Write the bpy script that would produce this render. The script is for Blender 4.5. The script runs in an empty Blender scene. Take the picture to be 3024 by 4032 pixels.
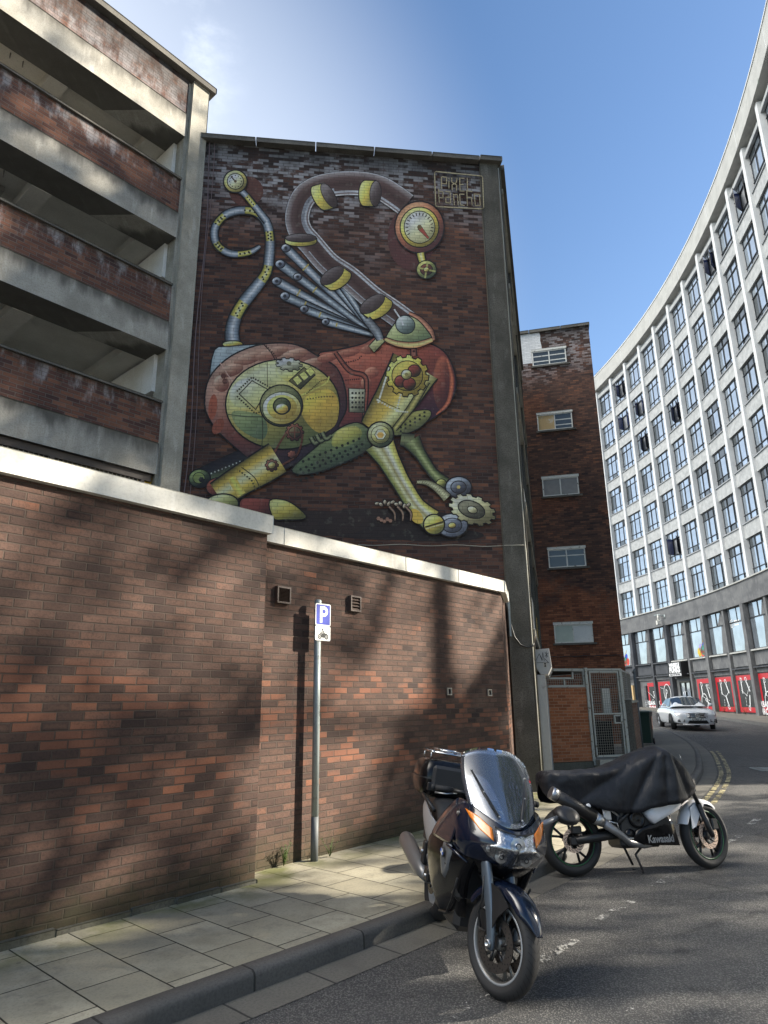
import bpy, math, random
from mathutils import Vector, Matrix
random.seed(7)
S = bpy.context.scene
COL = S.collection
R = math.radians
sin, cos, PI = math.sin, math.cos, math.pi

# ------------------------------------------------------------------ camera
CAM_H = 1.65
_p, _r = R(15.796), R(-0.7147)
_f = Vector((0, cos(_p), sin(_p))); _u = Vector((0, -sin(_p), cos(_p))); _x = Vector((1, 0, 0))
_cr = cos(_r)*_x + sin(_r)*_u; _cu = -sin(_r)*_x + cos(_r)*_u
camd = bpy.data.cameras.new('camera'); cam = bpy.data.objects.new('camera', camd); COL.objects.link(cam)
cam.matrix_world = Matrix(((_cr.x, _cu.x, -_f.x, 0), (_cr.y, _cu.y, -_f.y, 0), (_cr.z, _cu.z, -_f.z, CAM_H), (0, 0, 0, 1)))
camd.sensor_fit = 'HORIZONTAL'; camd.sensor_width = 36.0; camd.lens = 36*2620.6/3024
camd.clip_start = 0.05; camd.clip_end = 2000
S.camera = cam
S.view_settings.view_transform = 'Standard'; S.view_settings.look = 'None'
S.view_settings.gamma = 1.0; S.view_settings.use_curve_mapping = False
S.view_settings.exposure = 1.16

# ------------------------------------------------------------------ light
SUN_AZ, SUN_EL = R(83), R(27)
W = bpy.data.worlds.new('World'); S.world = W; W.use_nodes = True
sund = bpy.data.lights.new('sun', 'SUN'); sun = bpy.data.objects.new('sun', sund); COL.objects.link(sun)
sund.energy = 6.6; sund.angle = R(0.9); sund.color = (1.0, 0.91, 0.77)
_sd = Vector((sin(SUN_AZ)*cos(SUN_EL), cos(SUN_AZ)*cos(SUN_EL), sin(SUN_EL)))
sun.rotation_euler = _sd.to_track_quat('Z', 'Y').to_euler(); sun.location = (30, 5, 30)

class NT:
    """short-hand for node trees"""
    def __init__(s, tree): s.t = tree; s.n = tree.nodes; s.l = tree.links
    def new(s, typ, **kw):
        n = s.n.new(typ)
        for k, v in kw.items(): setattr(n, k, v)
        return n
    def put(s, sock, v):
        if isinstance(v, bpy.types.NodeSocket): s.l.new(v, sock)
        elif v is not None:
            if hasattr(sock, 'default_value'):
                if sock.type == 'RGBA' and len(v) == 3: v = (*v, 1)
                sock.default_value = v
    def m(s, op, a, b=None, c=None, clamp=False):
        n = s.new('ShaderNodeMath', operation=op, use_clamp=clamp)
        s.put(n.inputs[0], a); s.put(n.inputs[1], b)
        if c is not None: s.put(n.inputs[2], c)
        return n.outputs[0]
    def step(s, v, a, b):
        n = s.new('ShaderNodeMapRange', interpolation_type='SMOOTHSTEP')
        s.put(n.inputs[0], v); s.put(n.inputs[1], a); s.put(n.inputs[2], b); s.put(n.inputs[3], 0.0); s.put(n.inputs[4], 1.0)
        return n.outputs[0]
    def mix(s, f, a, b, mode='MIX'):
        n = s.new('ShaderNodeMix', data_type='RGBA', blend_type=mode)
        s.put(n.inputs[0], f); s.put(n.inputs[6], a); s.put(n.inputs[7], b)
        return n.outputs[2]
    def noise(s, vec, scale, detail=3, rough=.55, out=0, dim='3D'):
        n = s.new('ShaderNodeTexNoise', noise_dimensions=dim)
        s.put(n.inputs['Vector'], vec); s.put(n.inputs['Scale'], scale); s.put(n.inputs['Detail'], detail); s.put(n.inputs['Roughness'], rough)
        return n.outputs[out]
    def vor(s, vec, scale, feature='F1', out='Distance', rnd=1.0):
        n = s.new('ShaderNodeTexVoronoi', feature=feature)
        s.put(n.inputs['Vector'], vec); s.put(n.inputs['Scale'], scale); s.put(n.inputs['Randomness'], rnd)
        return n.outputs[out]
    def ramp(s, v, stops, interp='LINEAR'):
        n = s.new('ShaderNodeValToRGB'); e = n.color_ramp; e.interpolation = interp
        while len(e.elements) > 1: e.elements.remove(e.elements[-1])
        for i, (p, c) in enumerate(stops):
            el = e.elements[0] if i == 0 else e.elements.new(p)
            el.position = p; el.color = (*c, 1) if len(c) == 3 else c
        s.put(n.inputs[0], v)
        return n.outputs[0]
    def white(s, x, y):
        c = s.new('ShaderNodeCombineXYZ'); s.put(c.inputs[0], x); s.put(c.inputs[1], y)
        w = s.new('ShaderNodeTexWhiteNoise', noise_dimensions='2D'); s.l.new(c.outputs[0], w.inputs['Vector'])
        return w.outputs['Value'], w.outputs['Color']
    def xyz(s, v):
        n = s.new('ShaderNodeSeparateXYZ'); s.put(n.inputs[0], v); return n.outputs
    def vec(s, x, y, z=0.0):
        n = s.new('ShaderNodeCombineXYZ'); s.put(n.inputs[0], x); s.put(n.inputs[1], y); s.put(n.inputs[2], z); return n.outputs[0]
    def scale(s, v, k):
        n = s.new('ShaderNodeVectorMath', operation='MULTIPLY'); s.put(n.inputs[0], v); n.inputs[1].default_value = k; return n.outputs[0]
    def bump(s, h, strength=.4, dist=.01, normal=None):
        n = s.new('ShaderNodeBump'); s.put(n.inputs['Strength'], strength); s.put(n.inputs['Distance'], dist); s.put(n.inputs['Height'], h)
        if normal is not None: s.put(n.inputs['Normal'], normal)
        return n.outputs[0]

# sky: physical sky, with thin high cloud towards the left
w = NT(W.node_tree); w.n.clear()
sky = w.new('ShaderNodeTexSky', sky_type='NISHITA', sun_disc=False)
sky.sun_elevation = SUN_EL; sky.sun_rotation = SUN_AZ; sky.altitude = 50; sky.air_density = 1.0; sky.dust_density = 0.4; sky.ozone_density = 2.2
tc = w.new('ShaderNodeTexCoord'); gen = tc.outputs['Generated']
gx, gy, gz_ = w.xyz(gen)
veil_dir = Vector((sin(R(-30))*cos(R(26)), cos(R(-30))*cos(R(26)), sin(R(26))))
dt = w.new('ShaderNodeVectorMath', operation='DOT_PRODUCT'); w.put(dt.inputs[0], gen); dt.inputs[1].default_value = veil_dir
veil = w.step(dt.outputs['Value'], 0.76, 1.0)
cl = w.noise(w.scale(gen, (3.0, 3.0, 6.0)), 2.2, 7, .62)
cl2 = w.step(cl, .46, .86)
c1 = w.new('ShaderNodeVectorMath', operation='DOT_PRODUCT'); w.put(c1.inputs[0], gen)
c1.inputs[1].default_value = Vector((sin(R(-32))*cos(R(48)), cos(R(-32))*cos(R(48)), sin(R(48))))
patch = w.m('MULTIPLY', w.step(c1.outputs['Value'], .975, 1.0), cl2)
low = w.m('SUBTRACT', 1.0, w.step(gz_, 0.0, .75))
fac = w.m('ADD', w.m('MULTIPLY', veil, .46), w.m('MULTIPLY', patch, .75), clamp=True)
fac = w.m('ADD', fac, w.m('MULTIPLY', low, .06), clamp=True)
hs = w.new('ShaderNodeHueSaturation'); w.l.new(sky.outputs[0], hs.inputs['Color']); hs.inputs['Saturation'].default_value = 1.08
mx = w.mix(fac, hs.outputs[0], (7.4, 7.8, 8.3))
# added bright glow high in the unseen left sky, to light the office facade
glow_dir = Vector((sin(R(-98))*cos(R(46)), cos(R(-98))*cos(R(46)), sin(R(46))))
gd = w.new('ShaderNodeVectorMath', operation='DOT_PRODUCT'); w.put(gd.inputs[0], gen); gd.inputs[1].default_value = glow_dir
gl = w.m('POWER', w.m('MAXIMUM', gd.outputs['Value'], 0.0), 15.0)
mx = w.mix(1.0, mx, w.mix(gl, (0, 0, 0), (72, 68, 61)), 'ADD')
bg = w.new('ShaderNodeBackground'); w.l.new(mx, bg.inputs[0]); bg.inputs[1].default_value = 0.105
wo = w.new('ShaderNodeOutputWorld'); w.l.new(bg.outputs[0], wo.inputs[0])

# ------------------------------------------------------------------ mesh helpers
class MB:
    def __init__(s): s.v = []; s.f = []; s.mi = []; s.sm = []
    def quad(s, a, b, c, d, m=0): return s.poly((a, b, c, d), m)
    def poly(s, pts, m=0, smooth=False):
        i = len(s.v); s.v += [tuple(p) for p in pts]; s.f.append(tuple(range(i, i+len(pts)))); s.mi.append(m); s.sm.append(smooth); return s
    def add(s, vs, fs, m=0, smooth=False):
        i = len(s.v); s.v += [tuple(v) for v in vs]
        for f in fs: s.f.append(tuple(i+k for k in f)); s.mi.append(m); s.sm.append(smooth)
        return s
    def hexa(s, p, m=0):   # 8 points: bottom 4 ccw, top 4 ccw
        return s.add(p, [(3, 2, 1, 0), (4, 5, 6, 7), (0, 1, 5, 4), (1, 2, 6, 5), (2, 3, 7, 6), (3, 0, 4, 7)], m)
    def box(s, x0, x1, y0, y1, z0, z1, m=0, T=None):
        p = [(x0, y0, z0), (x1, y0, z0), (x1, y1, z0), (x0, y1, z0), (x0, y0, z1), (x1, y0, z1), (x1, y1, z1), (x0, y1, z1)]
        if T: p = [T(*q) for q in p]
        return s.hexa(p, m)
    def bbox(s, x0, x1, y0, y1, z0, z1, b=.01, m=0, T=None):   # box with chamfered edges
        cx, cy, cz = (x0+x1)/2, (y0+y1)/2, (z0+z1)/2; hx, hy, hz = (x1-x0)/2, (y1-y0)/2, (z1-z0)/2
        vs = []; idx = {}
        for sx in (-1, 1):
            for sy in (-1, 1):
                for sz in (-1, 1):
                    for a in range(3):
                        d = [hx-b, hy-b, hz-b]; d[a] += b
                        idx[(sx, sy, sz, a)] = len(vs); vs.append((cx+sx*d[0], cy+sy*d[1], cz+sz*d[2]))
        fs = []
        g = lambda sx, sy, sz, a: idx[(sx, sy, sz, a)]
        for q in (-1, 1):
            fs.append([g(q, -1, -1, 0), g(q, 1, -1, 0), g(q, 1, 1, 0), g(q, -1, 1, 0)])
            fs.append([g(-1, q, -1, 1), g(1, q, -1, 1), g(1, q, 1, 1), g(-1, q, 1, 1)])
            fs.append([g(-1, -1, q, 2), g(1, -1, q, 2), g(1, 1, q, 2), g(-1, 1, q, 2)])
        for p in (-1, 1):
            for q in (-1, 1):
                fs.append([g(-1, p, q, 1), g(1, p, q, 1), g(1, p, q, 2), g(-1, p, q, 2)])
                fs.append([g(p, -1, q, 0), g(p, 1, q, 0), g(p, 1, q, 2), g(p, -1, q, 2)])
                fs.append([g(p, q, -1, 0), g(p, q, 1, 0), g(p, q, 1, 1), g(p, q, -1, 1)])
        for sx in (-1, 1):
            for sy in (-1, 1):
                for sz in (-1, 1): fs.append([g(sx, sy, sz, 0), g(sx, sy, sz, 1), g(sx, sy, sz, 2)])
        c = Vector((cx, cy, cz)); out = []
        for f in fs:
            P = [Vector(vs[i]) for i in f]; n = (P[1]-P[0]).cross(P[2]-P[0]); mid = sum(P, Vector())/len(P)
            out.append(f if n.dot(mid-c) > 0 else f[::-1])
        if T: vs = [T(*q) for q in vs]
        return s.add(vs, out, m)
    def prism(s, poly, z0, z1, m=0, T=None, smooth=False):
        n = len(poly); a = sum(poly[i][0]*poly[(i+1) % n][1]-poly[(i+1) % n][0]*poly[i][1] for i in range(n))
        if a < 0: poly = poly[::-1]
        vs = [(x, y, z0) for x, y in poly]+[(x, y, z1) for x, y in poly]
        if T: vs = [T(*q) for q in vs]
        fs = [tuple(range(n))[::-1], tuple(range(n, 2*n))]
        s.add(vs, fs, m, False); i = len(s.v)-2*n
        for k in range(n): s.f.append((i+k, i+(k+1) % n, i+n+(k+1) % n, i+n+k)); s.mi.append(m); s.sm.append(smooth)
        return s
    def tube(s, pts, r, seg=8, m=0, cap=True, smooth=True, flat=1.0):
        pts = [Vector(p) for p in pts]; n = len(pts); rr = r if isinstance(r, (list, tuple)) else [r]*n
        i0 = len(s.v); up = None
        for k, p in enumerate(pts):
            t = (pts[min(k+1, n-1)]-pts[max(k-1, 0)]).normalized()
            if up is None:
                up = Vector((0, 0, 1)) if abs(t.z) < .9 else Vector((1, 0, 0))
            a = t.cross(up).normalized(); b = a.cross(t).normalized(); up = b
            for j in range(seg):
                an = 2*PI*j/seg; s.v.append(tuple(p+rr[k]*(cos(an)*a+flat*sin(an)*b)))
        for k in range(n-1):
            for j in range(seg):
                s.f.append((i0+k*seg+j, i0+k*seg+(j+1) % seg, i0+(k+1)*seg+(j+1) % seg, i0+(k+1)*seg+j)); s.mi.append(m); s.sm.append(smooth)
        if cap:
            s.f.append(tuple(i0+j for j in range(seg))[::-1]); s.mi.append(m); s.sm.append(False)
            s.f.append(tuple(i0+(n-1)*seg+j for j in range(seg))); s.mi.append(m); s.sm.append(False)
        return s
    def lathe(s, prof, seg=32, m=0, T=None, smooth=True, closed=False, axis='y'):
        # prof: list of (radius, axial); spun about local Y (axis) by default
        i0 = len(s.v); n = len(prof)
        for j in range(seg):
            a = 2*PI*j/seg
            for r_, h in prof:
                q = (r_*cos(a), h, r_*sin(a)) if axis == 'y' else (r_*cos(a), r_*sin(a), h)
                s.v.append(tuple(T(*q)) if T else q)
        for j in range(seg):
            for k in range(n if closed else n-1):
                k2 = (k+1) % n; j2 = (j+1) % seg
                s.f.append((i0+j*n+k, i0+j*n+k2, i0+j2*n+k2, i0+j2*n+k)); s.mi.append(m); s.sm.append(smooth)
        return s
    def loft(s, rings, m=0, smooth=True, close=True, cap=(False, False)):
        i0 = len(s.v); n = len(rings[0])
        for r_ in rings: s.v += [tuple(p) for p in r_]
        for k in range(len(rings)-1):
            for j in range(n if close else n-1):
                j2 = (j+1) % n
                s.f.append((i0+k*n+j, i0+k*n+j2, i0+(k+1)*n+j2, i0+(k+1)*n+j)); s.mi.append(m); s.sm.append(smooth)
        if cap[0]: s.f.append(tuple(i0+j for j in range(n))[::-1]); s.mi.append(m); s.sm.append(False)
        if cap[1]: s.f.append(tuple(i0+(len(rings)-1)*n+j for j in range(n))); s.mi.append(m); s.sm.append(False)
        return s
    def mesh(s, name, mats, uvrot=None):
        me = bpy.data.meshes.new(name); me.from_pydata(s.v, [], s.f)
        for mm in (mats if isinstance(mats, (list, tuple)) else [mats]): me.materials.append(mm)
        me.polygons.foreach_set('material_index', s.mi); me.polygons.foreach_set('use_smooth', s.sm)
        me.update()
        uv = me.uv_layers.new(name='uv').data
        for p in me.polygons:
            nx, ny, nz = p.normal
            h = math.hypot(nx, ny)
            if h > .5:
                tx, ty = -ny/h, nx/h
                for li in p.loop_indices:
                    c = me.vertices[me.loops[li].vertex_index].co; uv[li].uv = (c.x*tx+c.y*ty, c.z)
            else:
                ca, sa = (cos(uvrot), sin(uvrot)) if uvrot is not None else (1, 0)
                for li in p.loop_indices:
                    c = me.vertices[me.loops[li].vertex_index].co; uv[li].uv = (c.x*ca-c.y*sa, c.x*sa+c.y*ca)
        return me
    def link(s, name, mats, parent=None, world=False, recalc=False, subsurf=0, bevel=0, solid=0, uvrot=None, label=None):
        me = s.mesh(name, mats, uvrot)
        o = bpy.data.objects.new(name, me); COL.objects.link(o)
        if recalc or subsurf or solid or bevel:
            import bmesh
            b = bmesh.new(); b.from_mesh(me); bmesh.ops.remove_doubles(b, verts=b.verts, dist=1e-5)
            bmesh.ops.recalc_face_normals(b, faces=b.faces); b.to_mesh(me); b.free()
        if parent is not None:
            if world: me.transform(full(parent).inverted())
            o.parent = parent
        if bevel:
            md = o.modifiers.new('bevel', 'BEVEL'); md.width = bevel; md.segments = 2; md.limit_method = 'ANGLE'; md.angle_limit = R(35)
        if solid:
            md = o.modifiers.new('solid', 'SOLIDIFY'); md.thickness = solid; md.offset = 0
        if subsurf:
            md = o.modifiers.new('sub', 'SUBSURF'); md.levels = subsurf; md.render_levels = subsurf
        if label: o['label'] = label
        return o

def full(o):
    m = o.matrix_basis.copy()
    while o.parent: o = o.parent; m = o.matrix_basis @ m
    return m
def tag(o, label, cat, group=None, kind=None):
    o['label'] = label; o['category'] = cat
    if group: o['group'] = group
    if kind: o['kind'] = kind
    return o
def thing(name, label, cat, loc=(0, 0, 0), rot=(0, 0, 0), group=None):
    o = bpy.data.objects.new(name, None); COL.objects.link(o); o.empty_display_size = .2
    o.location = loc; o.rotation_euler = rot
    return tag(o, label, cat, group)
def struct(o): o['kind'] = 'structure'; return o
def copy_tree(o, parent=None):
    c = o.copy(); COL.objects.link(c)
    if parent is not None: c.parent = parent
    for ch in list(o.children): copy_tree(ch, c)
    return c
def frame(P, az):
    """wall frame: u along azimuth az, n to the right of it (towards the street), z up"""
    a = R(az); d = (sin(a), cos(a)); n = (cos(a), -sin(a))
    return lambda u, nn, z: (P[0]+u*d[0]+nn*n[0], P[1]+u*d[1]+nn*n[1], z)
def gz(x, y):
    """height of the road surface: level, then rising gently up the street"""
    d = y
    if d < 6: return 0.0
    if d < 24: return .00062*(d-6)**2
    return .2009+.0172*(d-24)
def strokes(mb, T, lines, wd, h=.0, m=0):
    """flat strokes: lines in (a,b) plane mapped by T(a,b,h)"""
    for L in lines:
        for (a0, b0), (a1, b1) in zip(L, L[1:]):
            dx, dy = a1-a0, b1-b0; l = math.hypot(dx, dy) or 1; ex, ey = dx/l*wd/2, dy/l*wd/2; px, py = -ey, ex
            mb.poly([T(a0-ex+px, b0-ey+py, h), T(a0-ex-px, b0-ey-py, h), T(a1+ex-px, b1+ey-py, h), T(a1+ex+px, b1+ey+py, h)], m)
def text_mesh(body, size, T, mat, name, parent, h=0.0, extrude=0.0, bold=0.0, xs=1.0, world=True):
    cu = bpy.data.curves.new(name, 'FONT'); cu.body = body; cu.size = size; cu.align_x = 'CENTER'; cu.align_y = 'CENTER'
    cu.offset = bold; cu.resolution_u = 3; cu.space_line = .85
    o = bpy.data.objects.new(name, cu); COL.objects.link(o)
    dg = bpy.context.evaluated_depsgraph_get(); me = bpy.data.meshes.new_from_object(o.evaluated_get(dg))
    bpy.data.objects.remove(o); bpy.data.curves.remove(cu)
    for v in me.vertices: v.co = Vector(T(v.co.x*xs, v.co.y, h+v.co.z))
    me.materials.clear(); me.materials.append(mat)
    t = bpy.data.objects.new(name, me); COL.objects.link(t)
    if parent is not None:
        if world: me.transform(full(parent).inverted())
        t.parent = parent
    return t
# ------------------------------------------------------------------ materials
def newmat(name):
    m = bpy.data.materials.new(name); m.use_nodes = True; t = NT(m.node_tree)
    b = t.n['Principled BSDF']; return m, t, b
def simple(name, col, rough=.5, metal=0.0, var=.12, nscale=14, bump=0.0, spec=.5, coat=0.0, dirt=None):
    m, t, b = newmat(name)
    tc = t.new('ShaderNodeTexCoord').outputs['Object']
    n = t.noise(tc, nscale, 4, .6)
    lo = tuple(c*(1-var) for c in col); hi = tuple(min(1, c*(1+var)) for c in col)
    c = t.mix(n, lo, hi)
    if dirt:
        d = t.step(t.noise(tc, dirt[1], 5, .65), dirt[2], dirt[3]); c = t.mix(d, c, dirt[0])
    t.put(b.inputs['Base Color'], c)
    t.put(b.inputs['Roughness'], t.m('ADD', rough-.06, t.m('MULTIPLY', n, .12)))
    b.inputs['Metallic'].default_value = metal; b.inputs['Specular IOR Level'].default_value = spec
    b.inputs['Coat Weight'].default_value = coat; b.inputs['Coat Roughness'].default_value = .04
    if bump: t.put(b.inputs['Normal'], t.bump(t.noise(tc, nscale*4, 3), bump, .004))
    return m
def uvnode(t): return t.new('ShaderNodeUVMap').outputs[0]
def pattern(t, uv, wd, ht, mort, jit=0.0, bond=.5, wob=.0035):
    """bond pattern from metric uv: returns mortar mask (1 in joint), random per unit, second random, edge distance"""
    ns = t.noise(uv, 9, 2); ox = t.m('MULTIPLY', t.m('SUBTRACT', ns, .5), wob*2)
    x, y, _ = t.xyz(uv)
    y = t.m('ADD', y, ox)
    v = t.m('DIVIDE', y, ht); row = t.m('FLOOR', v); fv = t.m('SUBTRACT', v, row)
    par = t.m('MULTIPLY', t.m('FLOORED_MODULO', row, 2.0), bond)
    if jit: par = t.m('ADD', par, t.m('MULTIPLY', t.white(row, 3.3)[0], jit))
    u = t.m('ADD', t.m('DIVIDE', t.m('ADD', x, ox), wd), par); cl = t.m('FLOOR', u); fu = t.m('SUBTRACT', u, cl)
    r1, rc = t.white(cl, row)
    du = t.m('MULTIPLY', t.m('MINIMUM', fu, t.m('SUBTRACT', 1.0, fu)), wd)
    dv = t.m('MULTIPLY', t.m('MINIMUM', fv, t.m('SUBTRACT', 1.0, fv)), ht)
    d = t.m('MINIMUM', du, dv)
    mask = t.m('SUBTRACT', 1.0, t.step(d, mort*.30, mort*.62))
    r2 = t.xyz(rc)[1]
    return mask, r1, r2, d
def brick(name, stops, mortar, wd=.215, ht=.0695, mort=.011, halo=.5, spot=0.0, zones=None, eff=None, bumpk=.5, moss=None, dark=None, grit=.30, hcol=(.30, .115, .06)):
    m, t, b = newmat(name); uv = uvnode(t)
    mask, r1, r2, d = pattern(t, uv, wd, ht, mort, jit=.06)
    x, y, _ = t.xyz(uv)
    big = t.noise(uv, .9, 3, .6); fine = t.noise(uv, 60, 4, .65); med = t.noise(uv, 7, 4, .6)
    rr = t.m('ADD', t.m('MULTIPLY', r1, .72), t.m('MULTIPLY', t.m('SUBTRACT', big, .5), .9), clamp=False)
    rr = t.m('ADD', rr, .14, clamp=True)
    c = t.ramp(rr, stops)
    # burnt edges round a redder face
    hl = t.m('MULTIPLY', t.step(t.m('ADD', d, t.m('MULTIPLY', t.m('SUBTRACT', med, .5), .02)), .010, .026), t.step(r2, .25, .8))
    c = t.mix(t.m('MULTIPLY', hl, halo), c, t.mix(.5, c, hcol))
    c = t.mix(t.m('MULTIPLY', t.step(t.m('ADD', t.m('MULTIPLY', fine, .6), t.m('MULTIPLY', t.noise(uv, 24, 4, .7), .4)), .44, .66), grit), c, (.030, .023, .021))
    if zones:   # (brick stops, function of uv giving mask)
        c2 = t.ramp(rr, zones[0]); c = t.mix(zones[1](t, x, y, med, r1), c, c2)
    c = t.mix(t.m('MULTIPLY', mask, .92), c, t.mix(med, tuple(k*.72 for k in mortar), mortar))
    if eff:     # white bloom on the bricks
        e = eff(t, uv, x, y, med, r1, r2); e = t.m('MULTIPLY', e, t.m('SUBTRACT', 1.0, t.m('MULTIPLY', mask, .75)))
        c = t.mix(e, c, (.40, .40, .41))
    if dark: c = t.mix(dark(t, uv, x, y, med), c, (.022, .02, .018))
    if moss: c = t.mix(moss(t, x, y, med, big), c, (.045, .046, .022))
    if spot:    # bird droppings, paint flecks
        vd = t.vor(t.vec(x, t.m('MULTIPLY', y, .45)), 1.5)
        s = t.m('MULTIPLY', t.m('LESS_THAN', t.m('ADD', vd, t.m('MULTIPLY', fine, .05)), .046), t.m('GREATER_THAN', t.noise(uv, 1.1, 0), .47))
        c = t.mix(t.m('MULTIPLY', s, spot), c, (.5, .5, .46))
    t.put(b.inputs['Base Color'], c)
    b.inputs['Roughness'].default_value = .86; b.inputs['Specular IOR Level'].default_value = .25
    h = t.m('ADD', t.m('MULTIPLY', mask, -1.0), t.m('MULTIPLY', fine, .35)); h = t.m('ADD', h, t.m('MULTIPLY', r2, .25))
    t.put(b.inputs['Normal'], t.bump(h, bumpk, .008))
    return m
def concrete(name, base, dk, light=None, streak=True, scale=1.0, rough=.88, bumpk=.25, topdark=None, agg=0.0):
    m, t, b = newmat(name); uv = uvnode(t); x, y, _ = t.xyz(uv)
    n1 = t.noise(uv, 1.3*scale, 6, .65); n2 = t.noise(uv, 34, 4, .7)
    c = t.mix(t.step(n1, .35, .68), base, dk)
    if streak:
        st = t.noise(t.vec(t.m('MULTIPLY', x, 5.0), t.m('MULTIPLY', y, .5)), 1.5, 5, .65)
        c = t.mix(t.m('MULTIPLY', t.step(st, .5, .72), .6), c, dk)
        if light: c = t.mix(t.m('MULTIPLY', t.step(t.noise(t.vec(t.m('MULTIPLY', x, 3.0), t.m('MULTIPLY', y, .7)), 1.9, 5, .6), .55, .7), .7), c, light)
    if topdark: c = t.mix(topdark(t, x, y, n1, n2), c, (.03, .028, .025))
    c = t.mix(t.m('MULTIPLY', t.step(n2, .42, .8), .38), c, tuple(k*.45 for k in dk))
    if agg:
        a = t.noise(uv, 46, 2, .6); c = t.mix(t.m('MULTIPLY', t.step(a, .5, .62), agg), c, tuple(k*.35 for k in base))
        n2 = t.m('ADD', n2, t.m('MULTIPLY', a, 1.5))
    t.put(b.inputs['Base Color'], c); b.inputs['Roughness'].default_value = rough; b.inputs['Specular IOR Level'].default_value = .25
    t.put(b.inputs['Normal'], t.bump(n2, bumpk, .006))
    return m

MORT = (.165, .135, .115)
B_BROWN = [(0, (.030, .022, .022)), (.3, (.060, .036, .030)), (.55, (.088, .048, .038)), (.75, (.125, .066, .048)), (.9, (.19, .085, .05)), (1, (.22, .085, .05))]
B_LOW = [(0, (.036, .025, .023)), (.25, (.064, .041, .034)), (.55, (.090, .054, .042)), (.82, (.114, .069, .054)), (.92, (.150, .076, .052)), (.97, (.24, .098, .058)), (1, (.29, .110, .060))]
B_RED = [(0, (.10, .035, .02)), (.4, (.20, .072, .036)), (.75, (.27, .10, .05)), (1, (.33, .14, .075))]
B_ORANGE = [(0, (.20, .066, .028)), (.4, (.29, .10, .042)), (.75, (.36, .13, .058)), (1, (.40, .17, .085))]
def moss_low(t, x, y, med, big):
    return t.m('MULTIPLY', t.m('SUBTRACT', 1.0, t.step(t.m('ADD', y, t.m('MULTIPLY', t.m('SUBTRACT', med, .5), .5)), .08, .50)), .62)
def low_zone(t, x, y, med, r1):
    n = t.noise(t.vec(t.m('MULTIPLY', x, .55), t.m('MULTIPLY', y, 1.5)), 1.15, 3, .6)
    band = t.m('MULTIPLY', t.step(y, .55, .95), t.m('SUBTRACT', 1.0, t.step(y, 1.75, 2.15)))
    return t.m('MULTIPLY', t.m('MULTIPLY', t.step(n, .44, .56), band), t.m('MULTIPLY', t.step(r1, .46, .54), .52))
M_lowwall = brick('brick_low_wall', B_LOW, (.098, .075, .060), halo=.42, hcol=(.19, .100, .066), zones=([(0, (.085, .036, .026)), (.45, (.17, .066, .040)), (.8, (.26, .098, .052)), (1, (.33, .125, .062))], low_zone), spot=.9, ht=.0665, wd=.205, grit=.6, moss=moss_low, bumpk=.95)
def eff_mural(t, uv, x, y, med, r1, r2):
    band = t.step(t.m('ADD', y, t.m('MULTIPLY', t.m('SUBTRACT', t.noise(uv, .55, 3), .5), 5.0)), 10.6, 12.9)
    pat = t.step(t.m('ADD', t.m('ADD', t.m('MULTIPLY', r1, .55), t.m('MULTIPLY', med, .6)), t.m('MULTIPLY', t.noise(uv, 1.6, 3), .5)), .70, .96)
    return t.m('MULTIPLY', t.m('MULTIPLY', band, pat), .85)
def dark_top(z0, z1, amt):
    def f(t, uv, x, y, med):
        st = t.noise(t.vec(t.m('MULTIPLY', x, 1.5), t.m('MULTIPLY', y, .3)), 2.0, 4)
        return t.m('MULTIPLY', t.step(t.m('ADD', y, t.m('MULTIPLY', t.m('SUBTRACT', st, .5), 1.6)), z0, z1), amt)
    return f
M_muralwall = brick('brick_gable', B_BROWN, (.10, .078, .072), eff=eff_mural, spot=.6, dark=dark_top(12.1, 13.15, .75), halo=.35)
def eff_park(t, uv, x, y, med, r1, r2):
    f = t.m('FRACT', t.m('DIVIDE', t.m('SUBTRACT', y, 6.14), 2.46))
    st = t.noise(t.vec(t.m('MULTIPLY', x, 1.8), t.m('MULTIPLY', y, .6)), 2.2, 5, .65)
    a = t.m('MULTIPLY', t.step(t.m('ADD', f, t.m('MULTIPLY', t.m('SUBTRACT', st, .5), .9)), .16, .36), t.step(st, .46, .62))
    top = t.m('MULTIPLY', t.step(y, 13.3, 13.7), t.step(st, .38, .58))
    return t.m('MULTIPLY', t.m('MAXIMUM', a, top), .62)
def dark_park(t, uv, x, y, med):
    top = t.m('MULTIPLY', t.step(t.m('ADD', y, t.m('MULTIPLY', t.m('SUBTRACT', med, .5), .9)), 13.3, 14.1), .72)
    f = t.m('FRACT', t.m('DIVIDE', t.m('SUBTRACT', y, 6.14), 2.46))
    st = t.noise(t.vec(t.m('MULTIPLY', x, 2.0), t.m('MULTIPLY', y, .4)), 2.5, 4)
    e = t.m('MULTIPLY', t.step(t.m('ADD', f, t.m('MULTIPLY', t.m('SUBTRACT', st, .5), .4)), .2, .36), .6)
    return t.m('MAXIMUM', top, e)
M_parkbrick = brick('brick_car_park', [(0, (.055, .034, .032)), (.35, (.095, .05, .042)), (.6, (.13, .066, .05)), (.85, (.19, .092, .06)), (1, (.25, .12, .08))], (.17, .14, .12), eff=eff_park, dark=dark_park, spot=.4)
def tower_zone(t, x, y, med, r1):
    a = t.m('ADD', y, t.m('MULTIPLY', t.m('SUBTRACT', t.noise(t.vec(x, y), .8, 2), .5), 5.0))
    low = t.m('SUBTRACT', 1.0, t.step(t.m('ADD', a, t.m('MULTIPLY', r1, .5)), 5.0, 5.6))
    mid = t.m('MULTIPLY', t.step(t.noise(t.vec(x, y, 5.0), .55, 2), .60, .64), .8)
    return t.m('MAXIMUM', t.m('MULTIPLY', low, .8), t.m('MULTIPLY', mid, .5))
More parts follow.
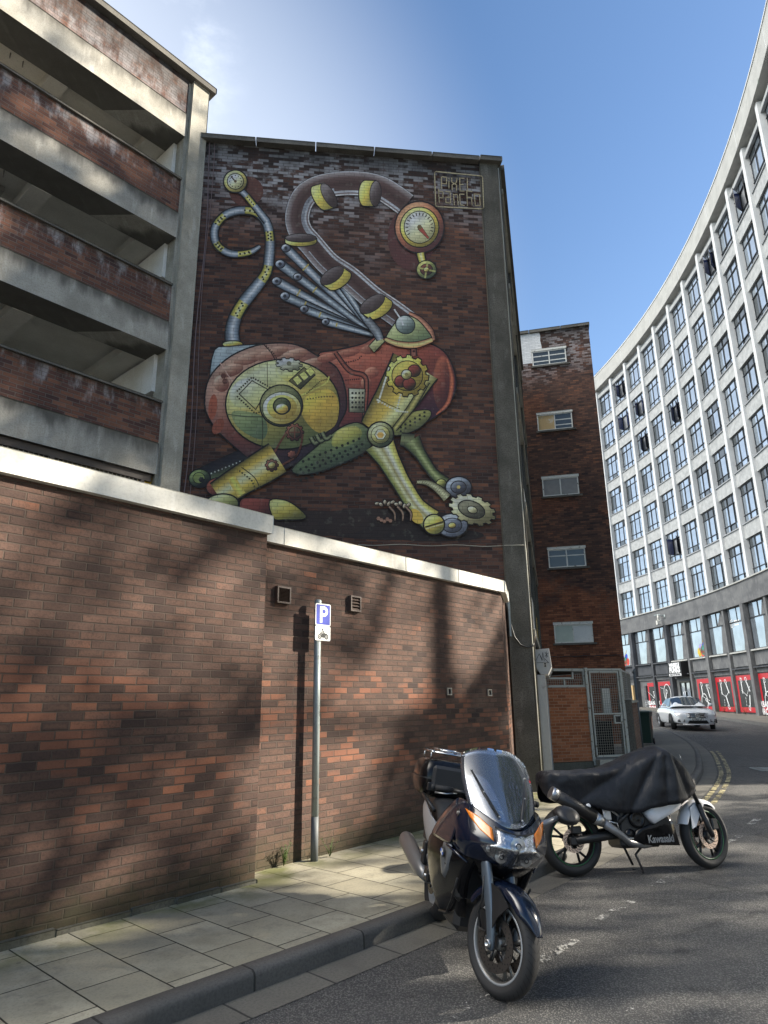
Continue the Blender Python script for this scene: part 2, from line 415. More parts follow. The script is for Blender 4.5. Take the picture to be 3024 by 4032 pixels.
def eff_tower(t, uv, x, y, med, r1, r2):
    band = t.step(t.m('ADD', y, t.m('MULTIPLY', t.m('SUBTRACT', t.noise(uv, .5, 3), .5), 3.5)), 12.7, 14.0)
    return t.m('MULTIPLY', t.m('MULTIPLY', band, t.step(t.m('ADD', t.m('MULTIPLY', r1, .6), t.m('MULTIPLY', med, .6)), .5, .8)), .55)
M_tower = brick('brick_tower', B_BROWN, (.07, .05, .042), zones=(B_RED, tower_zone), eff=eff_tower, dark=dark_top(13.9, 14.9, .6), wd=.205, ht=.066)
M_whitebrick = brick('brick_painted_white', [(0, (.55, .56, .56)), (1, (.75, .75, .74))], (.48, .48, .48), halo=0)
M_orange = brick('brick_orange', B_ORANGE, (.36, .24, .16), ht=.066, halo=.3, wd=.205)
M_sidebrick = brick('brick_yard', [(0, (.10, .06, .045)), (.5, (.17, .10, .07)), (1, (.24, .15, .10))], (.22, .19, .16), halo=.2, ht=.0725)

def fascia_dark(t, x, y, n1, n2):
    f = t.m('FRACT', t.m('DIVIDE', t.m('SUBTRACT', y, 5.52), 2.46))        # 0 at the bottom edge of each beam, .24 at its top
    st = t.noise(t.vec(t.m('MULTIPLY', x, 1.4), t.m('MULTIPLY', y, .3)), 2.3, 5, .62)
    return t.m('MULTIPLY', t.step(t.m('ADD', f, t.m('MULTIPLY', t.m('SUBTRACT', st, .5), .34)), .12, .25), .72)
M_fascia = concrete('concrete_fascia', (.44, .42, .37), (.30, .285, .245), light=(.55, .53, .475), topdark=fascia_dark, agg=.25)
M_conc = concrete('concrete_column', (.46, .435, .37), (.30, .285, .235), light=(.54, .52, .46), agg=.3)
M_concdark = concrete('concrete_pebbledash', (.135, .125, .105), (.075, .070, .058), light=(.18, .17, .15), agg=.65, bumpk=.5)
M_soffit = concrete('concrete_soffit', (.70, .67, .60), (.58, .55, .48), streak=False)
M_slabdark = concrete('concrete_ceiling', (.40, .38, .34), (.30, .28, .25), streak=False)
M_whitewall = concrete('painted_white_wall', (.86, .85, .82), (.74, .72, .66), light=(.88, .87, .85))
M_coping = concrete('concrete_coping', (.17, .16, .14), (.10, .095, .085), agg=.3)
M_cap = concrete('cream_painted_fascia', (.70, .69, .63), (.60, .58, .51), light=(.74, .73, .68), bumpk=.06, rough=.5)
M_plinth = concrete('plinth', (.13, .125, .105), (.07, .07, .05), agg=.4)

def paving():
    m, t, b = newmat('paving_slabs'); uv = uvnode(t); x, y, _ = t.xyz(uv)
    # courses run from wall to kerb (the u axis is along the street): swap so that rows lie across
    sw = t.vec(y, x)
    mask, r1, r2, d = pattern(t, sw, .56, .395, .011, jit=.12, wob=.002)
    n1 = t.noise(uv, 2.2, 5, .6); n2 = t.noise(uv, 55, 4, .7)
    c = t.mix(r1, (.28, .258, .19), (.44, .41, .31)); c = t.mix(t.step(n1, .35, .7), c, t.mix(r2, (.25, .228, .165), (.34, .31, .225)))
    c = t.mix(t.m('MULTIPLY', t.step(t.noise(uv, 6.5, 5, .7), .50, .68), .40), c, (.15, .14, .115)); c = t.mix(t.m('MULTIPLY', t.step(n2, .45, .75), .42), c, (.11, .10, .08))
    c = t.mix(mask, c, (.030, .028, .020))
    att = t.new('ShaderNodeVertexColor', layer_name='moss').outputs[0]
    ms = t.m('MULTIPLY', t.xyz(att)[0], t.step(n1, .38, .62)); c = t.mix(t.m('MULTIPLY', ms, .75), c, (.12, .135, .030))
    gum = t.m('LESS_THAN', t.vor(uv, 2.6), .045); c = t.mix(t.m('MULTIPLY', gum, .55), c, (.09, .085, .075))
    t.put(b.inputs['Base Color'], c); b.inputs['Roughness'].default_value = .85; b.inputs['Specular IOR Level'].default_value = .3
    h = t.m('ADD', t.m('MULTIPLY', mask, -1.2), t.m('MULTIPLY', n2, .3)); h = t.m('ADD', h, t.m('MULTIPLY', r2, .3))
    t.put(b.inputs['Normal'], t.bump(h, .5, .008))
    return m
M_paving = paving()
def asphalt():
    m, t, b = newmat('asphalt'); uv = uvnode(t)
    n1 = t.noise(uv, .45, 5, .6); n2 = t.noise(uv, 3.5, 5, .65)
    v = t.vor(uv, 88); v2 = t.new('ShaderNodeTexVoronoi', feature='F1'); t.put(v2.inputs['Vector'], uv); v2.inputs['Scale'].default_value = 88
    rnd = t.xyz(v2.outputs['Color'])[0]
    stone = t.m('SUBTRACT', 1.0, t.step(v, .30, .62))
    c = t.mix(t.step(n1, .35, .65), (.080, .080, .079), (.115, .112, .106))
    c = t.mix(t.m('MULTIPLY', stone, .75), t.mix(.42, c, (.02, .02, .021)), t.mix(rnd, (.075, .075, .075), (.25, .24, .22)))
    c = t.mix(t.m('MULTIPLY', t.step(n2, .52, .72), .45), c, (.030, .030, .031))
    oil = t.m('MULTIPLY', t.step(t.noise(uv, 1.4, 4, .6), .60, .70), .65); c = t.mix(oil, c, (.018, .018, .019))
    wob = t.new('ShaderNodeVectorMath', operation='ADD'); t.put(wob.inputs[0], uv); t.put(wob.inputs[1], t.scale(t.noise(uv, 1.8, 4, .6, 1), (.5, .5, 0)))
    cr = t.m('MULTIPLY', t.m('SUBTRACT', 1.0, t.step(t.vor(wob.outputs[0], .42, 'DISTANCE_TO_EDGE'), .002, .009)), t.step(t.noise(uv, .5, 2), .48, .56)); c = t.mix(t.m('MULTIPLY', cr, .4), c, (.014, .014, .014))
    pt = t.xyz(t.vor(t.scale(uv, (.35, .22, 1)), 1.0, out='Color'))[0]; c = t.mix(t.m('MULTIPLY', t.step(pt, .70, .72), .30), c, (.045, .045, .046))
    t.put(b.inputs['Base Color'], c)
    t.put(b.inputs['Roughness'], t.m('SUBTRACT', .85, t.m('MULTIPLY', stone, .28))); b.inputs['Specular IOR Level'].default_value = .4
    h = t.m('ADD', t.m('MULTIPLY', stone, 1.0), t.m('MULTIPLY', rnd, .5))
    t.put(b.inputs['Normal'], t.bump(h, .75, .010))
    return m
M_asphalt = asphalt()
def tarmac():
    m, t, b = newmat('footway_tarmac'); uv = uvnode(t)
    n1 = t.noise(uv, 1.1, 5, .62); n2 = t.noise(uv, 70, 3, .7)
    c = t.mix(t.step(n1, .35, .68), (.125, .118, .100), (.165, .155, .130)); c = t.mix(t.m('MULTIPLY', t.step(n2, .45, .75), .5), c, (.06, .058, .05))
    t.put(b.inputs['Base Color'], c); b.inputs['Roughness'].default_value = .9
    t.put(b.inputs['Normal'], t.bump(n2, .5, .006)); return m
M_tarmac = tarmac()
def kerbmat(name, L, a, bcol):
    m, t, b = newmat(name); uv = t.new('ShaderNodeUVMap', uv_map='run').outputs[0]; x, y, _ = t.xyz(uv)
    u = t.m('DIVIDE', x, L); fu = t.m('FRACT', u); r1 = t.white(t.m('FLOOR', u), 1.0)[0]
    d = t.m('MULTIPLY', t.m('MINIMUM', fu, t.m('SUBTRACT', 1.0, fu)), L)
    j = t.m('SUBTRACT', 1.0, t.step(d, .004, .010)); n = t.noise(t.vec(x, y), 60, 4, .7); n1 = t.noise(t.vec(x, y), 3, 4)
    c = t.mix(r1, a, bcol); c = t.mix(t.m('MULTIPLY', t.step(n, .4, .7), .5), c, tuple(k*.35 for k in a)); c = t.mix(t.m('MULTIPLY', t.step(n1, .5, .7), .4), c, tuple(k*.6 for k in a))
    c = t.mix(j, c, (.02, .02, .018))
    t.put(b.inputs['Base Color'], c); b.inputs['Roughness'].default_value = .8
    t.put(b.inputs['Normal'], t.bump(t.m('ADD', t.m('MULTIPLY', j, -1.5), n), .45, .008)); return m
M_kerb = kerbmat('kerb_stone', .92, (.085, .082, .076), (.115, .11, .102))
M_gutter = kerbmat('gutter_slabs', .62, (.115, .108, .092), (.145, .137, .116))
def worn(name, col, thr):
    m, t, b = newmat(name); uv = uvnode(t)
    n = t.m('ADD', t.m('MULTIPLY', t.noise(uv, 5, 5, .65), .6), t.m('MULTIPLY', t.noise(uv, 45, 3, .7), .4))
    a = t.step(n, thr-.03, thr+.03)
    tr = t.new('ShaderNodeBsdfTransparent'); mx = t.new('ShaderNodeMixShader')
    t.put(b.inputs['Base Color'], t.mix(t.noise(uv, 20, 3), tuple(k*.8 for k in col), col)); b.inputs['Roughness'].default_value = .7
    t.put(mx.inputs[0], a); t.l.new(tr.outputs[0], mx.inputs[1]); t.l.new(b.outputs[0], mx.inputs[2])
    t.l.new(mx.outputs[0], t.n['Material Output'].inputs[0]); return m
M_white_line = worn('worn_white_paint', (.40, .395, .37), .525)
M_white_worn = worn('very_worn_white_paint', (.50, .49, .46), .575)
M_yellow_line = worn('worn_yellow_paint', (.42, .365, .20), .50)

def glass_dark(name, col=(.03, .038, .042), rough=.03, ior=1.9, metal=0.0):
    m, t, b = newmat(name); tc = t.new('ShaderNodeTexCoord').outputs['Object']
    n = t.noise(tc, 1.3, 2); t.put(b.inputs['Base Color'], t.mix(n, tuple(k*.7 for k in col), tuple(k*1.4 for k in col))); b.inputs['Metallic'].default_value = metal
    b.inputs['Roughness'].default_value = rough; b.inputs['IOR'].default_value = ior
    t.put(b.inputs['Normal'], t.bump(t.noise(tc, 1.7, 2), .05, .05)); return m
M_glass = glass_dark('window_glass', (.42, .48, .54), .04, 1.6, .78)
M_glassdim = glass_dark('window_glass_dim', (.05, .06, .065), .06, 2.0, .25)
M_glass2 = glass_dark('dull_window_glass', (.05, .06, .065), .18, 1.6)
def clear(name, col, rough=.02, alpha=.95):
    m, t, b = newmat(name)
    tr = t.new('ShaderNodeBsdfTransparent'); tr.inputs[0].default_value = (*col, 1)
    gl = t.new('ShaderNodeBsdfGlossy'); gl.inputs['Roughness'].default_value = rough
    fr = t.new('ShaderNodeFresnel'); fr.inputs[0].default_value = 1.5
    tc = t.new('ShaderNodeTexCoord').outputs['Object']
    sky_sheen = t.new('ShaderNodeBsdfDiffuse'); t.put(sky_sheen.inputs[0], t.mix(t.noise(tc, 5, 3), (.36, .43, .55), (.46, .53, .65)))  # pale blue diffuse imitates sky reflected in the plastic
    m1 = t.new('ShaderNodeMixShader'); m1.inputs[0].default_value = 1-alpha; t.l.new(tr.outputs[0], m1.inputs[1]); t.l.new(sky_sheen.outputs[0], m1.inputs[2])
    m2 = t.new('ShaderNodeMixShader'); t.put(m2.inputs[0], t.m('ADD', .16, t.m('MULTIPLY', fr.outputs[0], 1.3), clamp=True)); t.l.new(m1.outputs[0], m2.inputs[1]); t.l.new(gl.outputs[0], m2.inputs[2])
    t.l.new(m2.outputs[0], t.n['Material Output'].inputs[0]); return m
M_screen = clear('clear_plastic', (.80, .85, .92), .015, .89)
M_lens = clear('clear_lens', (.95, .96, .97), .015, .96)

M_black = simple('black_plastic', (.014, .014, .015), .42)
M_blackgloss = simple('gloss_black_plastic', (.006, .006, .007), .16, spec=.3)
M_rubber = simple('tyre_rubber', (.018, .018, .019), .72, bump=.3, nscale=30)
M_navy = simple('navy_metallic_paint', (.004, .008, .021), .17, var=.08, coat=.55, spec=.4)
M_grey = simple('grey_painted_metal', (.20, .21, .225), .38, metal=.5)
M_forkgrey = simple('blue_grey_casting', (.10, .125, .155), .38, metal=.5)
M_alu = simple('bare_aluminium', (.42, .43, .44), .32, metal=.9)
M_chrome = simple('polished_steel', (.62, .62, .62), .12, metal=1.0)
M_steel = simple('brushed_steel', (.22, .22, .22), .34, metal=.55)
M_disc = simple('brake_disc_steel', (.085, .075, .068), .42, metal=.7)
M_rimgrey = simple('grey_cast_wheel', (.17, .165, .155), .4, metal=.6)
M_copper = simple('drilled_disc_steel', (.62, .46, .36), .4, metal=.35)
M_seat = simple('seat_vinyl', (.020, .021, .023), .55, bump=.25, nscale=60)
M_amber = simple('amber_lens', (.80, .22, .01), .15, coat=.8, nscale=60, var=.25)
def reflector():
    m, t, b = newmat('lamp_reflector'); tc = t.new('ShaderNodeTexCoord').outputs['Object']
    v = t.vor(t.scale(tc, (1, 1, 2.2)), 26, out='Color'); h = t.xyz(v)[0]
    t.put(b.inputs['Base Color'], t.mix(h, (.45, .46, .47), (.92, .92, .90))); b.inputs['Metallic'].default_value = .85; b.inputs['Roughness'].default_value = .14
    t.put(b.inputs['Normal'], t.bump(t.noise(tc, 30, 2), .6, .012)); return m
M_refl = reflector()
M_silverpaint = simple('silver_paint', (.30, .315, .33), .38, metal=.15, coat=.2)
M_whitepaint = simple('white_paint', (.68, .68, .70), .3, coat=.6)
M_greenline = simple('green_rim_tape', (.015, .12, .04), .4)
M_bluedot = simple('blue_enamel', (.02, .10, .42), .3)
M_whitedot = simple('white_enamel', (.75, .75, .75), .35)
M_signblue = simple('sign_blue', (.012, .03, .33), .35)
M_signwhite = simple('sign_white', (.72, .72, .70), .4, var=.06)
M_signblack = simple('sign_black', (.012, .012, .013), .5)
M_galv = simple('galvanised_steel', (.30, .34, .34), .5, metal=.35, nscale=9, dirt=((.12, .12, .11), 6, .55, .7), var=.2)
M_galvdark = simple('grey_post_sleeve', (.11, .12, .125), .6, var=.2)
M_vent = simple('brown_vent_plastic', (.085, .058, .046), .55)
M_ventpale = simple('pale_vent_plastic', (.42, .37, .30), .55)
M_lettergrey = simple('grey_lettering', (.16, .165, .17), .45)
M_cable = simple('black_cable', (.02, .02, .021), .5)
M_palecable = simple('cream_cable', (.46, .44, .36), .5)
M_mauve = simple('mauve_cable', (.17, .12, .12), .6)
M_paintwhite = simple('weathered_white_wood', (.62, .61, .56), .6, var=.2, dirt=((.14, .12, .10), 9, .58, .7))
M_board = simple('chipboard', (.52, .36, .17), .75, var=.2, nscale=30, dirt=((.6, .55, .45), 4, .55, .7))
M_whiteboard = simple('dirty_white_board', (.66, .66, .63), .6, var=.12, dirt=((.3, .28, .25), 7, .62, .72))
M_frost = simple('frosted_pane', (.42, .47, .40), .35, var=.2, nscale=4)
M_curtain = simple('grey_curtain_behind_pane', (.22, .205, .19), .4, var=.35, nscale=5)
M_meshwire = simple('mesh_wire', (.26, .25, .22), .5, metal=.4)
M_cageframe = simple('flaking_grey_paint', (.36, .36, .32), .6, var=.2, dirt=((.13, .10, .07), 14, .55, .66))
M_greybox = simple('shutter_grey', (.34, .34, .33), .45, var=.12, dirt=((.2, .19, .17), 5, .55, .75))
M_void = simple('dark_interior', (.010, .010, .011), .9)
M_yellow = simple('yellow_paint', (.62, .40, .02), .5, dirt=((.35, .24, .05), 8, .55, .72))
M_brownframe = simple('brown_steel', (.06, .045, .038), .5)
M_bingreen = simple('bin_green_plastic', (.012, .034, .024), .45)
M_sticker = simple('orange_sticker', (.62, .22, .10), .5, dirt=((.7, .6, .5), 40, .5, .6))
M_facade = concrete('render_white', (.60, .60, .575), (.47, .475, .465), light=(.66, .66, .64), bumpk=.15, agg=.12)
M_rough = concrete('roughcast', (.47, .48, .475), (.33, .34, .34), agg=.35, scale=2.0, bumpk=.4)
M_pilaster = concrete('white_mullion', (.64, .65, .645), (.56, .57, .57), bumpk=.08)
M_parapet = concrete('parapet_stone', (.45, .45, .425), (.37, .37, .35), light=(.50, .50, .475))
M_jamb = concrete('blue_grey_reveal', (.34, .355, .37), (.29, .30, .315), bumpk=.1)
M_dark = concrete('charcoal_and_shaded_render', (.085, .09, .098), (.055, .058, .066), light=(.12, .122, .128), bumpk=.2)  # charcoal parts, and the shaded copy of the grey band render
M_darkband = concrete('grey_band_render', (.17, .172, .172), (.11, .112, .116), light=(.24, .24, .238), bumpk=.2)
M_winframe = simple('dark_steel_window', (.016, .017, .019), .45)
M_redpanel = simple('red_vinyl', (.42, .012, .020), .35)
M_blackpanel = simple('black_vinyl', (.016, .017, .019), .25)
M_carpaint = simple('white_car_paint', (.72, .74, .76), .14, coat=1.0, var=.02)
M_cargrille = simple('car_black_trim', (.012, .012, .013), .3)
M_carglass = glass_dark('car_glass', (.02, .03, .04), .02, 2.0)
M_plate = simple('number_plate', (.74, .74, .70), .4, var=.03)
def cloth():
    m, t, b = newmat('black_nylon_cover'); tc = t.new('ShaderNodeTexCoord').outputs['Object']
    n = t.noise(t.scale(tc, (1.6, 2, 1.0)), 3.2, 6, .62); n2 = t.noise(t.scale(tc, (9, 6, 3)), 2.5, 4, .6)
    wv = t.noise(t.scale(tc, (1, 1, 1)), 420, 1)
    t.put(b.inputs['Base Color'], t.mix(n, (.005, .006, .009), (.010, .011, .016)))
    t.put(b.inputs['Roughness'], t.m('ADD', .46, t.m('MULTIPLY', wv, .14))); b.inputs['Specular IOR Level'].default_value = .45
    t.put(b.inputs['Normal'], t.bump(t.m('ADD', n, t.m('MULTIPLY', n2, .35)), .55, .03)); return m
M_cloth = cloth()
def leafmat():
    m, t, b = newmat('leaves'); tc = t.new('ShaderNodeTexCoord').outputs['Object']
    t.put(b.inputs['Base Color'], t.mix(t.noise(tc, 1.2, 3), (.035, .065, .014), (.09, .14, .03))); b.inputs['Roughness'].default_value = .5
    return m
M_leaf = leafmat()
M_bark = simple('bark', (.12, .095, .07), .9, var=.3, nscale=6, bump=.5)
def muralpaint():
    m, t, b = newmat('mural_paint'); uv = uvnode(t)
    mask, r1, r2, d = pattern(t, uv, .215, .0695, .011, jit=.06)
    att = t.new('ShaderNodeVertexColor', layer_name='paint').outputs[0]
    n = t.noise(uv, 2.3, 5, .65); f = t.noise(uv, 60, 4, .65); sp = t.noise(uv, 5.5, 4, .6)
    c = t.mix(t.m('MULTIPLY', t.step(n, .42, .66), .38), att, t.mix(.45, att, (.045, .038, .032)))
    c = t.mix(t.m('MULTIPLY', t.step(sp, .55, .70), .22), c, t.mix(.5, att, (.55, .55, .42)))
    c = t.mix(t.m('MULTIPLY', r1, .16), c, (.05, .035, .03))
    c = t.mix(t.m('ADD', .08, t.m('MULTIPLY', t.step(n, .5, .75), .24)), c, (.070, .040, .032))
    c = t.mix(t.m('MULTIPLY', mask, .62), c, t.mix(.7, c, (.02, .017, .015)))
    hs = t.new('ShaderNodeHueSaturation'); t.put(hs.inputs['Color'], c); hs.inputs['Saturation'].default_value = .92; c = hs.outputs[0]
    c = t.mix(t.m('MULTIPLY', t.step(f, .5, .8), .25), c, (.05, .04, .035))
    t.put(b.inputs['Base Color'], c); b.inputs['Roughness'].default_value = .7; b.inputs['Specular IOR Level'].default_value = .3
    h = t.m('ADD', t.m('MULTIPLY', mask, -1.0), t.m('MULTIPLY', f, .3)); t.put(b.inputs['Normal'], t.bump(h, .45, .008))
    return m
M_mural = muralpaint()
# ------------------------------------------------------------------ road and pavements
def ground():
    mb = MB(); xs = [-400, -120, -40, -15, 0, 15, 40, 120, 400]
    ys = [-400, -120, -40, -10, 0, 3, 6]+[6+1.5*k for k in range(1, 13)]+[26, 30, 40, 60, 90, 150, 300, 500]
    for a, b in zip(ys, ys[1:]):
        for c, d in zip(xs, xs[1:]): mb.poly([(c, a, gz(c, a)), (d, a, gz(d, a)), (d, b, gz(d, b)), (c, b, gz(c, b))], smooth=True)
    return mb.link('road', M_asphalt)
struct(ground())

KP = [(-6.4, -1.55), (-3.7, 1.38), (-2.2, 3.02), (-1.154, 4.164), (0.306, 5.745), (1.39, 7.0), (3.2, 9.3), (5.05, 12.2), (6.55, 14.85), (7.55, 17.0), (8.62, 19.5), (9.5, 21.9), (10.32, 24.6), (10.9, 26.8), (11.3, 28.9), (11.5, 32), (11.4, 36), (10.9, 42), (9.5, 52)]
def spline(P, n=8):
    out = []
    for i in range(len(P)-1):
        p0, p1, p2, p3 = [Vector((*P[max(0, min(len(P)-1, k))], 0)) for k in (i-1, i, i+1, i+2)]
        for j in range(n):
            t = j/n; out.append(.5*((2*p1)+(p2-p0)*t+(2*p0-5*p1+4*p2-p3)*t*t+(3*p1-p0-3*p2+p3)*t**3))
    out.append(Vector((*P[-1], 0))); return out
KS = spline(KP)
KT = [((KS[min(i+1, len(KS)-1)]-KS[max(i-1, 0)]).normalized()) for i in range(len(KS))]
KN = [Vector((-t.y, t.x, 0)) for t in KT]            # towards the footway (left)
KL = [0]
for a, b in zip(KS, KS[1:]): KL.append(KL[-1]+(b-a).length)
def koff(i, o, z):
    p = KS[i]+KN[i]*o; return (p.x, p.y, gz(p.x, KS[i].y)+z)
def strip(name, mat, prof, i0=0, i1=None, run=True, smooth=False):
    i1 = i1 or len(KS)-1; mb = MB()
    rings = [[koff(i, o, z) for o, z in prof] for i in range(i0, i1+1)]
    mb.loft(rings, close=False, smooth=smooth)
    o = mb.link(name, mat, recalc=False)
    if run:
        uv = o.data.uv_layers.new(name='run').data; n = len(prof)
        acc = [0]
        for (a, b), (c, d) in zip(prof, prof[1:]): acc.append(acc[-1]+math.hypot(c-a, d-b))
        for p in o.data.polygons:
            for li in p.loop_indices:
                v = o.data.loops[li].vertex_index; uv[li].uv = (KL[i0+v//n], acc[v % n])
    return struct(o)
strip('kerb', M_kerb, [(0, -.03), (0.004, .078), (.012, .098), (.03, .112), (.14, .114), (.145, .05)], smooth=True)
strip('gutter', M_gutter, [(-.27, .004), (-.14, .005), (-.001, .006)], 0, len(KS)-1)
split = 8*7+2
def footway(name, mat, i0, i1, wd, moss):
    mb = MB(); n = 14
    for i in range(i0, i1):
        for k in range(n):
            a, b = .14+wd(i)*k/n, .14+wd(i)*(k+1)/n; a2, b2 = .14+wd(i+1)*k/n, .14+wd(i+1)*(k+1)/n
            mb.poly([koff(i, a, .110), koff(i+1, a2, .110), koff(i+1, b2, .110), koff(i, b, .110)][::1])
    o = mb.link(name, mat, uvrot=R(-47.5))
    ca = o.data.color_attributes.new('moss', 'FLOAT_COLOR', 'POINT')
    for i, v in enumerate(o.data.vertices):
        d = moss(v.co); ca.data[i].color = (d, d, d, 1)
    return struct(o)
def mossd(c):
    # distance in front of the two wall faces
    d1 = (c.x+1.19)*.766-(c.y-6.573)*.643 if c.x < -1.19+.3 else 9
    d2 = (c.x+1.253)*.764-(c.y-6.939)*.645
    d = max(0, min(d1, d2)); return max(0, 1-d/.55)
footway('pavement', M_paving, 0, split, lambda i: 2.6, mossd)
footway('footpath', M_tarmac, split, len(KS)-1, lambda i: 4.2 if i < 80 else 3.2, lambda c: 0)

def paint(name, pts_list, mat, z=.0075):
    mb = MB()
    for P in pts_list: mb.poly([(x, y, gz(x, y)+z) for x, y in P])
    return struct(mb.link(name, mat))
i0 = 8*6+5
for nm, o in (('yellow_line', -.31), ('yellow_line', -.46)):
    strip(nm, M_yellow_line, [(o-.085, .010), (o, .010)], i0, 8*10+3, run=False)
def dash(p, q, wd=.085):
    dx, dy = q[0]-p[0], q[1]-p[1]; l = math.hypot(dx, dy); nx, ny = -dy/l*wd/2, dx/l*wd/2
    return [(p[0]-nx, p[1]-ny), (q[0]-nx, q[1]-ny), (q[0]+nx, q[1]+ny), (p[0]+nx, p[1]+ny)]
paint('bay_line', [dash((.95, 4.93), (1.31, 5.36)), dash((1.61, 5.77), (2.03, 6.26)), dash((2.39, 6.70), (2.82, 7.17)), dash((3.92, 8.48), (4.29, 8.91)), dash((4.75, 9.55), (5.1, 10.0))], M_white_line)
paint('worn_bay_line', [dash((.2, 4.07), (.60, 4.53)), dash((-.45, 3.3), (-.1, 3.72)), dash((3.1, 7.55), (3.5, 8.02))], M_white_worn)
random.seed(3)
def blob(x, y, a, b, rot, n=11):
    return [(x+a*cos(rot)*cos(t)*r-b*sin(rot)*sin(t)*r, y+a*sin(rot)*cos(t)*r+b*cos(rot)*sin(t)*r) for t, r in [(2*PI*k/n, random.uniform(.45, 1.15)) for k in range(n)]]
paint('paint_scraps', [blob(1.12, 4.13, .055, .03, .2), blob(1.22, 4.17, .05, .022, -.5), blob(1.31, 4.24, .06, .025, .9), blob(.98, 4.12, .02, .015, 0), blob(1.62, 4.55, .03, .015, .4), blob(1.3, 4.6, .022, .012, 1),
       blob(1.62, 5.0, .04, .02, .7), blob(1.7, 5.1, .02, .02, 0), blob(2.1, 5.55, .035, .02, .8), blob(2.22, 5.66, .03, .015, .8), blob(2.3, 5.8, .05, .02, .9), blob(2.75, 6.2, .05, .02, .8), blob(2.86, 6.3, .045, .025, .8), blob(2.05, 4.9, .025, .012, .3),
       blob(.35, 3.72, .05, .022, .7), blob(.52, 3.9, .06, .025, .8), blob(.05, 3.45, .05, .02, .8), blob(1.85, 4.35, .02, .01, 0), blob(2.6, 5.2, .03, .015, .3), blob(9.4, 19.5, .1, .05, .3), blob(11.2, 24, .25, .05, .1), blob(12.4, 25.0, .3, .05, .1)], M_white_worn, .009)

def drain():
    t = thing('drain_grate', 'pale metal grating set flat in the road beyond the covered motorcycle', 'grating', (9.15, 15.75, gz(0, 15.75)), (0, 0, R(-8)))
    mb = MB()
    mb.box(-.95, .95, -.34, -.30, .004, .02); mb.box(-.95, .95, .30, .34, .004, .02)
    for k in range(9):
        x = -.95+k*1.9/8; mb.box(x-.02, x+.02, -.30, .30, .004, .019)
    mb.link('frame', M_galv, t)
    m2 = MB()
    for k in range(46):
        x = -.93+k*1.86/45; m2.box(x-.008, x+.008, -.295, .295, .004, .016)
    for k in range(9): y = -.27+k*.0675; m2.box(-.93, .93, y-.006, y+.006, .005, .0145)
    m2.link('grate', M_steel, t)
drain()

# ------------------------------------------------------------------ low brick walls
def low_wall(P, az, u0, u1, name, label, joints, ret=None, plinth=True):
    F = frame(P, az); t = thing(name, label, 'wall', F(u1, 0, 0))
    def T(u, n, z): return F(u, n, z)
    mb = MB(); mb.box(u0, u1, 0, -.42, .0, 3.32, T=T)
    if ret: mb.prism([F(u1, 0, 0)[:2], ret[0], ret[1], F(u1-.3, -.4, 0)[:2]], 0, 3.312)
    mb.link('brickwork', M_lowwall, t, world=True, recalc=True)
    cp = MB(); a = u0
    for b in joints+[u1+.02]:
        cp.bbox(a+.002, b-.002, .065, -.45, 3.285, 3.475, .006, T=T); a = b
    if ret:
        d = Vector((ret[0][0]-F(u1, 0, 0)[0], ret[0][1]-F(u1, 0, 0)[1])).normalized(); nx, ny = d.y, -d.x; L = 1.2
        o = F(u1+.02, .065, 0); Tr = lambda x, y, z: (o[0]+x*d.x+y*nx, o[1]+x*d.y+y*ny, z)
        cp.bbox(.0, L, .012, -.5, 3.285, 3.47, .006, T=Tr)
    cp.link('coping', M_cap, t, world=True, recalc=True)
    if plinth:
        pl = MB(); random.seed(11); a = u0
        while a < u1-.05:
            b = min(u1, a+random.uniform(.25, .7)); pl.bbox(a, b-.006, .035+random.uniform(-.012, .008), -.1, .06, .155+random.uniform(-.012, .012), .008, T=T); a = b
        pl.link('footing', M_plinth, t, world=True, recalc=True)
    return t
low_wall((-1.19, 6.573), 40.0, -7.5, 0, 'brick_wall', 'nearer low brick wall with cream capping, standing forward at the left', [-6.0, -3.9])
low_wall((-1.253, 6.939), 40.2, -.35, 4.80, 'brick_wall', 'low brick wall with cream capping behind the parking sign, with two vents', [.18, 2.3, 3.53, 4.18], ret=((2.19, 12.16), (1.7, 12.1)), plinth=False)
# split corner bracket in the capping of the second wall
F2 = frame((-1.253, 6.939), 40.2)

def vent(u0, u1, z0, z1, nl, label):
    t = thing('air_vent', label, 'vent', F2((u0+u1)/2, 0, z0), group='vents in the low brick wall')
    fr = MB(); e = .018; d = .05
    for a, b, c, e2 in ((u0, u1, z0, z0+e), (u0, u1, z1-e, z1), (u0, u0+e, z0+e, z1-e), (u1-e, u1, z0+e, z1-e)): fr.box(a, b, -.01, d, c, e2, T=F2)
    fr.link('frame', M_vent, t, world=True, recalc=True)
    bk = MB(); bk.box(u0+e, u1-e, -.005, .004, z0+e, z1-e, T=F2); bk.link('backing', M_void, t, world=True, recalc=True)
    sl = MB(); h = (z1-z0-2*e)/nl
    for k in range(nl):
        a = z0+e+k*h; p = [F2(u0+e, .046, a), F2(u1-e, .046, a), F2(u1-e, .040, a+h*.15), F2(u0+e, .040, a+h*.15), F2(u0+e, .02, a+h*.88), F2(u1-e, .02, a+h*.88), F2(u1-e, .012, a+h*.95), F2(u0+e, .012, a+h*.95)]
        sl.poly([F2(u0+e, .048, a+.001), F2(u1-e, .048, a+.001), F2(u1-e, .018, a+h*.9), F2(u0+e, .018, a+h*.9)])
        sl.poly([F2(u0+e, .008, a+.001), F2(u1-e, .008, a+.001), F2(u1-e, .048, a+.001), F2(u0+e, .048, a+.001)])
    sl.link('louvre', M_vent, t, world=True)
vent(.125, .315, 2.655, 2.835, 10, 'dark brown louvred vent high on the wall, left of the parking sign')
vent(1.26, 1.44, 2.67, 2.855, 4, 'pale brown vent with four broad slats, right of the parking sign')
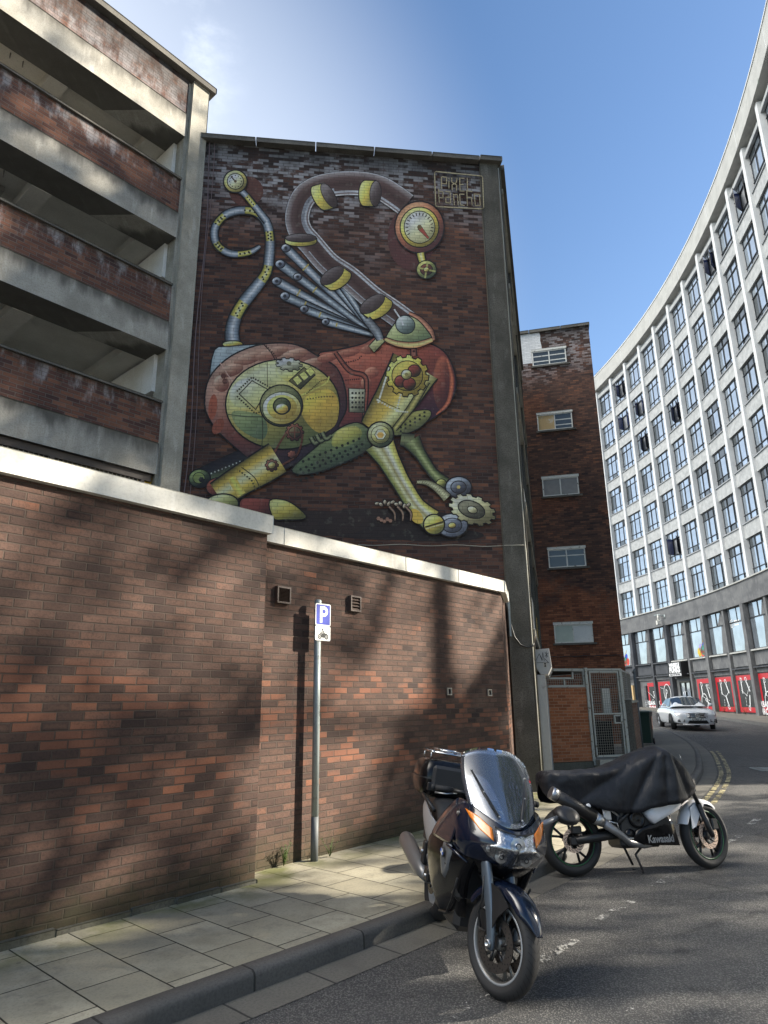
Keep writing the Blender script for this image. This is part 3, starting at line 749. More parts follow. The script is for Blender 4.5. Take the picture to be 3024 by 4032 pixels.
def sqvent(u, z, label):
    t = thing('air_vent', label, 'vent', F2(u, 0, z), group='square vents in the low brick wall'); w_, h_ = .068, .068
    m = MB(); m.lathe([(.062, .030), (.046, .030), (.044, .012), (.062, .012)], 4, smooth=False, closed=True, T=lambda x, y, zz: F2(u+(x*.7071-zz*.7071)*1.10, y, z+(x*.7071+zz*.7071)*1.10))
    m.link('frame', M_ventpale, t, world=True, recalc=True)
    m = MB(); m.box(u-.05, u+.05, -.004, .008, z-.05, z+.05, T=F2); m.link('plate', M_vent, t, world=True, recalc=True)
    m = MB(); m.lathe([(.036, .008), (.036, .017), (.030, .018), (.027, .012), (.0, .012)], 16, T=lambda x, y, zz: F2(u+x, y, z+zz)); m.link('duct', M_void, t, world=True, recalc=True)
sqvent(3.255, 1.755, 'small cream square vent low on the wall, the farther from its corner')
sqvent(4.29, 1.74, 'small cream square vent low on the wall, nearest its end corner')

# ------------------------------------------------------------------ gable building with the mural
MA = 83.19; FM = frame((2.6, 12.21), MA); FS = frame((2.6, 12.21), 13.7)
gable = thing('gable_building', 'tall brick building whose gable end carries a painted machine mural', 'building', (2.6, 12.21, 0))
def P2(f, u, n): return f(u, n, 0)[:2]
mb = MB(); mb.prism([P2(FM, -6.9, 0), P2(FM, 0, 0), P2(FS, 9.9, 0), P2(FM, -6.9, -11)], 0, 13.1)
mb.link('wall', M_muralwall, gable, world=True, recalc=True)
mb = MB(); mb.bbox(-.395, .012, .055, -.33, 0, 13.095, .012, T=FM)
mb.link('pilaster', M_concdark, gable, world=True, recalc=True)
mb = MB(); u = -6.55
while u < -.42: mb.bbox(u+.008, min(u+1.27, -.40)-.008, .13, -.3, 13.10, 13.215, .012, T=FM); u += 1.27
mb.bbox(-.395, .10, .15, -.4, 13.10, 13.225, .012, T=FM)
mb.bbox(.1, 9.9, .16, -.4, 13.06, 13.20, .012, T=FS)
mb.link('coping', M_coping, gable, world=True, recalc=True)
led = MB(); col = MB()
for k, zb in enumerate((2.75, 5.2, 7.65, 10.1, 12.55)):
    led.bbox(.25, 9.88, .10, -.1, zb, zb+.14, .01, T=FS)
for c in (.13, 3.35, 6.6, 9.75): col.bbox(c-.14, c+.14, .075, -.1, 0 if c < 1 or c > 9 else 2.6, 13.05, .01, T=FS)
led.link('ledge', M_conc, gable, world=True, recalc=True); col.link('column', M_concdark, gable, world=True, recalc=True)
for k, zb in enumerate((2.75, 5.2, 7.65, 10.1)):
    for j, (a, b) in enumerate(((.30, 3.2), (3.5, 6.45), (6.75, 9.6))):
        p = MB(); p.box(a, b, .045, -.02, zb+.14, zb+1.0, T=FS)
        p.link('spandrel_panel', M_yellow if (k == 0 and j == 1) else M_paintwhite, gable, world=True, recalc=True)
        f = MB(); f.box(a, b, .02, -.02, zb+1.0, zb+2.44, T=FS); wn = f.link('window', M_glass, gable, world=True, recalc=True)
        for x in [a+(b-a)*q/3 for q in range(4)]:
            f = MB(); f.box(x-.03, x+.03, .035, .015, zb+1.0, zb+2.44, T=FS); f = f.link('mullion', M_winframe, wn); f.data.transform(full(gable).inverted())
# roof rail
mb = MB(); mb.tube([FM(-6.3, -.5, 13.62), FM(-5.2, -.5, 13.6)], .012); mb.tube([FM(-5.22, -.5, 13.2), FM(-5.2, -.5, 13.62)], .012); mb.tube([FM(-6.28, -.5, 13.2), FM(-6.3, -.5, 13.62)], .012)
mb.link('roof_rail', M_galv, gable, world=True)
# cables fixed to the gable
mb = MB(); pts = [FM(-3.1+.15*k, .012+(.004 if k % 2 else 0), 4.385-.012*sin(k*.9)+.004*k/5) for k in range(19)]; pts += [FM(-.39, .06, 4.40), FM(.0, .066, 4.41), FM(.02, .05, 4.40), FM(.022, .03, 3.9), FM(.02, .03, 3.5)]
mb.tube(pts, .0055, 5); tag(mb.link('cable', M_palecable), 'thin pale cable run level across the gable below the mural', 'cable')
def vcable(pts, r, mat, label, cat='cable'):
    m = MB(); m.tube(pts, r, 6); return tag(m.link('cable' if cat == 'cable' else 'conduit', mat), label, cat)
vcable([FM(-6.22+.03*sin(z*1.3)-.13*max(0, (8-z)/4.6)**2, .02, z) for z in [13.1-.5*k for k in range(20)]], .011, M_mauve, 'mauve cable hanging down the left edge of the gable, the thicker of two')
vcable([FM(-6.16+.03*sin(z*1.1+.7)+.02*max(0, (8-z)/4.6), .02, z) for z in [13.1-.5*k for k in range(20)]], .007, M_mauve, 'thin mauve cable at the left edge of the gable, close to the painted pipe loop')
vcable([FM(.028, .045, z) for z in (13.0, 10, 7, 4.5)]+[FM(.032, .05, z) for z in (4.3, 3, 2.0, 1.0, .12)], .011, M_palecable, 'cream conduit running up the street corner of the gable', 'conduit')
vcable([FM(-.37, .09, 3.45), FM(-.37, .10, 3.1), FM(-.36, .09, 2.95), FM(-.30, .075, 2.72), FM(-.2, .075, 2.58), FM(-.08, .08, 2.53), FM(.02, .09, 2.55), FM(.05, .08, 2.6)], .013, M_cable, 'black cable drooping across the pilaster above the shutter box')
m = MB(); m.bbox(-.405, -.365, .14, .055, 2.72, 3.34, .006, T=FM); tag(m.link('junction_box', M_galv, recalc=True), 'narrow grey cable box on the pilaster at the end of the low wall', 'cable box')

# roller shutter with its housing on the street side
sh = thing('roller_shutter', 'closed grey roller shutter with a graffiti-tagged box above it', 'shutter', FS(.2, .1, .12))
prof = [(.03, 2.50), (.33, 2.52), (.355, 2.20), (.28, 2.06), (.15, 2.06), (.03, 2.26)]
m = MB(); m.prism([(a, z) for a, z in prof], .16, 3.05, T=lambda a, z, u: FS(u, a, z)); m.link('housing', M_greybox, sh, world=True, recalc=True, bevel=.008)
for a, b in ((.16, .30), (2.93, 3.05)): m = MB(); m.bbox(a, b, .22, .09, .12, 2.06, .006, T=FS); m.link('guide_rail', M_greybox, sh, world=True, recalc=True)
m = MB(); rings = []
for u in (.30, 2.93):
    rg = []
    for k in range(26*6+1):
        z = .13+k*(2.05-.13)/(26*6); rg.append(FS(u, .15+.022*abs(sin(k/6*PI)), z))
    rings.append(rg)
m.loft(rings, close=False); m.link('curtain', M_greybox, sh, world=True)
def FH(a, b, h): return FS(.158-h, a, b)
m = MB(); strokes(m, FH, [[(.06, 2.27), (.15, 2.43), (.19, 2.31), (.215, 2.45), (.23, 2.30)], [(.165, 2.40), (.20, 2.32)], [(.25, 2.38), (.31, 2.44)], [(.255, 2.45), (.30, 2.37)], [(.28, 2.46), (.275, 2.36)], [(.10, 2.27), (.30, 2.27)], [(.24, 2.34), (.31, 2.26)]], .008, .003)
m.link('graffiti', M_signblack, sh, world=True)
m = MB(); m.poly([FH(x, z, .003) for x, z in [(.215, 2.19), (.265, 2.19), (.268, 2.275), (.213, 2.275)]]); m.poly([FH(.24+.016*cos(q), 2.25+.018*sin(q), .0045) for q in [k*PI/5 for k in range(10)]], 1); m.poly([FH(x, z, .0045) for x, z in [(.222, 2.195), (.258, 2.195), (.250, 2.228), (.230, 2.228)]], 1)
m.link('sticker', [M_ventpale, M_signblack], sh, world=True)

# ------------------------------------------------------------------ multi-storey car park
FC = frame((-3.72, 11.45), 41.0)
park = thing('car_park', 'open-sided concrete and brick multi-storey car park at the upper left', 'car park', (-3.72, 11.45, 0))
U0 = -15.0; B0 = 5.53; LV = 2.455
m = MB(); m.bbox(-.385, .0, .06, -.35, 0, 14.38, .012, T=FC); m.box(-.45, -.385, -.03, -.35, 0, 14.36, T=FC)
m.link('column', M_conc, park, world=True, recalc=True)
for k in range(4):
    b = B0+k*LV; top = b+1.36 if k < 3 else 14.38
    m = MB(); m.bbox(U0, -.45, .0, -.62, b, b+.59, .012, T=FC); m.link('fascia_beam', M_fascia, park, world=True, recalc=True)
    m = MB(); m.box(U0, -.45, -.012, -.24, b+.605, top, T=FC); m.link('parapet', M_parkbrick, park, world=True, recalc=True)
    m = MB()
    if k < 3: m.bbox(U0, -.455, .035, -.28, top, top+.045, .008, T=FC)
    else: m.bbox(U0, .13, .13, -.34, top, top+.15, .015, T=FC)
    m.link('coping', M_coping, park, world=True, recalc=True)
    m = MB(); m.box(U0, -.46, -.625, -11, b+.20, b+.46, T=FC)           # deck
    u = -2.75
    while u > U0:
        m.box(u-.17, u+.17, -.63, -10.5, b-.01, b+.20, T=FC); u -= 1.42
    m.box(-.95, -.46, -.63, -10.5, b+.03, b+.20, T=FC)
    m.link('deck', M_soffit, park, world=True, recalc=True)
    m = MB(); u = -3.4
    while u > U0: m.box(u-.30, u+.26, -1.3, -1.52, b+.10, b+.2, T=FC); m.tube([FC(u+.1, -.9, b+.2), FC(u+.1, -.9, b+.06)], .012, 5); m.tube([FC(u-.12, -.9, b+.2), FC(u-.12, -.9, b+.08)], .012, 5); u -= 1.42
    m.link('ceiling_fitting', M_slabdark, park, world=True, recalc=True)
    if k > 0:
        a = b-LV+1.36+.34
        m = MB(); m.box(-.52, -.40, -.30, -8.0, a, b+.0, T=FC); m.link('end_wall', M_whitewall, park, world=True, recalc=True)
m = MB(); m.box(-.40, .0, -.36, -11, 0, 13.3, T=FC)
for k in range(4): m.box(U0, -.40, -11, -11.25, B0+k*LV-.1, B0+k*LV+1.2, T=FC)
for u in (-14.5, -9.7, -5.0): m.box(u-.2, u+.2, -10.6, -11, 0, 13.3, T=FC)
m.link('rear_wall', M_slabdark, park, world=True, recalc=True)
# meshed opening at the bottom
m = MB(); m.box(U0, -.5, -.06, -.12, 5.40, 5.52, T=FC)
for u in (-.66, -2.2, -3.75, -5.3, -6.9, -8.5): m.box(u-.035, u+.035, -.06, -.12, 3.0, 5.40, T=FC)
m.link('grille_frame', M_brownframe, park, world=True, recalc=True)
m = MB()
u = -9.0
while u < -.7: m.box(u-.004, u+.004, -.075, -.083, 3.6, 5.40, T=FC); u += .075
z = 3.6
while z < 5.4: m.box(-9.0, -.66, -.084, -.092, z-.004, z+.004, T=FC); z += .075
m.link('wire_mesh', M_meshwire, park, world=True, recalc=True)
m = MB(); m.box(-.64, -.455, -.13, -.3, 0, 5.50, T=FC); m.box(-1.5, -.9, -1.0, -1.2, 0, 5.2, T=FC); m.link('yellow_post', M_yellow, park, world=True, recalc=True)
m = MB(); m.box(U0, -.5, -1.8, -1.9, 0, 5.5, T=FC); m.link('dark_backdrop', M_void, park, world=True, recalc=True)  # near-black sheet stands for the unlit space behind the mesh

# ------------------------------------------------------------------ stair tower
FT = frame((4.509, 22.534), 103.9)
tower = thing('stair_tower', 'narrow dark brick tower with one column of five small windows', 'building', FT(3.2, 0, 0.2))
m = MB(); m.box(0, 3.2, 0, -6, 0, 14.85, T=FT); m.link('wall', M_tower, tower, world=True, recalc=True)
m = MB()
for a, b in ((-.1, 1.05), (1.06, 2.2), (2.21, 3.24)): m.bbox(a, b, .07, -.4, 14.85, 14.96, .012, T=FT)
m.link('coping', M_coping, tower, world=True, recalc=True)
m = MB(); m.poly([FT(u, .004, z) for u, z in [(.0, 13.6), (1.09, 13.62), (1.09, 14.13), (1.48, 14.14), (1.47, 14.30), (1.44, 14.5), (1.46, 14.7), (1.43, 14.84), (0, 14.84)]]); m.link('white_paint', M_whitebrick, tower, world=True)
def towin(z0, z1, kinds):
    a, b = 1.10, 2.32; mid = (a+b)/2
    fr = MB(); e = .04
    fr.box(a, b, .03, 0, z0, z0+e, T=FT); fr.box(a, b, .03, 0, z1-e, z1, T=FT)
    for x in (a, mid-e/2, b-e): fr.box(x, x+e, .03, 0, z0+e, z1-e, T=FT)
    o = fr.link('window', M_paintwhite, tower, world=True, recalc=True)
    m = MB(); m.bbox(a-.02, b+.03, .05, -.02, z1+.002, z1+.085, .008, T=FT); s = m.link('lintel', M_paintwhite, o); s.data.transform(full(tower).inverted())
    m = MB(); m.bbox(a-.06, b+.10, .07, -.02, z0-.06, z0-.002, .008, T=FT); s = m.link('sill', M_coping, o); s.data.transform(full(tower).inverted())
    for (x0, x1), kd in zip(((a+e, mid-e/2), (mid+e/2, b-e)), kinds):
        m = MB(); m.box(x0, x1, .012, -.01, z0+e, z1-e, T=FT)
        s = m.link('pane' if kd[0] in (M_glass2,) else 'panel', kd[0], o, recalc=True); s.data.transform(full(tower).inverted())
        if kd[1]:
            m = MB()
            for f in kd[1]: z = z0+e+(z1-z0-2*e)*f; m.box(x0, x1, .018, .0125, z-.018, z+.018, T=FT)
            s = m.link('glazing_bar', M_paintwhite, o, recalc=True); s.data.transform(full(tower).inverted())
towin(13.46, 14.05, ((M_glass2, (.27, .68)), (M_glass2, (.27, .68))))
towin(10.88, 11.50, ((M_board, ()), (M_glass2, (.25, .62))))
towin(8.42, 9.07, ((M_curtain, ()), (M_curtain, ())))
towin(5.89, 6.52, ((M_glass2, (.66,)), (M_glass2, (.66,))))
towin(3.38, 3.98, ((M_frost, ()), (M_whiteboard, ())))
m = MB(); m.tube([FT(.3+.14*k, .015, 2.95+.012*sin(k*1.7)) for k in range(21)], .012, 5); tag(m.link('cable', M_cable), 'black cable sagging across the brick tower under its lowest window', 'cable')

# ------------------------------------------------------------------ yard with wire cage
FO = frame((3.53, 15.34), 75)
yw = thing('brick_wall', 'bright orange brick wall under a wire cage beside the shutter', 'wall', FO(.5, 0, .17))
m = MB(); m.box(-.25, 1.03, 0, -.22, .30, 1.875, T=FO); m.link('brickwork', M_orange, yw, world=True, recalc=True)
m = MB(); m.bbox(-.25, 1.035, .03, -.22, .02, .31, .012, T=FO); m.link('footing', M_plinth, yw, world=True, recalc=True)
cage = thing('wire_cage', 'grey steel and wire mesh cage over the yard between shutter and bin', 'cage', FO(1.1, 0, .3))
def wires(mb, u0, u1, z0, z1, n, T, du=.055, r=.003):
    u = u0
    while u <= u1: mb.box(u-r, u+r, n-r, n+r, z0, z1, T=T); u += du
    z = z0
    while z <= z1: mb.box(u0, u1, n+r, n+3*r, z-r, z+r, T=T); z += du
fr = MB()
fr.box(-.2, 1.05, -.02, -.07, 1.88, 1.93, T=FO); fr.box(-.2, 1.05, -.02, -.07, 2.24, 2.29, T=FO); fr.box(-.2, .72, -.025, -.06, 2.06, 2.10, T=FO)
fr.box(.50, .535, -.02, -.06, 1.93, 2.06, T=FO); fr.box(.72, .755, -.02, -.06, 2.06, 2.22, T=FO); fr.box(.99, 1.02, -.02, -.06, 1.93, 2.24, T=FO)
fr.box(1.03, 1.095, .02, -.05, .22, 2.31, T=FO); fr.box(1.095, 2.0, -.02, -.06, 2.25, 2.295, T=FO); fr.box(1.93, 2.0, .0, -.06, .30, 2.25, T=FO)
fr.link('frame', M_cageframe, cage, world=True, recalc=True)
m = MB(); wires(m, -.2, .99, 1.93, 2.05, -.045, FO); wires(m, .76, .99, 2.06, 2.24, -.045, FO); m.link('wire_mesh', M_meshwire, cage, world=True, recalc=True)
FR = frame(FO(1.97, -.03, 0)[:2], 23.0)                     # side of the yard, running back towards the tower
fr = MB()
fr.box(0, 3.2, .02, -.02, 2.24, 2.285, T=FR); fr.box(1.6, 1.64, .02, -.02, 1.57, 2.24, T=FR); fr.box(3.16, 3.2, .02, -.02, 1.57, 2.24, T=FR); fr.box(0.05, 3.2, .02, -.02, 1.575, 1.61, T=FR)
fr.link('side_frame', M_cageframe, cage, world=True, recalc=True)
m = MB(); wires(m, .05, 3.16, 1.61, 2.24, 0, FR, .05); m.link('side_mesh', M_meshwire, cage, world=True, recalc=True)
m = MB()                                                     # wire roof with slatted sheet
for k in range(26): a = k*.25; m.box(-.3, 2.0+.12*a, -.1-a, -.115-a, 2.262, 2.272, T=FO)
for k in range(24): m.box(-.3+k*.1, -.292+k*.1, -.05, -6.5, 2.252, 2.260, T=FO)
m.link('roof_mesh', M_meshwire, cage, world=True, recalc=True)
m = MB(); m.box(-.3, 2.2, -1.0, -6.6, 2.30, 2.34, T=FO); m.link('roof_sheet', M_slabdark, cage, world=True, recalc=True)
gate = thing('mesh_gate', 'closed wire mesh gate with lock box between orange wall and side wall', 'gate', FO(1.5, 0, .38))
fr = MB(); g0, g1 = 1.155, 1.915
for a, b, c, d in ((g0, g0+.035, .38, 2.24), (g1-.035, g1, .38, 2.24), (g0+.035, g1-.035, .38, .42), (g0+.035, g1-.035, 2.20, 2.24), (g0+.035, g1-.035, 1.28, 1.315)): fr.box(a, b, -.02, -.055, c, d, T=FO)
fr.link('frame', M_cageframe, gate, world=True, recalc=True)
m = MB(); wires(m, g0+.035, g1-.035, .42, 2.20, -.048, FO); m.link('wire_mesh', M_meshwire, gate, world=True, recalc=True)
m = MB()
for a, b, c, d in ((1.68, 1.88, 1.08, 1.11), (1.68, 1.88, 1.24, 1.27), (1.68, 1.71, 1.11, 1.24), (1.85, 1.88, 1.11, 1.24)): m.box(a, b, .0, -.05, c, d, T=FO)
m.box(1.72, 1.84, -.03, -.045, 1.11, 1.24, T=FO, m=1)
m.link('lock_box', [M_cageframe, M_black], gate, world=True, recalc=True)
m = MB(); m.box(1.1, 2.05, .18, -.5, .05, .34, T=FO); struct(m.link('path_step', M_conc, recalc=True))
m = MB(); m.bbox(1.62, 1.82, -.30, -.34, 1.30, 1.86, .004, T=FO); tag(m.link('board', M_paintwhite, recalc=True), 'pale upright board leaning inside the mesh gate', 'board')
m = MB(); m.box(1.3, 2.4, -1.2, -2.2, .1, 1.1, T=FO); m.box(.2, 1.1, -1.6, -2.2, .1, 1.3, T=FO); tag(m.link('dark_boxes', M_void, recalc=True, bevel=.05), 'dark bulky shape behind the mesh gate', 'storage')  # near-black boxes fill the space behind the gate
sw = thing('brick_wall', 'weathered low brick yard wall behind the green bin, ending in a concrete pier', 'wall', FR(1.5, .1, .2))
m = MB(); m.box(.26, 3.3, .12, -.1, .02, 1.52, T=FR); m.link('brickwork', M_sidebrick, sw, world=True, recalc=True)
m = MB(); m.bbox(.26, 3.33, .15, -.13, 1.52, 1.58, .008, T=FR); m.link('coping', M_conc, sw, world=True, recalc=True)
m = MB(); m.bbox(.03, .26, .16, -.12, .02, 1.60, .01, T=FR); m.link('pier', M_concdark, sw, world=True, recalc=True)
m = MB(); m.tube([(7.1, 19.6, .2), (7.1, 19.6, 2.35)], .035); m.tube([(7.06, 19.58, 2.32), (7.14, 19.62, 2.42)], .03); tag(m.link('post', M_galvdark), 'thin grey steel post rising behind the yard wall', 'post')
# ------------------------------------------------------------------ the painted machine on the gable
# drawn in drawing units; cv() turns them into metres along and up the wall; each coat lies a fraction of a millimetre on the last
def mural():
    def lin(c): return tuple(min(.85, 1.60*((v/255/12.92) if v < 10 else ((v/255+.055)/1.055)**2.4)) for v in c)
    V=[];F=[];C=[];layer=[0]
    LH=.00016
    def nl(): layer[0]+=1
    def addv(p,c):
        u, z = p; V.append(FM(u, .003+layer[0]*LH, z)); C.append(lin(c)); return len(V)-1
    def mixc(a,b,t): return tuple(a[i]*(1-t)+b[i]*t for i in range(3))
    def smooth(P,n=5,closed=True):
        out=[];m=len(P)
        for i in range(m if closed else m-1):
            p=[P[(i+k)%m] if closed else P[max(0,min(m-1,i+k))] for k in (-1,0,1,2)]
            for j in range(n):
                t=j/n; out.append(tuple(.5*(2*p[1][a]+(p[2][a]-p[0][a])*t+(2*p[0][a]-5*p[1][a]+4*p[2][a]-p[3][a])*t*t+(3*p[1][a]-p[0][a]-3*p[2][a]+p[3][a])*t**3) for a in (0,1)))
        if not closed: out.append(P[-1])
        return out
    DK=(24,26,28)
    def outline(P,w):
        if not w: return
        nl(); n=len(P); area=sum(P[i][0]*P[(i+1)%n][1]-P[(i+1)%n][0]*P[i][1] for i in range(n)); s=1 if area>0 else -1
        ids=[]; 
        out=[]
        for i in range(n):
            a,b=P[i-1],P[(i+1)%n]; dx,dy=b[0]-a[0],b[1]-a[1]; l=math.hypot(dx,dy) or 1
            out.append((P[i][0]+s*dy/l*w,P[i][1]-s*dx/l*w))
        F.append(tuple(addv(cv(p),DK) for p in out))
    CV=[None]
    H8=(4.710366, -0.332395, -6.938799, -0.128148, -4.215952, 13.443671, -0.044482, 0.104935)
    def cv(p):
        x, y = p
        if CV[0]: x, y = 948+x*.5, 59.25+y*.5
        x /= 1000; y /= 1000; w_ = H8[6]*x+H8[7]*y+1
        return ((H8[0]*x+H8[1]*y+H8[2])/w_, (H8[3]*x+H8[4]*y+H8[5])/w_)
    def flat(P,c,ol=4):
        outline(P,ol); nl(); F.append(tuple(addv(cv(p),c) for p in P))
    def shade(P,base,light,dark,ol=5,ctr=None,ld=(-.6,-.8),sm=True,n=4):
        if sm: P=smooth(P,n)
        outline(P,ol); nl()
        cx=ctr or (sum(p[0] for p in P)/len(P),sum(p[1] for p in P)/len(P))
        rx=max(abs(p[0]-cx[0]) for p in P); ry=max(abs(p[1]-cx[1]) for p in P)
        rings=[]
        for k,sc in enumerate((1,.86,.62,.32)):
            r=[]
            for p in P:
                d=((p[0]-cx[0])/rx,(p[1]-cx[1])/ry); t=(d[0]*ld[0]+d[1]*ld[1])*sc
                c=mixc(base,light,max(0,min(1,t*1.3))) if t>0 else mixc(base,dark,max(0,min(1,-t*1.25)))
                if k==0: c=mixc(c,dark,.25)
                r.append(addv(cv((cx[0]+(p[0]-cx[0])*sc,cx[1]+(p[1]-cx[1])*sc)),c))
            rings.append(r)
        c0=addv(cv(cx),mixc(base,light,.25)); m=len(P)
        for a,b in zip(rings,rings[1:]):
            for j in range(m): F.append((a[j],a[(j+1)%m],b[(j+1)%m],b[j]))
        for j in range(m): F.append((rings[-1][j],rings[-1][(j+1)%m],c0))
    def ell(cx,cy,rx,ry,rot=0,n=26,a0=0,a1=2*math.pi):
        full=abs(a1-a0-2*math.pi)<1e-6; k=n if full else n+1
        return [(cx+rx*math.cos(t)*math.cos(rot)-ry*math.sin(t)*math.sin(rot),cy+rx*math.cos(t)*math.sin(rot)+ry*math.sin(t)*math.cos(rot)) for t in [a0+(a1-a0)*i/n for i in range(k)]]
    def ball(cx,cy,rx,ry=None,base=(150,140,60),light=(225,220,160),dark=(70,70,40),ol=5,rot=0): shade(ell(cx,cy,rx,ry or rx,rot),base,light,dark,ol,sm=False)
    def strip(P,W,cols,ol=5,sm=True,n=5):
        if sm:
            Q=smooth([(p[0],p[1]) for p in P],n,False); WW=[]
            for i in range(len(P)-1): WW+=[W[i]+(W[i+1]-W[i])*j/n for j in range(n)]
            WW.append(W[-1])
        else: Q,WW=P,W
        L=[];Rr=[];nm=[]
        for i,q in enumerate(Q):
            a,b=Q[max(0,i-1)],Q[min(len(Q)-1,i+1)]; dx,dy=b[0]-a[0],b[1]-a[1]; l=math.hypot(dx,dy); nm.append((-dy/l,dx/l))
        edge=lambda s,e: [(q[0]+s*nn[0]*(w/2+e),q[1]+s*nn[1]*(w/2+e)) for q,nn,w in zip(Q,nm,WW)]
        if ol:
            nl(); a=[addv(cv(p),DK) for p in edge(-1,ol)]; b=[addv(cv(p),DK) for p in edge(1,ol)]
            for i in range(len(Q)-1): F.append((a[i],a[i+1],b[i+1],b[i]))
        nl(); k=len(cols); rows=[]
        for i,(q,nn,w) in enumerate(zip(Q,nm,WW)):
            rows.append([addv(cv((q[0]+nn[0]*w*(j/(k-1)-.5),q[1]+nn[1]*w*(j/(k-1)-.5))),cols[j]) for j in range(k)])
        for a,b in zip(rows,rows[1:]):
            for j in range(k-1): F.append((a[j],a[j+1],b[j+1],b[j]))
        return Q,nm,WW
    def line(P,w,c,lay=True):
        if lay: nl()
        for (x0,y0),(x1,y1) in zip(P,P[1:]):
            dx,dy=x1-x0,y1-y0; l=math.hypot(dx,dy) or 1; px,py=-dy/l*w/2,dx/l*w/2; ex,ey=dx/l*w*.3,dy/l*w*.3
            F.append(tuple(addv(cv(p),c) for p in ((x0-px-ex,y0-py-ey),(x1-px+ex,y1-py+ey),(x1+px+ex,y1+py+ey),(x0+px-ex,y0+py-ey))))
    def dots(P,r,c,lay=True,n=6):
        if lay: nl()
        for x,y in P: F.append(tuple(addv(cv(p),c) for p in ell(x,y,r,r,0,n)))
    def along(P,k):
        out=[];L=[0]
        for a,b in zip(P,P[1:]): L.append(L[-1]+math.hypot(b[0]-a[0],b[1]-a[1]))
        for i in range(k):
            s=L[-1]*(i+.5)/k
            for j in range(len(P)-1):
                if L[j]<=s<=L[j+1]: t=(s-L[j])/(L[j+1]-L[j]); out.append((P[j][0]+(P[j+1][0]-P[j][0])*t,P[j][1]+(P[j+1][1]-P[j][1])*t)); break
        return out
    def gear(cx,cy,rx,ry,teeth,c,l,d,rot=0,ol=5,depth=.16):
        P=[]
        for i in range(teeth):
            for f,r in ((-.28,1-depth),(-.2,1),(.2,1),(.28,1-depth)):
                t=2*math.pi*(i+f)/teeth; P.append((cx+rx*r*math.cos(t)*math.cos(rot)-ry*r*math.sin(t)*math.sin(rot),cy+rx*r*math.cos(t)*math.sin(rot)+ry*r*math.sin(t)*math.cos(rot)))
        shade(P,c,l,d,ol,ctr=(cx,cy),sm=False)
    GB=[(52,58,64),(120,132,142),(196,204,206),(128,140,150),(66,74,84)]      # grey pipe
    BR=[(76,72,38),(196,162,54),(236,224,150),(206,166,56),(100,92,46)]        # brass cylinder
    GR=[(44,52,40),(96,108,64),(150,158,104),(100,112,66),(48,56,44)]
    YL=[(110,100,40),(205,180,70),(238,230,150),(196,180,70),(110,110,50)]
    # dark wash under the machine
    for (x,y,a,b,c) in ((950,1850,420,70,(44,37,35)),(1000,1880,330,48,(38,33,33)),(640,1850,260,60,(44,36,34)),(1200,1905,230,30,(32,30,31))): flat(ell(x,y,a,b,0,30),c,0)
    # glow patches behind
    flat(ell(320,300,80,70),(86,50,40),0); flat(ell(1090,520,110,150),(80,46,44),0)
    # fan of grey organ pipes
    root=(925,975)
    for tip,wd,sh in (((505,565),40,0),((575,545),36,.1),((640,550),36,.05),((478,640),42,.15),((462,720),40,.0),((560,700),36,.1),((500,790),40,.2),((590,850),36,.1),((690,910),32,.05)):
        g=[tuple(v*(1-sh*.7) for v in c) for c in GB]
        dx,dy=root[0]-tip[0],root[1]-tip[1]
        strip([tip,(tip[0]+dx*.5,tip[1]+dy*.5),(root[0]-dx*.06,root[1]-dy*.06)],[wd,wd*.8,16],g,5,n=3)
        ball(tip[0],tip[1],wd*.5,wd*.42,(112,118,128),(196,200,206),(60,64,74),4); dots([tip],wd*.22,(44,48,54))
        q=.22; line([(tip[0]+dx*q-dy*.03,tip[1]+dy*q+dx*.03),(tip[0]+dx*q+dy*.03,tip[1]+dy*q-dx*.03)],7,(170,150,70))
    # glass pipe
    NP=smooth([(1075,915),(1000,860),(905,795),(800,705),(705,640),(625,550),(575,490),(558,420),(585,335),(645,290),(740,268),(850,266),(940,285),(1010,325),(1065,365)],6,False)
    strip(NP,[112]*len(NP),[(150,142,140),(84,64,60),(62,42,38),(76,56,52),(128,118,116)],2,sm=False)
    def off(P,d):
        o=[]
        for i,q in enumerate(P):
            a,b=P[max(0,i-1)],P[min(len(P)-1,i+1)]; dx,dy=b[0]-a[0],b[1]-a[1]; l=math.hypot(dx,dy); o.append((q[0]-dy/l*d,q[1]+dx/l*d))
        return o
    line(off(NP,38),9,(176,178,182)); line(off(NP,-30)[4:30],5,(150,152,156)); line(off(NP,52),4,(206,206,206)); line(off(NP,-54),4,(170,170,172)); line(off(NP,26)[30:60],14,(150,152,158))
    def ring(cx,cy,ang,w,h,fl=1):
        ex,ey=math.cos(ang),math.sin(ang); nx,ny=-ey,ex
        P=[(cx+ex*w*math.cos(t)+nx*h*.42*math.sin(t),cy+ey*w*math.cos(t)+ny*h*.42*math.sin(t)) for t in [2*math.pi*i/26 for i in range(26)]]
        A=[(cx+ex*w*math.cos(t)+nx*(h*.42*math.sin(t)-fl*h*.3),cy+ey*w*math.cos(t)+ny*(h*.42*math.sin(t)-fl*h*.12)) for t in [2*math.pi*i/26 for i in range(26)]]
        B=[(cx+ex*w*math.cos(t)+nx*(h*.42*math.sin(t)+fl*h*.55),cy+ey*w*math.cos(t)+ny*(h*.42*math.sin(t)+fl*h*.30)) for t in ([math.pi*i/14 for i in range(15)] if fl>0 else [math.pi+math.pi*i/14 for i in range(15)])]
        top=[A[i] for i in (range(0,14) if fl>0 else list(range(13,26))+[0])]
        shade(B+top[::-1],(196,172,62),(236,228,140),(120,112,44),5,sm=False,ld=(-.8,-.4))
        shade(A,(74,62,60),(120,112,110),(54,44,42),3,sm=False)
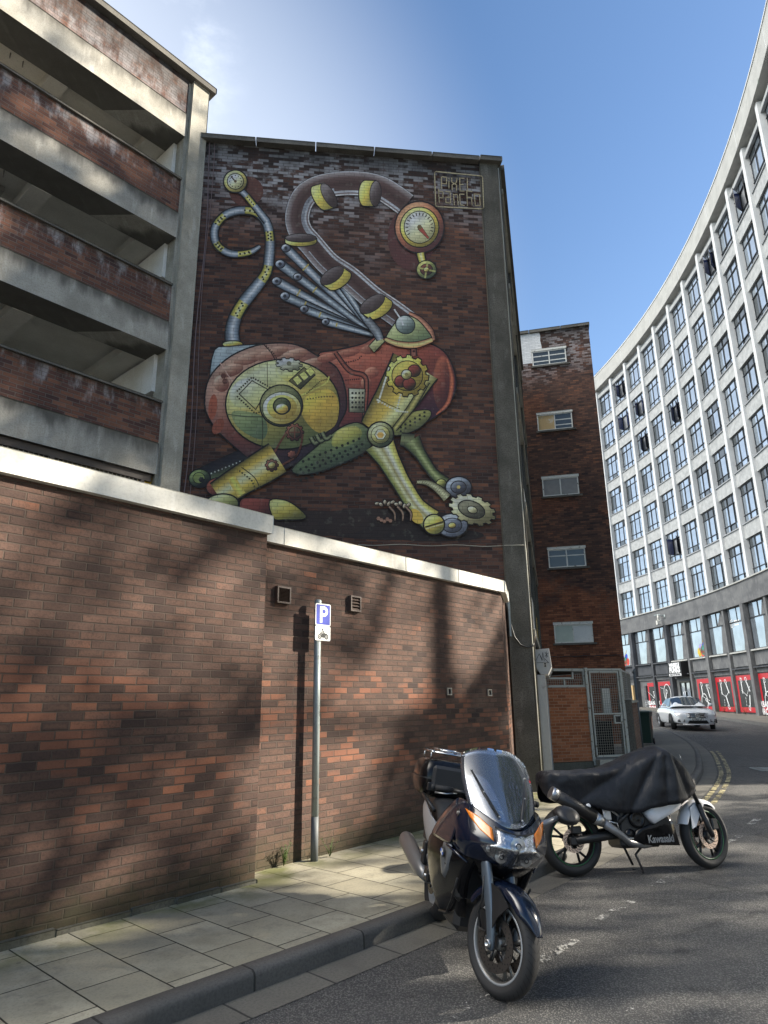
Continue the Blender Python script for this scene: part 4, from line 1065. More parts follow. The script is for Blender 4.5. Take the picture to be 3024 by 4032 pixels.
    ring(575,525,.0,72,44); ring(690,325,1.05,62,60); ring(905,312,1.62,58,60); ring(732,702,-.62,62,70); ring(920,835,-.60,66,74)
    # big pressure gauge at the end of the pipe, with a valve wheel below
    ball(1128,470,112,118,(150,86,54),(206,146,100),(76,44,44),7)
    ball(1128,470,88,92,(196,172,62),(238,226,130),(120,108,44),5); ball(1128,470,70,73,(204,200,156),(236,234,200),(150,146,104),4)
    for i in range(16):
        t=2.6+i*.265; line([(1128+54*math.cos(t),470+56*math.sin(t)),(1128+64*math.cos(t),470+67*math.sin(t))],5,(60,52,40))
    flat([(1120,478),(1134,464),(1172,520),(1168,524)],(150,60,40),2); dots([(1128,470)],12,(96,80,44))
    strip([(1132,590),(1140,625),(1152,650)],[34,30,30],YL,5)
    ball(1160,668,44,40,(120,128,70),(196,190,110),(60,72,54),5); ball(1160,668,28,25,(84,48,42),(120,66,52),(50,36,38),3); line([(1120,660),(1200,676)],8,(150,150,84)); line([(1166,630),(1154,706)],8,(150,150,84)); ball(1160,668,11,10,(200,180,90),(236,226,150),(110,100,50),3)
    # tail pipe and gauge
    T=[(258,1010),(254,960),(270,890),(310,820),(370,745),(415,680),(428,600),(430,520),(414,450),(370,404),(300,392),(230,410),(182,458),(172,512),(192,560),(250,594),(330,590),(385,560)]
    Wd=[66,60,56,54,50,46,42,40,38,36,34,34,34,34,32,30,26,14]
    Q,_,WW=strip(T,Wd,GB,5)
    def patch(i0,i1,k=0):
        P=Q[i0:i1]; strip(P,[w*.9 for w in WW[i0:i1]],YL,3,sm=False)
        D=along(P,6); dots([(x+((-1)**j)*6,y) for j,(x,y) in enumerate(D)],5,(40,40,34))
    for a in ((10,16),(22,28),(44,50),(56,61),(68,73),(77,82),(34,38)): patch(*a)
    strip([(418,445),(372,388),(325,330),(286,292)],[30,28,26,26],GB,5); strip([(358,372),(322,326)],[24,24],YL,3); dots(along([(358,372),(322,326)],4),4,(40,40,34))
    ball(270,258,52,50,(190,170,84),(236,228,150),(120,110,56),6); ball(270,258,36,35,(214,208,160),(240,238,210),(150,146,100),4); line([(270,258),(250,236)],6,(60,50,40)); dots([(270+28*math.cos(t),258+27*math.sin(t)) for t in [i*.5236 for i in range(12)]],3,(70,60,44)); dots([(270,258)],7,(90,74,44))
    shade(ell(258,1017,46,14),(196,170,64),(240,232,160),(120,104,44),5,sm=False)
    # grey housing block
    shade([(175,1045),(240,1030),(330,1022),(425,1020),(500,1040),(420,1110),(300,1180),(170,1230),(152,1180)],(128,142,146),(186,194,192),(74,86,92),5,n=3)
    # rear struts
    strip([(330,1545),(220,1590),(110,1632)],[92,84,66],[(100,112,70),(74,86,62),(40,44,48),(30,34,42),(26,28,36)],6); dots(along([(300,1560),(150,1622)],9),4,(170,172,160)); line([(290,1592),(160,1650)],4,(150,150,144))
    ball(104,1642,48,40,(64,76,56),(140,156,92),(24,28,32),6); flat(ell(100,1640,26,24),(120,132,70),3); dots([(112,1648)],14,(28,30,34))
    shade([(150,1655),(210,1640),(250,1680),(200,1730),(140,1700)],(118,58,44),(170,84,56),(50,34,40),5)
    shade([(300,1740),(380,1735),(440,1748),(450,1826),(360,1830),(300,1800)],(104,48,40),(140,64,50),(54,34,36),5)
    shade([(432,1748),(500,1746),(560,1780),(596,1826),(500,1832),(450,1826)],(168,150,52),(214,204,120),(84,84,48),6)
    # casing
    shade([(130,1290),(150,1180),(230,1090),(340,1035),(450,1015),(560,1025),(660,1080),(740,1130),(790,1230),(795,1330),(750,1410),(640,1510),(500,1595),(400,1600),(300,1520),(200,1430),(150,1360)],(112,58,46),(196,152,124),(44,38,48),7)
    for (x,y,a,b) in ((330,1085,70,26),(440,1060,80,26),(540,1070,70,28),(250,1140,60,28),(205,1200,36,40),(620,1110,60,24)): shade(ell(x,y,a,b,-.3),(150,104,82),(206,172,146),(112,62,50),0,sm=False)
    flat(ell(165,1310,20,60,.1),(150,72,44),0); flat(ell(190,1400,24,40,.5),(130,64,42),0)
    line([(200,1105),(235,1160),(262,1195)],5,(190,150,130)); line([(402,1018),(440,1060),(470,1120)],5,(56,36,34)); dots(along([(410,1022),(450,1062),(480,1120)],10),4,(60,40,36)); dots([(215,1165),(222,1190)],14,(96,54,44))
    # shoulder and saddle
    shade([(660,1065),(740,1048),(860,1020),(930,985),(1010,1000),(1150,1010),(1240,1055),(1285,1140),(1292,1230),(1250,1310),(1170,1370),(1060,1410),(960,1412),(870,1385),(800,1385),(752,1402),(790,1320),(782,1210),(740,1120)],(118,52,40),(176,92,64),(54,34,48),7,ctr=(1000,1190))
    shade(ell(1235,1200,46,130),(96,46,40),(160,80,52),(60,34,40),0,sm=False); strip([(1255,1085),(1278,1180),(1262,1285),(1205,1345)],[10,22,20,8],[(96,44,34),(180,92,54),(110,50,36)],0)
    strip([(1078,872),(1130,905),(1175,955),(1190,1000)],[12,26,30,22],[(100,56,44),(190,130,96),(130,70,48)],4)
    for (x,y,a,b) in ((700,1080,50,20),(790,1060,60,18),(900,1040,50,22),(905,1150,34,26),(880,1200,26,30)): shade(ell(x,y,a,b,-.2),(144,80,60),(190,128,98),(110,54,44),0,sm=False)
    strip([(735,1055),(800,1140),(870,1165),(880,1230),(868,1370)],[14,18,18,16,14],[(60,36,36),(150,76,54),(84,44,38)],4)
    shade([(800,1225),(872,1228),(868,1335),(802,1332)],(150,146,116),(206,202,170),(70,74,60),6,sm=False); dots([(815+16*i,1245+22*j) for i in range(4) for j in range(4)],6,(40,40,36))
    dots(along([(780,1185),(850,1180)],7),4,(60,36,34)); dots(along([(760,1110),(840,1090),(860,1070)],10),4,(70,40,38))
    # belly plate
    shade([(790,1395),(850,1388),(905,1440),(885,1508),(740,1582),(610,1620),(535,1602),(640,1505),(730,1430)],(88,104,70),(150,152,92),(38,48,46),6)
    shade([(745,1420),(830,1400),(860,1440),(800,1490),(720,1490)],(150,146,66),(190,182,96),(96,110,66),0); 
    dots([(560+26*i+14*(j%2),1600-17*i*.62+ (j-1)*26) for i in range(12) for j in range(4) if 0<j*26+i<90],7,(30,38,36))
    shade([(1005,1412),(1070,1345),(1160,1325),(1178,1350),(1120,1410),(1020,1442)],(120,122,66),(186,176,90),(56,62,50),5); dots([(1040+22*i,1405-14*i+(j*18)) for i in range(6) for j in range(2)],6,(36,40,36))
    # big brass disc
    shade(ell(490,1298,262,206,.0,40),(172,150,66),(232,224,156),(84,92,56),7,sm=False,ld=(-.55,-.85))
    shade([(600,1262),(690,1225),(742,1260),(752,1330),(730,1400),(660,1430),(600,1380),(575,1320)],(190,152,46),(216,178,66),(150,128,52),0)
    shade([(260,1330),(380,1345),(420,1400),(400,1460),(330,1440),(270,1390)],(112,128,84),(140,150,98),(84,100,72),0)
    shade(ell(330,1245,90,70,-.3),(206,202,146),(232,228,184),(186,182,116),0,sm=False)
    shade(ell(560,1170,110,40,.35),(186,172,84),(226,220,150),(160,150,76),0,sm=False)
    line(smooth([(565,1262),(620,1235),(690,1200),(706,1170)],5,False),7,(206,186,90)); line(smooth([(235,1345),(330,1355),(400,1355)],5,False),5,(74,84,60)); line(smooth([(392,1330),(398,1420),(392,1500)],5,False),4,(60,66,50)); line([(418,1100),(420,1215)],4,(110,108,72))
    line([(288,1250),(348,1188),(420,1228),(365,1322),(288,1250)],5,(66,60,40)); dots(along([(275,1240),(348,1172),(436,1222)],16)+along([(275,1258),(362,1340),(400,1330)],12),5,(74,70,44))
    dots(along([(600,1250),(665,1190),(700,1180)],14)+along([(600,1275),(680,1262),(730,1262)],10),4,(96,86,44))
    ball(484,1304,97,94,(86,92,62),(150,148,96),(44,50,44),6); ball(486,1316,88,74,(214,204,130),(248,244,206),(150,130,56),3); ball(487,1312,70,58,(196,172,72),(226,206,110),(150,124,50),0); ball(487,1306,38,36,(62,74,54),(100,104,70),(40,48,44),5); shade(ell(487,1318,28,22),(206,172,64),(246,240,220),(150,120,44),0,sm=False)
    gear(520,1112,62,30,9,(196,194,164),(236,234,212),(110,110,84),.1,5,.22); dots([(520,1108)],12,(120,118,92))
    shade([(522,1190),(590,1128),(640,1160),(572,1226)],(86,82,56),(120,112,70),(50,50,40),5,sm=False)
    for i in range(3): flat([(538+30*i,1180-20*i),(560+30*i,1165-20*i),(580+30*i,1190-20*i),(560+30*i,1208-20*i)],(206,190,104),3)
    gear(546,1428,42,40,10,(104,58,44),(150,92,66),(60,38,36),0,4); ball(546,1428,26,24,(84,74,52),(130,116,80),(50,50,40),3); line([(546,1404),(546,1452)],5,(110,62,46)); line([(522,1428),(570,1428)],5,(110,62,46))
    line(smooth([(506,1432),(470,1490),(432,1560)],5,False),9,(104,60,46)); line(smooth([(584,1440),(572,1500),(545,1545),(470,1590)],5,False),9,(96,56,44))
    for i in range(3): strip([(622+i*26,1452-i*12),(640+i*26,1478-i*10),(668+i*24,1462-i*10)],[16,18,12],[(40,46,40),(130,136,96),(50,58,48)],4)
    # rear brass cylinder
    strip([(468,1548),(390,1596),(290,1655),(190,1722)],[150,146,132,124],BR[::-1],7,sm=True,n=3)
    strip([(250,1640),(300,1720)],[40,40],[(206,168,64),(220,190,84),(200,160,60)],0); line(smooth([(300,1592),(360,1640),(385,1690)],5,False),5,(70,66,44)); dots(along([(285,1605),(345,1650),(368,1700)],9),5,(80,72,44))
    shade(ell(205,1765,78,46,-.1),(150,150,84),(216,212,150),(70,76,52),7,sm=False); gear(440,1582,30,28,8,(110,64,50),(156,100,76),(60,40,36),0,4); ball(440,1582,16,15,(190,170,90),(226,216,150),(96,84,50),3); gear(533,1532,20,18,7,(110,60,48),(150,90,70),(60,40,36),0,3)
    # front piston, gear and struts
    strip([(1108,1120),(1030,1250),(960,1340),(905,1415)],[232,196,150,112],[(110,104,52),(220,206,132),(196,164,58),(166,140,54),(90,84,44)],7,n=4)
    strip([(1160,1190),(1090,1310),(1010,1415)],[30,30,20],[(60,66,46),(180,168,90),(70,74,50)],4); line([(985,1130),(935,1290)],8,(226,222,176)); line(smooth([(915,1262),(985,1300),(1035,1320)],4,False),4,(84,80,46)); dots(along([(925,1275),(985,1310),(1030,1330)],9)+along([(1040,1250),(1020,1330)],7)+along([(1015,1330),(1075,1335)],6),5,(206,204,170))
    gear(1070,1166,98,96,12,(196,168,48),(240,226,110),(120,104,40),.1,6,.13)
    ball(1070,1166,70,68,(170,146,46),(206,184,80),(120,104,44),4)
    for t in (2.4,-.65,1.35): shade(ell(1070+40*math.cos(t),1166+38*math.sin(t),28,26),(112,44,34),(150,66,50),(50,44,34),4,sm=False)
    ball(1066,1160,22,21,(196,184,110),(240,234,190),(100,92,54),4); dots([(1066,1160)],9,(130,120,66))
    strip([(1096,1010),(1100,1075)],[24,26],[(70,40,36),(150,90,70),(84,46,40)],4); dots([(1098,1030),(1100,1052)],6,(60,36,34))
    strip([(1040,1462),(1100,1470)],[56,60],[(60,66,52),(120,126,84),(44,50,44)],5)
    strip([(1088,1468),(1130,1530),(1188,1615),(1245,1665)],[86,48,40,54],GR,6); ball(1228,1668,22,20,(130,128,60),(200,196,110),(60,64,44),4)
    ball(1308,1684,58,46,(104,112,124),(170,178,186),(54,60,70),6); ball(1308,1684,34,27,(80,86,98),(130,138,148),(48,52,62),4); dots([(1308,1684)],9,(190,170,90))
    strip([(938,1478),(985,1560),(1040,1660),(1110,1770),(1180,1838)],[140,96,78,76,104],[(150,132,52),(214,196,96),(236,230,176),(150,140,84),(226,216,150),(150,150,76),(90,104,60)],7)
    flat(ell(1112,1820,40,26,.9),(214,160,50),0); ball(945,1440,58,56,(120,122,74),(206,204,150),(56,64,50),7); ball(945,1440,42,40,(176,166,90),(226,222,160),(96,94,56),3); flat(ell(945,1440,26,24,0,6),(232,222,170),3); flat(ell(945,1442,17,15,0,6),(206,150,60),0)
    ball(1278,1862,70,52,(122,130,144),(190,198,208),(70,76,88),6); ball(1278,1862,44,32,(90,96,108),(140,148,158),(56,60,70),4); ball(1278,1862,16,12,(190,170,80),(230,220,140),(100,90,50),3)
    ball(1194,1858,46,44,(196,170,60),(240,226,130),(110,110,56),7); line([(1155,1870),(1235,1846)],8,(60,56,36)); line([(1158,1878),(1236,1855)],4,(236,226,150))
    # pale cog, spring and loose links on the floor
    gear(1372,1790,112,66,13,(186,180,132),(226,222,176),(96,92,64),.35,6,.13); ball(1368,1788,62,36,(96,94,76),(140,138,112),(54,54,46),5,.35); ball(1372,1790,22,14,(190,184,140),(226,222,180),(110,106,76),4,.35)
    P=smooth([(1115,1660),(1165,1665),(1215,1695),(1255,1735)],6,False); strip(P,[14+i*1.6 for i in range(len(P))],[(90,84,60),(206,200,150),(120,114,80)],4,sm=False); 
    for x,y in along(P,16): line([(x-8,y+9),(x+8,y-9)],3,(110,104,76),False)
    for i in range(9): shade(ell(930+18*i,1762-8*math.sin(i*.5)+(i%2)*8,11,7,i*.7),(150,134,108),(206,196,170),(80,66,54),3,sm=False)
    for i in range(3): strip([(985+38*i,1775),(1010+38*i,1805),(1012+36*i,1840)],[10,10,6],[(70,54,46),(150,120,96),(76,58,48)],3)
    dots([(935+14*i,1830+(i*7)%17) for i in range(5)],9,(150,110,88))
    # collar at the foot of the pipe
    shade([(985,965),(1030,905),(1062,888),(1110,905),(1150,945),(1182,1000),(1120,1022),(1030,1018),(975,1000)],(150,158,104),(206,206,150),(84,100,72),5)
    strip([(966,998),(1030,1020),(1110,1024),(1186,1000)],[16,24,26,18],[(150,84,54),(226,190,120),(176,110,60)],4); shade(ell(1060,930,44,40,.5),(120,132,126),(190,196,190),(70,84,80),4,sm=False); line([(1010,860),(1040,905),(1050,930)],7,(206,208,206))
    shade([(892,1030),(935,985),(965,1005),(915,1058)],(170,166,110),(216,212,160),(96,100,66),5,sm=False); strip([(880,905),(925,960),(945,1000)],[34,40,30],[(60,64,70),(150,156,160),(70,76,84)],4)
    # signature in a rounded frame
    CV[0] = 1
    rr=[]
    for cx,cy,a in ((925,375,-90),(935,645,0),(525,625,90),(515,335,180)):
        rr+=[(cx+18*math.cos(math.radians(a+15*i)),cy+18*math.sin(math.radians(a+15*i))) for i in range(7)]
    rr.append(rr[0]); line([(x-5,y+5) for x,y in rr],11,(40,37,34)); line(rr,10,(150,138,106))
    LT=[[(560,475),(560,365),(608,370),(608,432),(566,430)],[(630,470),(630,405)],[(630,378),(630,388)],[(656,375),(656,415),(700,440),(700,495)],[(706,378),(700,420),(660,440),(660,490)],[(772,380),(730,375),(733,497),(772,499)],[(733,436),(764,438)],[(800,378),(803,499),(846,503)],
    [(532,478),(541,608)],[(532,502),(575,506),(575,562),(540,560)],[(598,502),(640,506),(646,612),(602,606),(600,556),(640,556)],[(672,528),(680,628)],[(674,534),(704,528),(712,548),(714,628)],[(772,528),(730,526),(736,628),(774,632)],[(796,492),(802,634)],[(802,556),(840,560),(846,632)],[(864,526),(914,530),(922,632),(876,634),(864,526)]]
    nl()
    for L in LT: line([(x-4,y+4) for x,y in L],9,(36,33,31),False)
    nl()
    for L in LT: line(L,8,(152,138,104),False)
    out = Vector(FM(0, 1, 0))-Vector(FM(0, 0, 0)); fs = []
    for f in F:
        nn = Vector()
        for i in range(len(f)): nn += Vector(V[f[i]]).cross(Vector(V[f[(i+1) % len(f)]]))
        fs.append(f if nn.dot(out) > 0 else f[::-1])
    mb = MB(); mb.v = V; mb.f = fs; mb.mi = [0]*len(fs); mb.sm = [False]*len(fs)
    ob = mb.link('mural', M_mural, gable, world=True)
    ca = ob.data.color_attributes.new('paint', 'FLOAT_COLOR', 'POINT')
    ca.data.foreach_set('color', [x for c in C for x in (*c, 1.0)])
    ob['label'] = 'painted brass and red machine of discs, pipes and struts'
mural()
# ------------------------------------------------------------------ curved office building
OC = (-55.94, 46.33); OR = 77.12; DTH = .03802; BAY = DTH*OR
def FB(k):
    """bay frame: a along the facade (towards the near end), n towards the street, origin at bay coordinate k"""
    th = .1691-DTH*k; P = (OC[0]+OR*cos(th), OC[1]+OR*sin(th)); d = (sin(th), -cos(th)); n = (-cos(th), -sin(th))
    return lambda a, nn, z: (P[0]+a*d[0]+nn*n[0], P[1]+a*d[1]+nn*n[1], z)
def oarc(k, r, z=0):
    th = .1691-DTH*k; return (OC[0]+(OR+r)*cos(th), OC[1]+(OR+r)*sin(th), z)
K0, K1 = -2, 14
office = thing('office_building', 'long curved white office block with many windows over dark shopfronts', 'building', oarc(6, 0, .5))
M_OF = full(office).inverted()
def olink(mb, name, mats, parent=None, **kw):
    o = mb.link(name, mats, recalc=kw.pop('recalc', True), **kw); o.data.transform(M_OF); o.parent = parent or office; return o
FL = 3.1; ZB = 8.12
ks = [K0+.25*i for i in range((K1-K0)*4+1)]
def ring(prof, k): return [oarc(k, r, z) for r, z in prof]
m = MB(); m.loft([ring([(.36, 0), (.36, 31.0), (9, 31.0), (9, 0)], k) for k in ks], smooth=False, cap=(True, True)); olink(m, 'wall', M_jamb)
m = MB(); m.loft([ring([(-.12, 29.72), (-.12, 31.05), (.5, 31.05), (.5, 29.72)], k) for k in ks], smooth=False, cap=(True, True)); olink(m, 'parapet', M_parapet)
m = MB(); m.loft([ring([(-.16, 31.05), (-.16, 31.14), (.6, 31.14), (.6, 31.05)], k) for k in ks], smooth=False, cap=(True, True)); olink(m, 'coping', M_pilaster)
m = MB(); m.loft([ring([(-.06, 6.82), (-.06, 8.06), (.5, 8.06), (.5, 6.82)], k) for k in ks], smooth=False, cap=(True, True)); olink(m, 'fascia_band', M_darkband)
m = MB(); m.loft([ring([(-.14, 8.06), (-.14, 8.13), (.5, 8.13), (.5, 8.06)], k) for k in ks], smooth=False, cap=(True, True)); olink(m, 'band_ledge', M_parapet)
m = MB()
for k in range(K0, K1, 2): F = FB(k+.45); m.box(-.02, .02, .135, .1, 29.75, 31.04, T=F)
olink(m, 'parapet_joint', M_pilaster)
pil0 = None
for k in range(K0, K1+1):
    F = FB(k+.43); m = MB(); m.bbox(-.165, .165, -.03, -.40, 8.12, 29.6, .012, T=F); olink(m, 'pilaster', M_pilaster)
W0, W1 = .43*BAY+.20, 1.43*BAY-.19
for k in range(0, K1):
    F = FB(k)
    for j in range(7):
        z = ZB+FL*j
        m = MB(); m.box(W0-.06, W1+.03, -.15, -.45, z+2.22, z+FL-(.02 if j < 6 else .55), T=F); olink(m, 'spandrel', M_rough)
        m = MB(); m.bbox(W0-.03, W1+.01, -.09, -.42, z+FL-.06 if j < 6 else z+2.16, z+FL+.01 if j < 6 else z+2.22, .005, T=F); olink(m, 'sill', M_jamb)
# windows: a frame with panes, shared mesh data, one object for each window
def winframe(w, h, opened=False):
    f = MB(); e = .035
    f.box(0, w, 0, -.05, 0, e); f.box(0, w, 0, -.05, h-e, h); f.box(0, e, 0, -.05, e, h-e); f.box(w-e, w, 0, -.05, e, h-e)
    for x in (w*.33, w*.67): f.box(x-.02, x+.02, .012, -.05, e, h-e)
    for z in (h*.2, h*.76): f.box(-.05, w+.02, .022, -.05, z-.02, z+.02)
    return f
ww, wh = W1-W0-.30, 2.16
fm = winframe(ww, wh).mesh('window', [M_winframe])
def panes(w, h, seed, openp=(), dim=.12):
    rnd = random.Random(seed); p = MB(); e = .035
    xs = [e, w*.33, w*.67, w-e]; zs = [e, h*.2, h*.76, h-e]
    for i in range(3):
        for j in range(3):
            if (i, j) in openp: continue
            x0, x1, z0, z1 = xs[i], xs[i+1], zs[j], zs[j+1]; a, b = rnd.uniform(-.006, .006), rnd.uniform(-.012, .012)
            p.poly([(x0, -.03+a, z0), (x1, -.03-a, z0), (x1, -.03-a+b, z1), (x0, -.03+a+b, z1)], 1 if rnd.random() < dim else 0)
    return p
pm = [panes(ww, wh, s).mesh('pane', [M_glass, M_glassdim]) for s in range(7)]
pmd = [panes(ww, wh, s+20, (), .62).mesh('pane', [M_glass, M_glassdim]) for s in range(5)]  # mostly dim panes, imitating a dark building reflected in the glass
pmo = panes(ww, wh, 99, ((1, 1), (2, 1))).mesh('pane', [M_glass, M_glassdim])
cas = MB(); cw, ch = ww*.33, wh*.56
for a, b, c, d in ((0, .03, 0, ch), (cw-.03, cw, 0, ch), (.03, cw-.03, 0, .03), (.03, cw-.03, ch-.03, ch)): cas.box(a, b, .0, -.03, c, d)
casm = cas.mesh('casement', [M_winframe])
cp = MB(); cp.poly([(.03, -.015, .03), (cw-.03, -.015, .03), (cw-.03, -.015, ch-.03), (.03, -.015, ch-.03)]); cpm = cp.mesh('pane', [glass_dark('casement_glass', (.02, .035, .12), .03, 1.9)])
dk = MB(); dk.box(ww*.33, ww-.035, -.30, -.31, .05, wh*.78); dkm = dk.mesh('room', [M_void])
cur = []
for q in range(3):
    rq = random.Random(q+40); c_ = MB(); x = .04
    while x < ww*.9:
        if rq.random() < .5: c_.box(x, x+.16, -.055, -.06, .05, wh-.06)
        x += .2
    cur.append(c_.mesh('curtain', [M_curtain]))
gr = MB(); gr.box(ww*.67+.02, ww-.04, .02, -.02, wh*.8, wh-.05)
for q in range(5): gr.box(ww*.67+.03, ww-.05, .03, .02, wh*.81+q*.07, wh*.81+q*.07+.03)
grm = gr.mesh('air_grille', [M_black])
random.seed(21)
opens = {(1, 5), (2, 5), (2, 4), (7, 6), (4, 4), (9, 6), (3, 1), (1, 6)}
grilles = {(0, 2), (0, 3), (2, 3), (2, 2), (4, 3), (4, 2)}
def put(me, name, parent, mat): o = bpy.data.objects.new(name, me); COL.objects.link(o); o.parent = parent; o.matrix_basis = mat; return o
I4 = Matrix.Identity(4)
for k in range(0, K1):
    F = FB(k); th = .1691-DTH*k
    d = Vector((sin(th), -cos(th), 0)); n = Vector((-cos(th), -sin(th), 0))
    for j in range(7):
        if k == 13 and j < 4: continue
        o = Vector(F(W0+.12, -.24, ZB+FL*j+.02))
        M = Matrix(((d.x, n.x, 0, o.x), (d.y, n.y, 0, o.y), (0, 0, 1, o.z), (0, 0, 0, 1)))
        wdw = put(fm, 'window', office, M_OF @ M)
        op = (k, j) in opens
        put(pmo if op else random.choice(pmd if (k > 4 and j < 5 and random.random() < .75) else pm), 'pane', wdw, I4)
        if op:
            put(dkm, 'room', wdw, I4)
            for x, ang in ((ww*.34, R(random.uniform(38, 62))), (ww*.66, R(random.uniform(15, 40)))):
                c = put(casm, 'casement', wdw, Matrix.Translation((x, .01, wh*.2)) @ Matrix.Rotation(ang, 4, 'Z'))
                put(cpm, 'casement_pane', wdw, c.matrix_basis.copy())
        elif (j < 3 and k > 3) and random.random() < .8: put(random.choice(cur), 'curtain', wdw, I4)
        if (k, j) in grilles: put(grm, 'air_grille', wdw, I4)
# lower two storeys: dark piers, big panes, sills, ledge; far bays coloured darker for the tower's shadow
m = MB()
m.loft([ring([(.22, 0), (.22, 6.9), (.5, 6.9), (.5, 0)], k) for k in ks], smooth=False, cap=(True, True)); olink(m, 'shopfront_wall', M_darkband)
for k in range(K0, K1+1):
    F = FB(k); wide = .2 if k % 2 else .13
    m = MB(); m.bbox(-wide, wide, .10 if k % 2 else .0, -.35, .2, 6.82, .012, T=F); olink(m, 'pier', M_darkband if k > 3 else M_dark)  # far piers take the darker colour as painted shadow
for k in range(K0, K1):
    F = FB(k); a, b = .2+.05, BAY-.25
    m = MB(); m.box(a, b, -.12, -.3, 3.32, 4.12, T=F); olink(m, 'apron', M_darkband if k > 3 else M_dark)
    m = MB(); m.bbox(a-.02, b+.02, .06, -.3, 3.16, 3.24, .01, T=F); olink(m, 'ledge', M_dark)
    m = MB(); m.bbox(a, b, .04, -.3, 4.10, 4.19, .01, T=F); olink(m, 'first_floor_sill', M_parapet if k > 2 else M_dark)
    f = MB(); e = .05; z0, z1 = 4.19, 6.82
    for p, q, r_, s_ in ((a, a+e, z0, z1), (b-e, b, z0, z1), (a+e, b-e, z0, z0+e), (a+e, b-e, z1-e, z1), (a+e, b-e, z0+1.72, z0+1.79)): f.box(p, q, -.16, -.24, r_, s_, T=F)
    f.box((a+b)/2-.02, (a+b)/2+.02, -.16, -.24, z0+1.79, z1-e, T=F)
    wo_ = olink(f, 'shop_window', M_winframe)
    g = MB()
    for p, q, r_, s_ in ((a+e, b-e, z0+e, z0+1.72), (a+e, (a+b)/2-.02, z0+1.79, z1-e), ((a+b)/2+.02, b-e, z0+1.79, z1-e)):
        t_ = random.uniform(-.01, .01); g.poly([F(p, -.20+t_, r_), F(q, -.20-t_, r_), F(q, -.20-t_+.008, s_), F(p, -.20+t_+.008, s_)])
    olink(g, 'shop_pane', M_glass, wo_, recalc=False)
# ground floor: red and black vinyl panels with white axe drawings
def axe(cx, cz, ang, s=1.0):
    pts = [[(-.03, -.42), (-.02, .2), (.03, .2), (.02, -.42), (-.03, -.42)], [(-.04, .2), (-.05, .46), (.13, .42), (.14, .22), (-.04, .2)]]
    c, s_ = cos(ang), sin(ang)
    return [[(cx+s*(x*c-z*s_), cz+s*(x*s_+z*c)) for x, z in L] for L in pts]
def circ(cx, cz, rx, rz, a0=0, a1=2*PI, n=22): return [[(cx+rx*cos(a0+(a1-a0)*i/n), cz+rz*sin(a0+(a1-a0)*i/n)) for i in range(n+1)]]
def dashes(p, q, n=5): return [[(p[0]+(q[0]-p[0])*(i+.1)/n, p[1]+(q[1]-p[1])*(i+.1)/n), (p[0]+(q[0]-p[0])*(i+.6)/n, p[1]+(q[1]-p[1])*(i+.6)/n)] for i in range(n)]
def panel(k, z0, z1, a, b, art, inset=.22):
    F = FB(k); T = lambda x, z, h: F(x, -.10+h, z)
    m = MB(); m.box(a, b, -.10, -.3, z0, z1, T=F); p = olink(m, 'red_panel', M_redpanel)
    m = MB(); m.poly([T(a+inset, z0+inset*1.3, .005), T(b-inset, z0+inset*1.3, .005), T(b-inset, z1-inset*1.3, .005), T(a+inset, z1-inset*1.3, .005)]); olink(m, 'black_field', M_blackpanel, p, recalc=False)
    m = MB()
    for wd, lines in art((a+b)/2, (z0+z1)/2): strokes(m, T, lines, wd, .011)
    olink(m, 'axe_drawing', M_whitedot, p, recalc=False)
    return p
art_a = lambda x, z: [(.045, axe(x-.42, z+.42, .05)+axe(x+.35, z+.45, .45)+axe(x+.2, z-.45, 3.5)), (.035, dashes((x-.5, z+.1), (x+.1, z-.2))+dashes((x+.45, z+.1), (x, z-.2))+dashes((x-.2, z-.3), (x-.25, z-.75), 3))]
art_b = lambda x, z: [(.045, axe(x-.5, z+.45, .05)+axe(x+.25, z+.5, .5)+axe(x+.25, z-.5, 2.9)), (.035, dashes((x-.6, z+.2), (x+.1, z-.15))+dashes((x+.5, z+.4), (x-.1, z-.15))+dashes((x-.2, z-.2), (x-.2, z-.75), 3))]
art_c = lambda x, z: [(.06, circ(x-.25, z-.45, .42, .52)), (.045, axe(x-.45, z+.35, .05)+axe(x+.4, z+.2, .35)+axe(x+.2, z-.5, 1.0, .8)), (.035, dashes((x-.5, z-.1), (x+.5, z-.4))+dashes((x+.5, z+.7), (x+.75, z-.1), 4))]
art_d = lambda x, z: [(.06, circ(x+.2, z+.2, .5, .62, -1.2, 4.4)), (.045, axe(x-.05, z, -.3)), (.03, dashes((x-.8, z+.6), (x-.3, z+.5), 4))]
art_e = lambda x, z: [(.035, dashes((x-.6, z+.3), (x+.3, z-.2))+dashes((x+.5, z+.5), (x-.1, z-.4))), (.045, axe(x+.35, z-.1, .3))]
# ledge to plinth; two panels on each bay side
panel(1, .72, 2.72, 1.55, 2.85, art_e); panel(2, .72, 2.75, .4, 2.6, art_d)
panel(4, .72, 2.78, .55, 2.65, art_c); panel(5, .72, 2.80, .32, 2.55, art_a); panel(6, .72, 2.82, .28, 2.55, art_b)
for k in range(7, K1): panel(k, .74, 2.84, .32, 2.55, (art_a, art_c, art_b)[k % 3])
for k in (1, 7):
    F = FB(k); x = 2.2 if k == 1 else 1.0
    text_mesh('URBAN AXE\nTHROWING', .46, lambda a, b, h: F(x+a, -.085+h, .98+b), M_whitedot, 'axe_lettering', office, bold=.012)
m = MB()
for k in range(K0, K1): F = FB(k); m.box(.2, BAY-.2, -.12, -.3, 2.9, 3.16, T=F)
olink(m, 'panel_header', M_darkband)
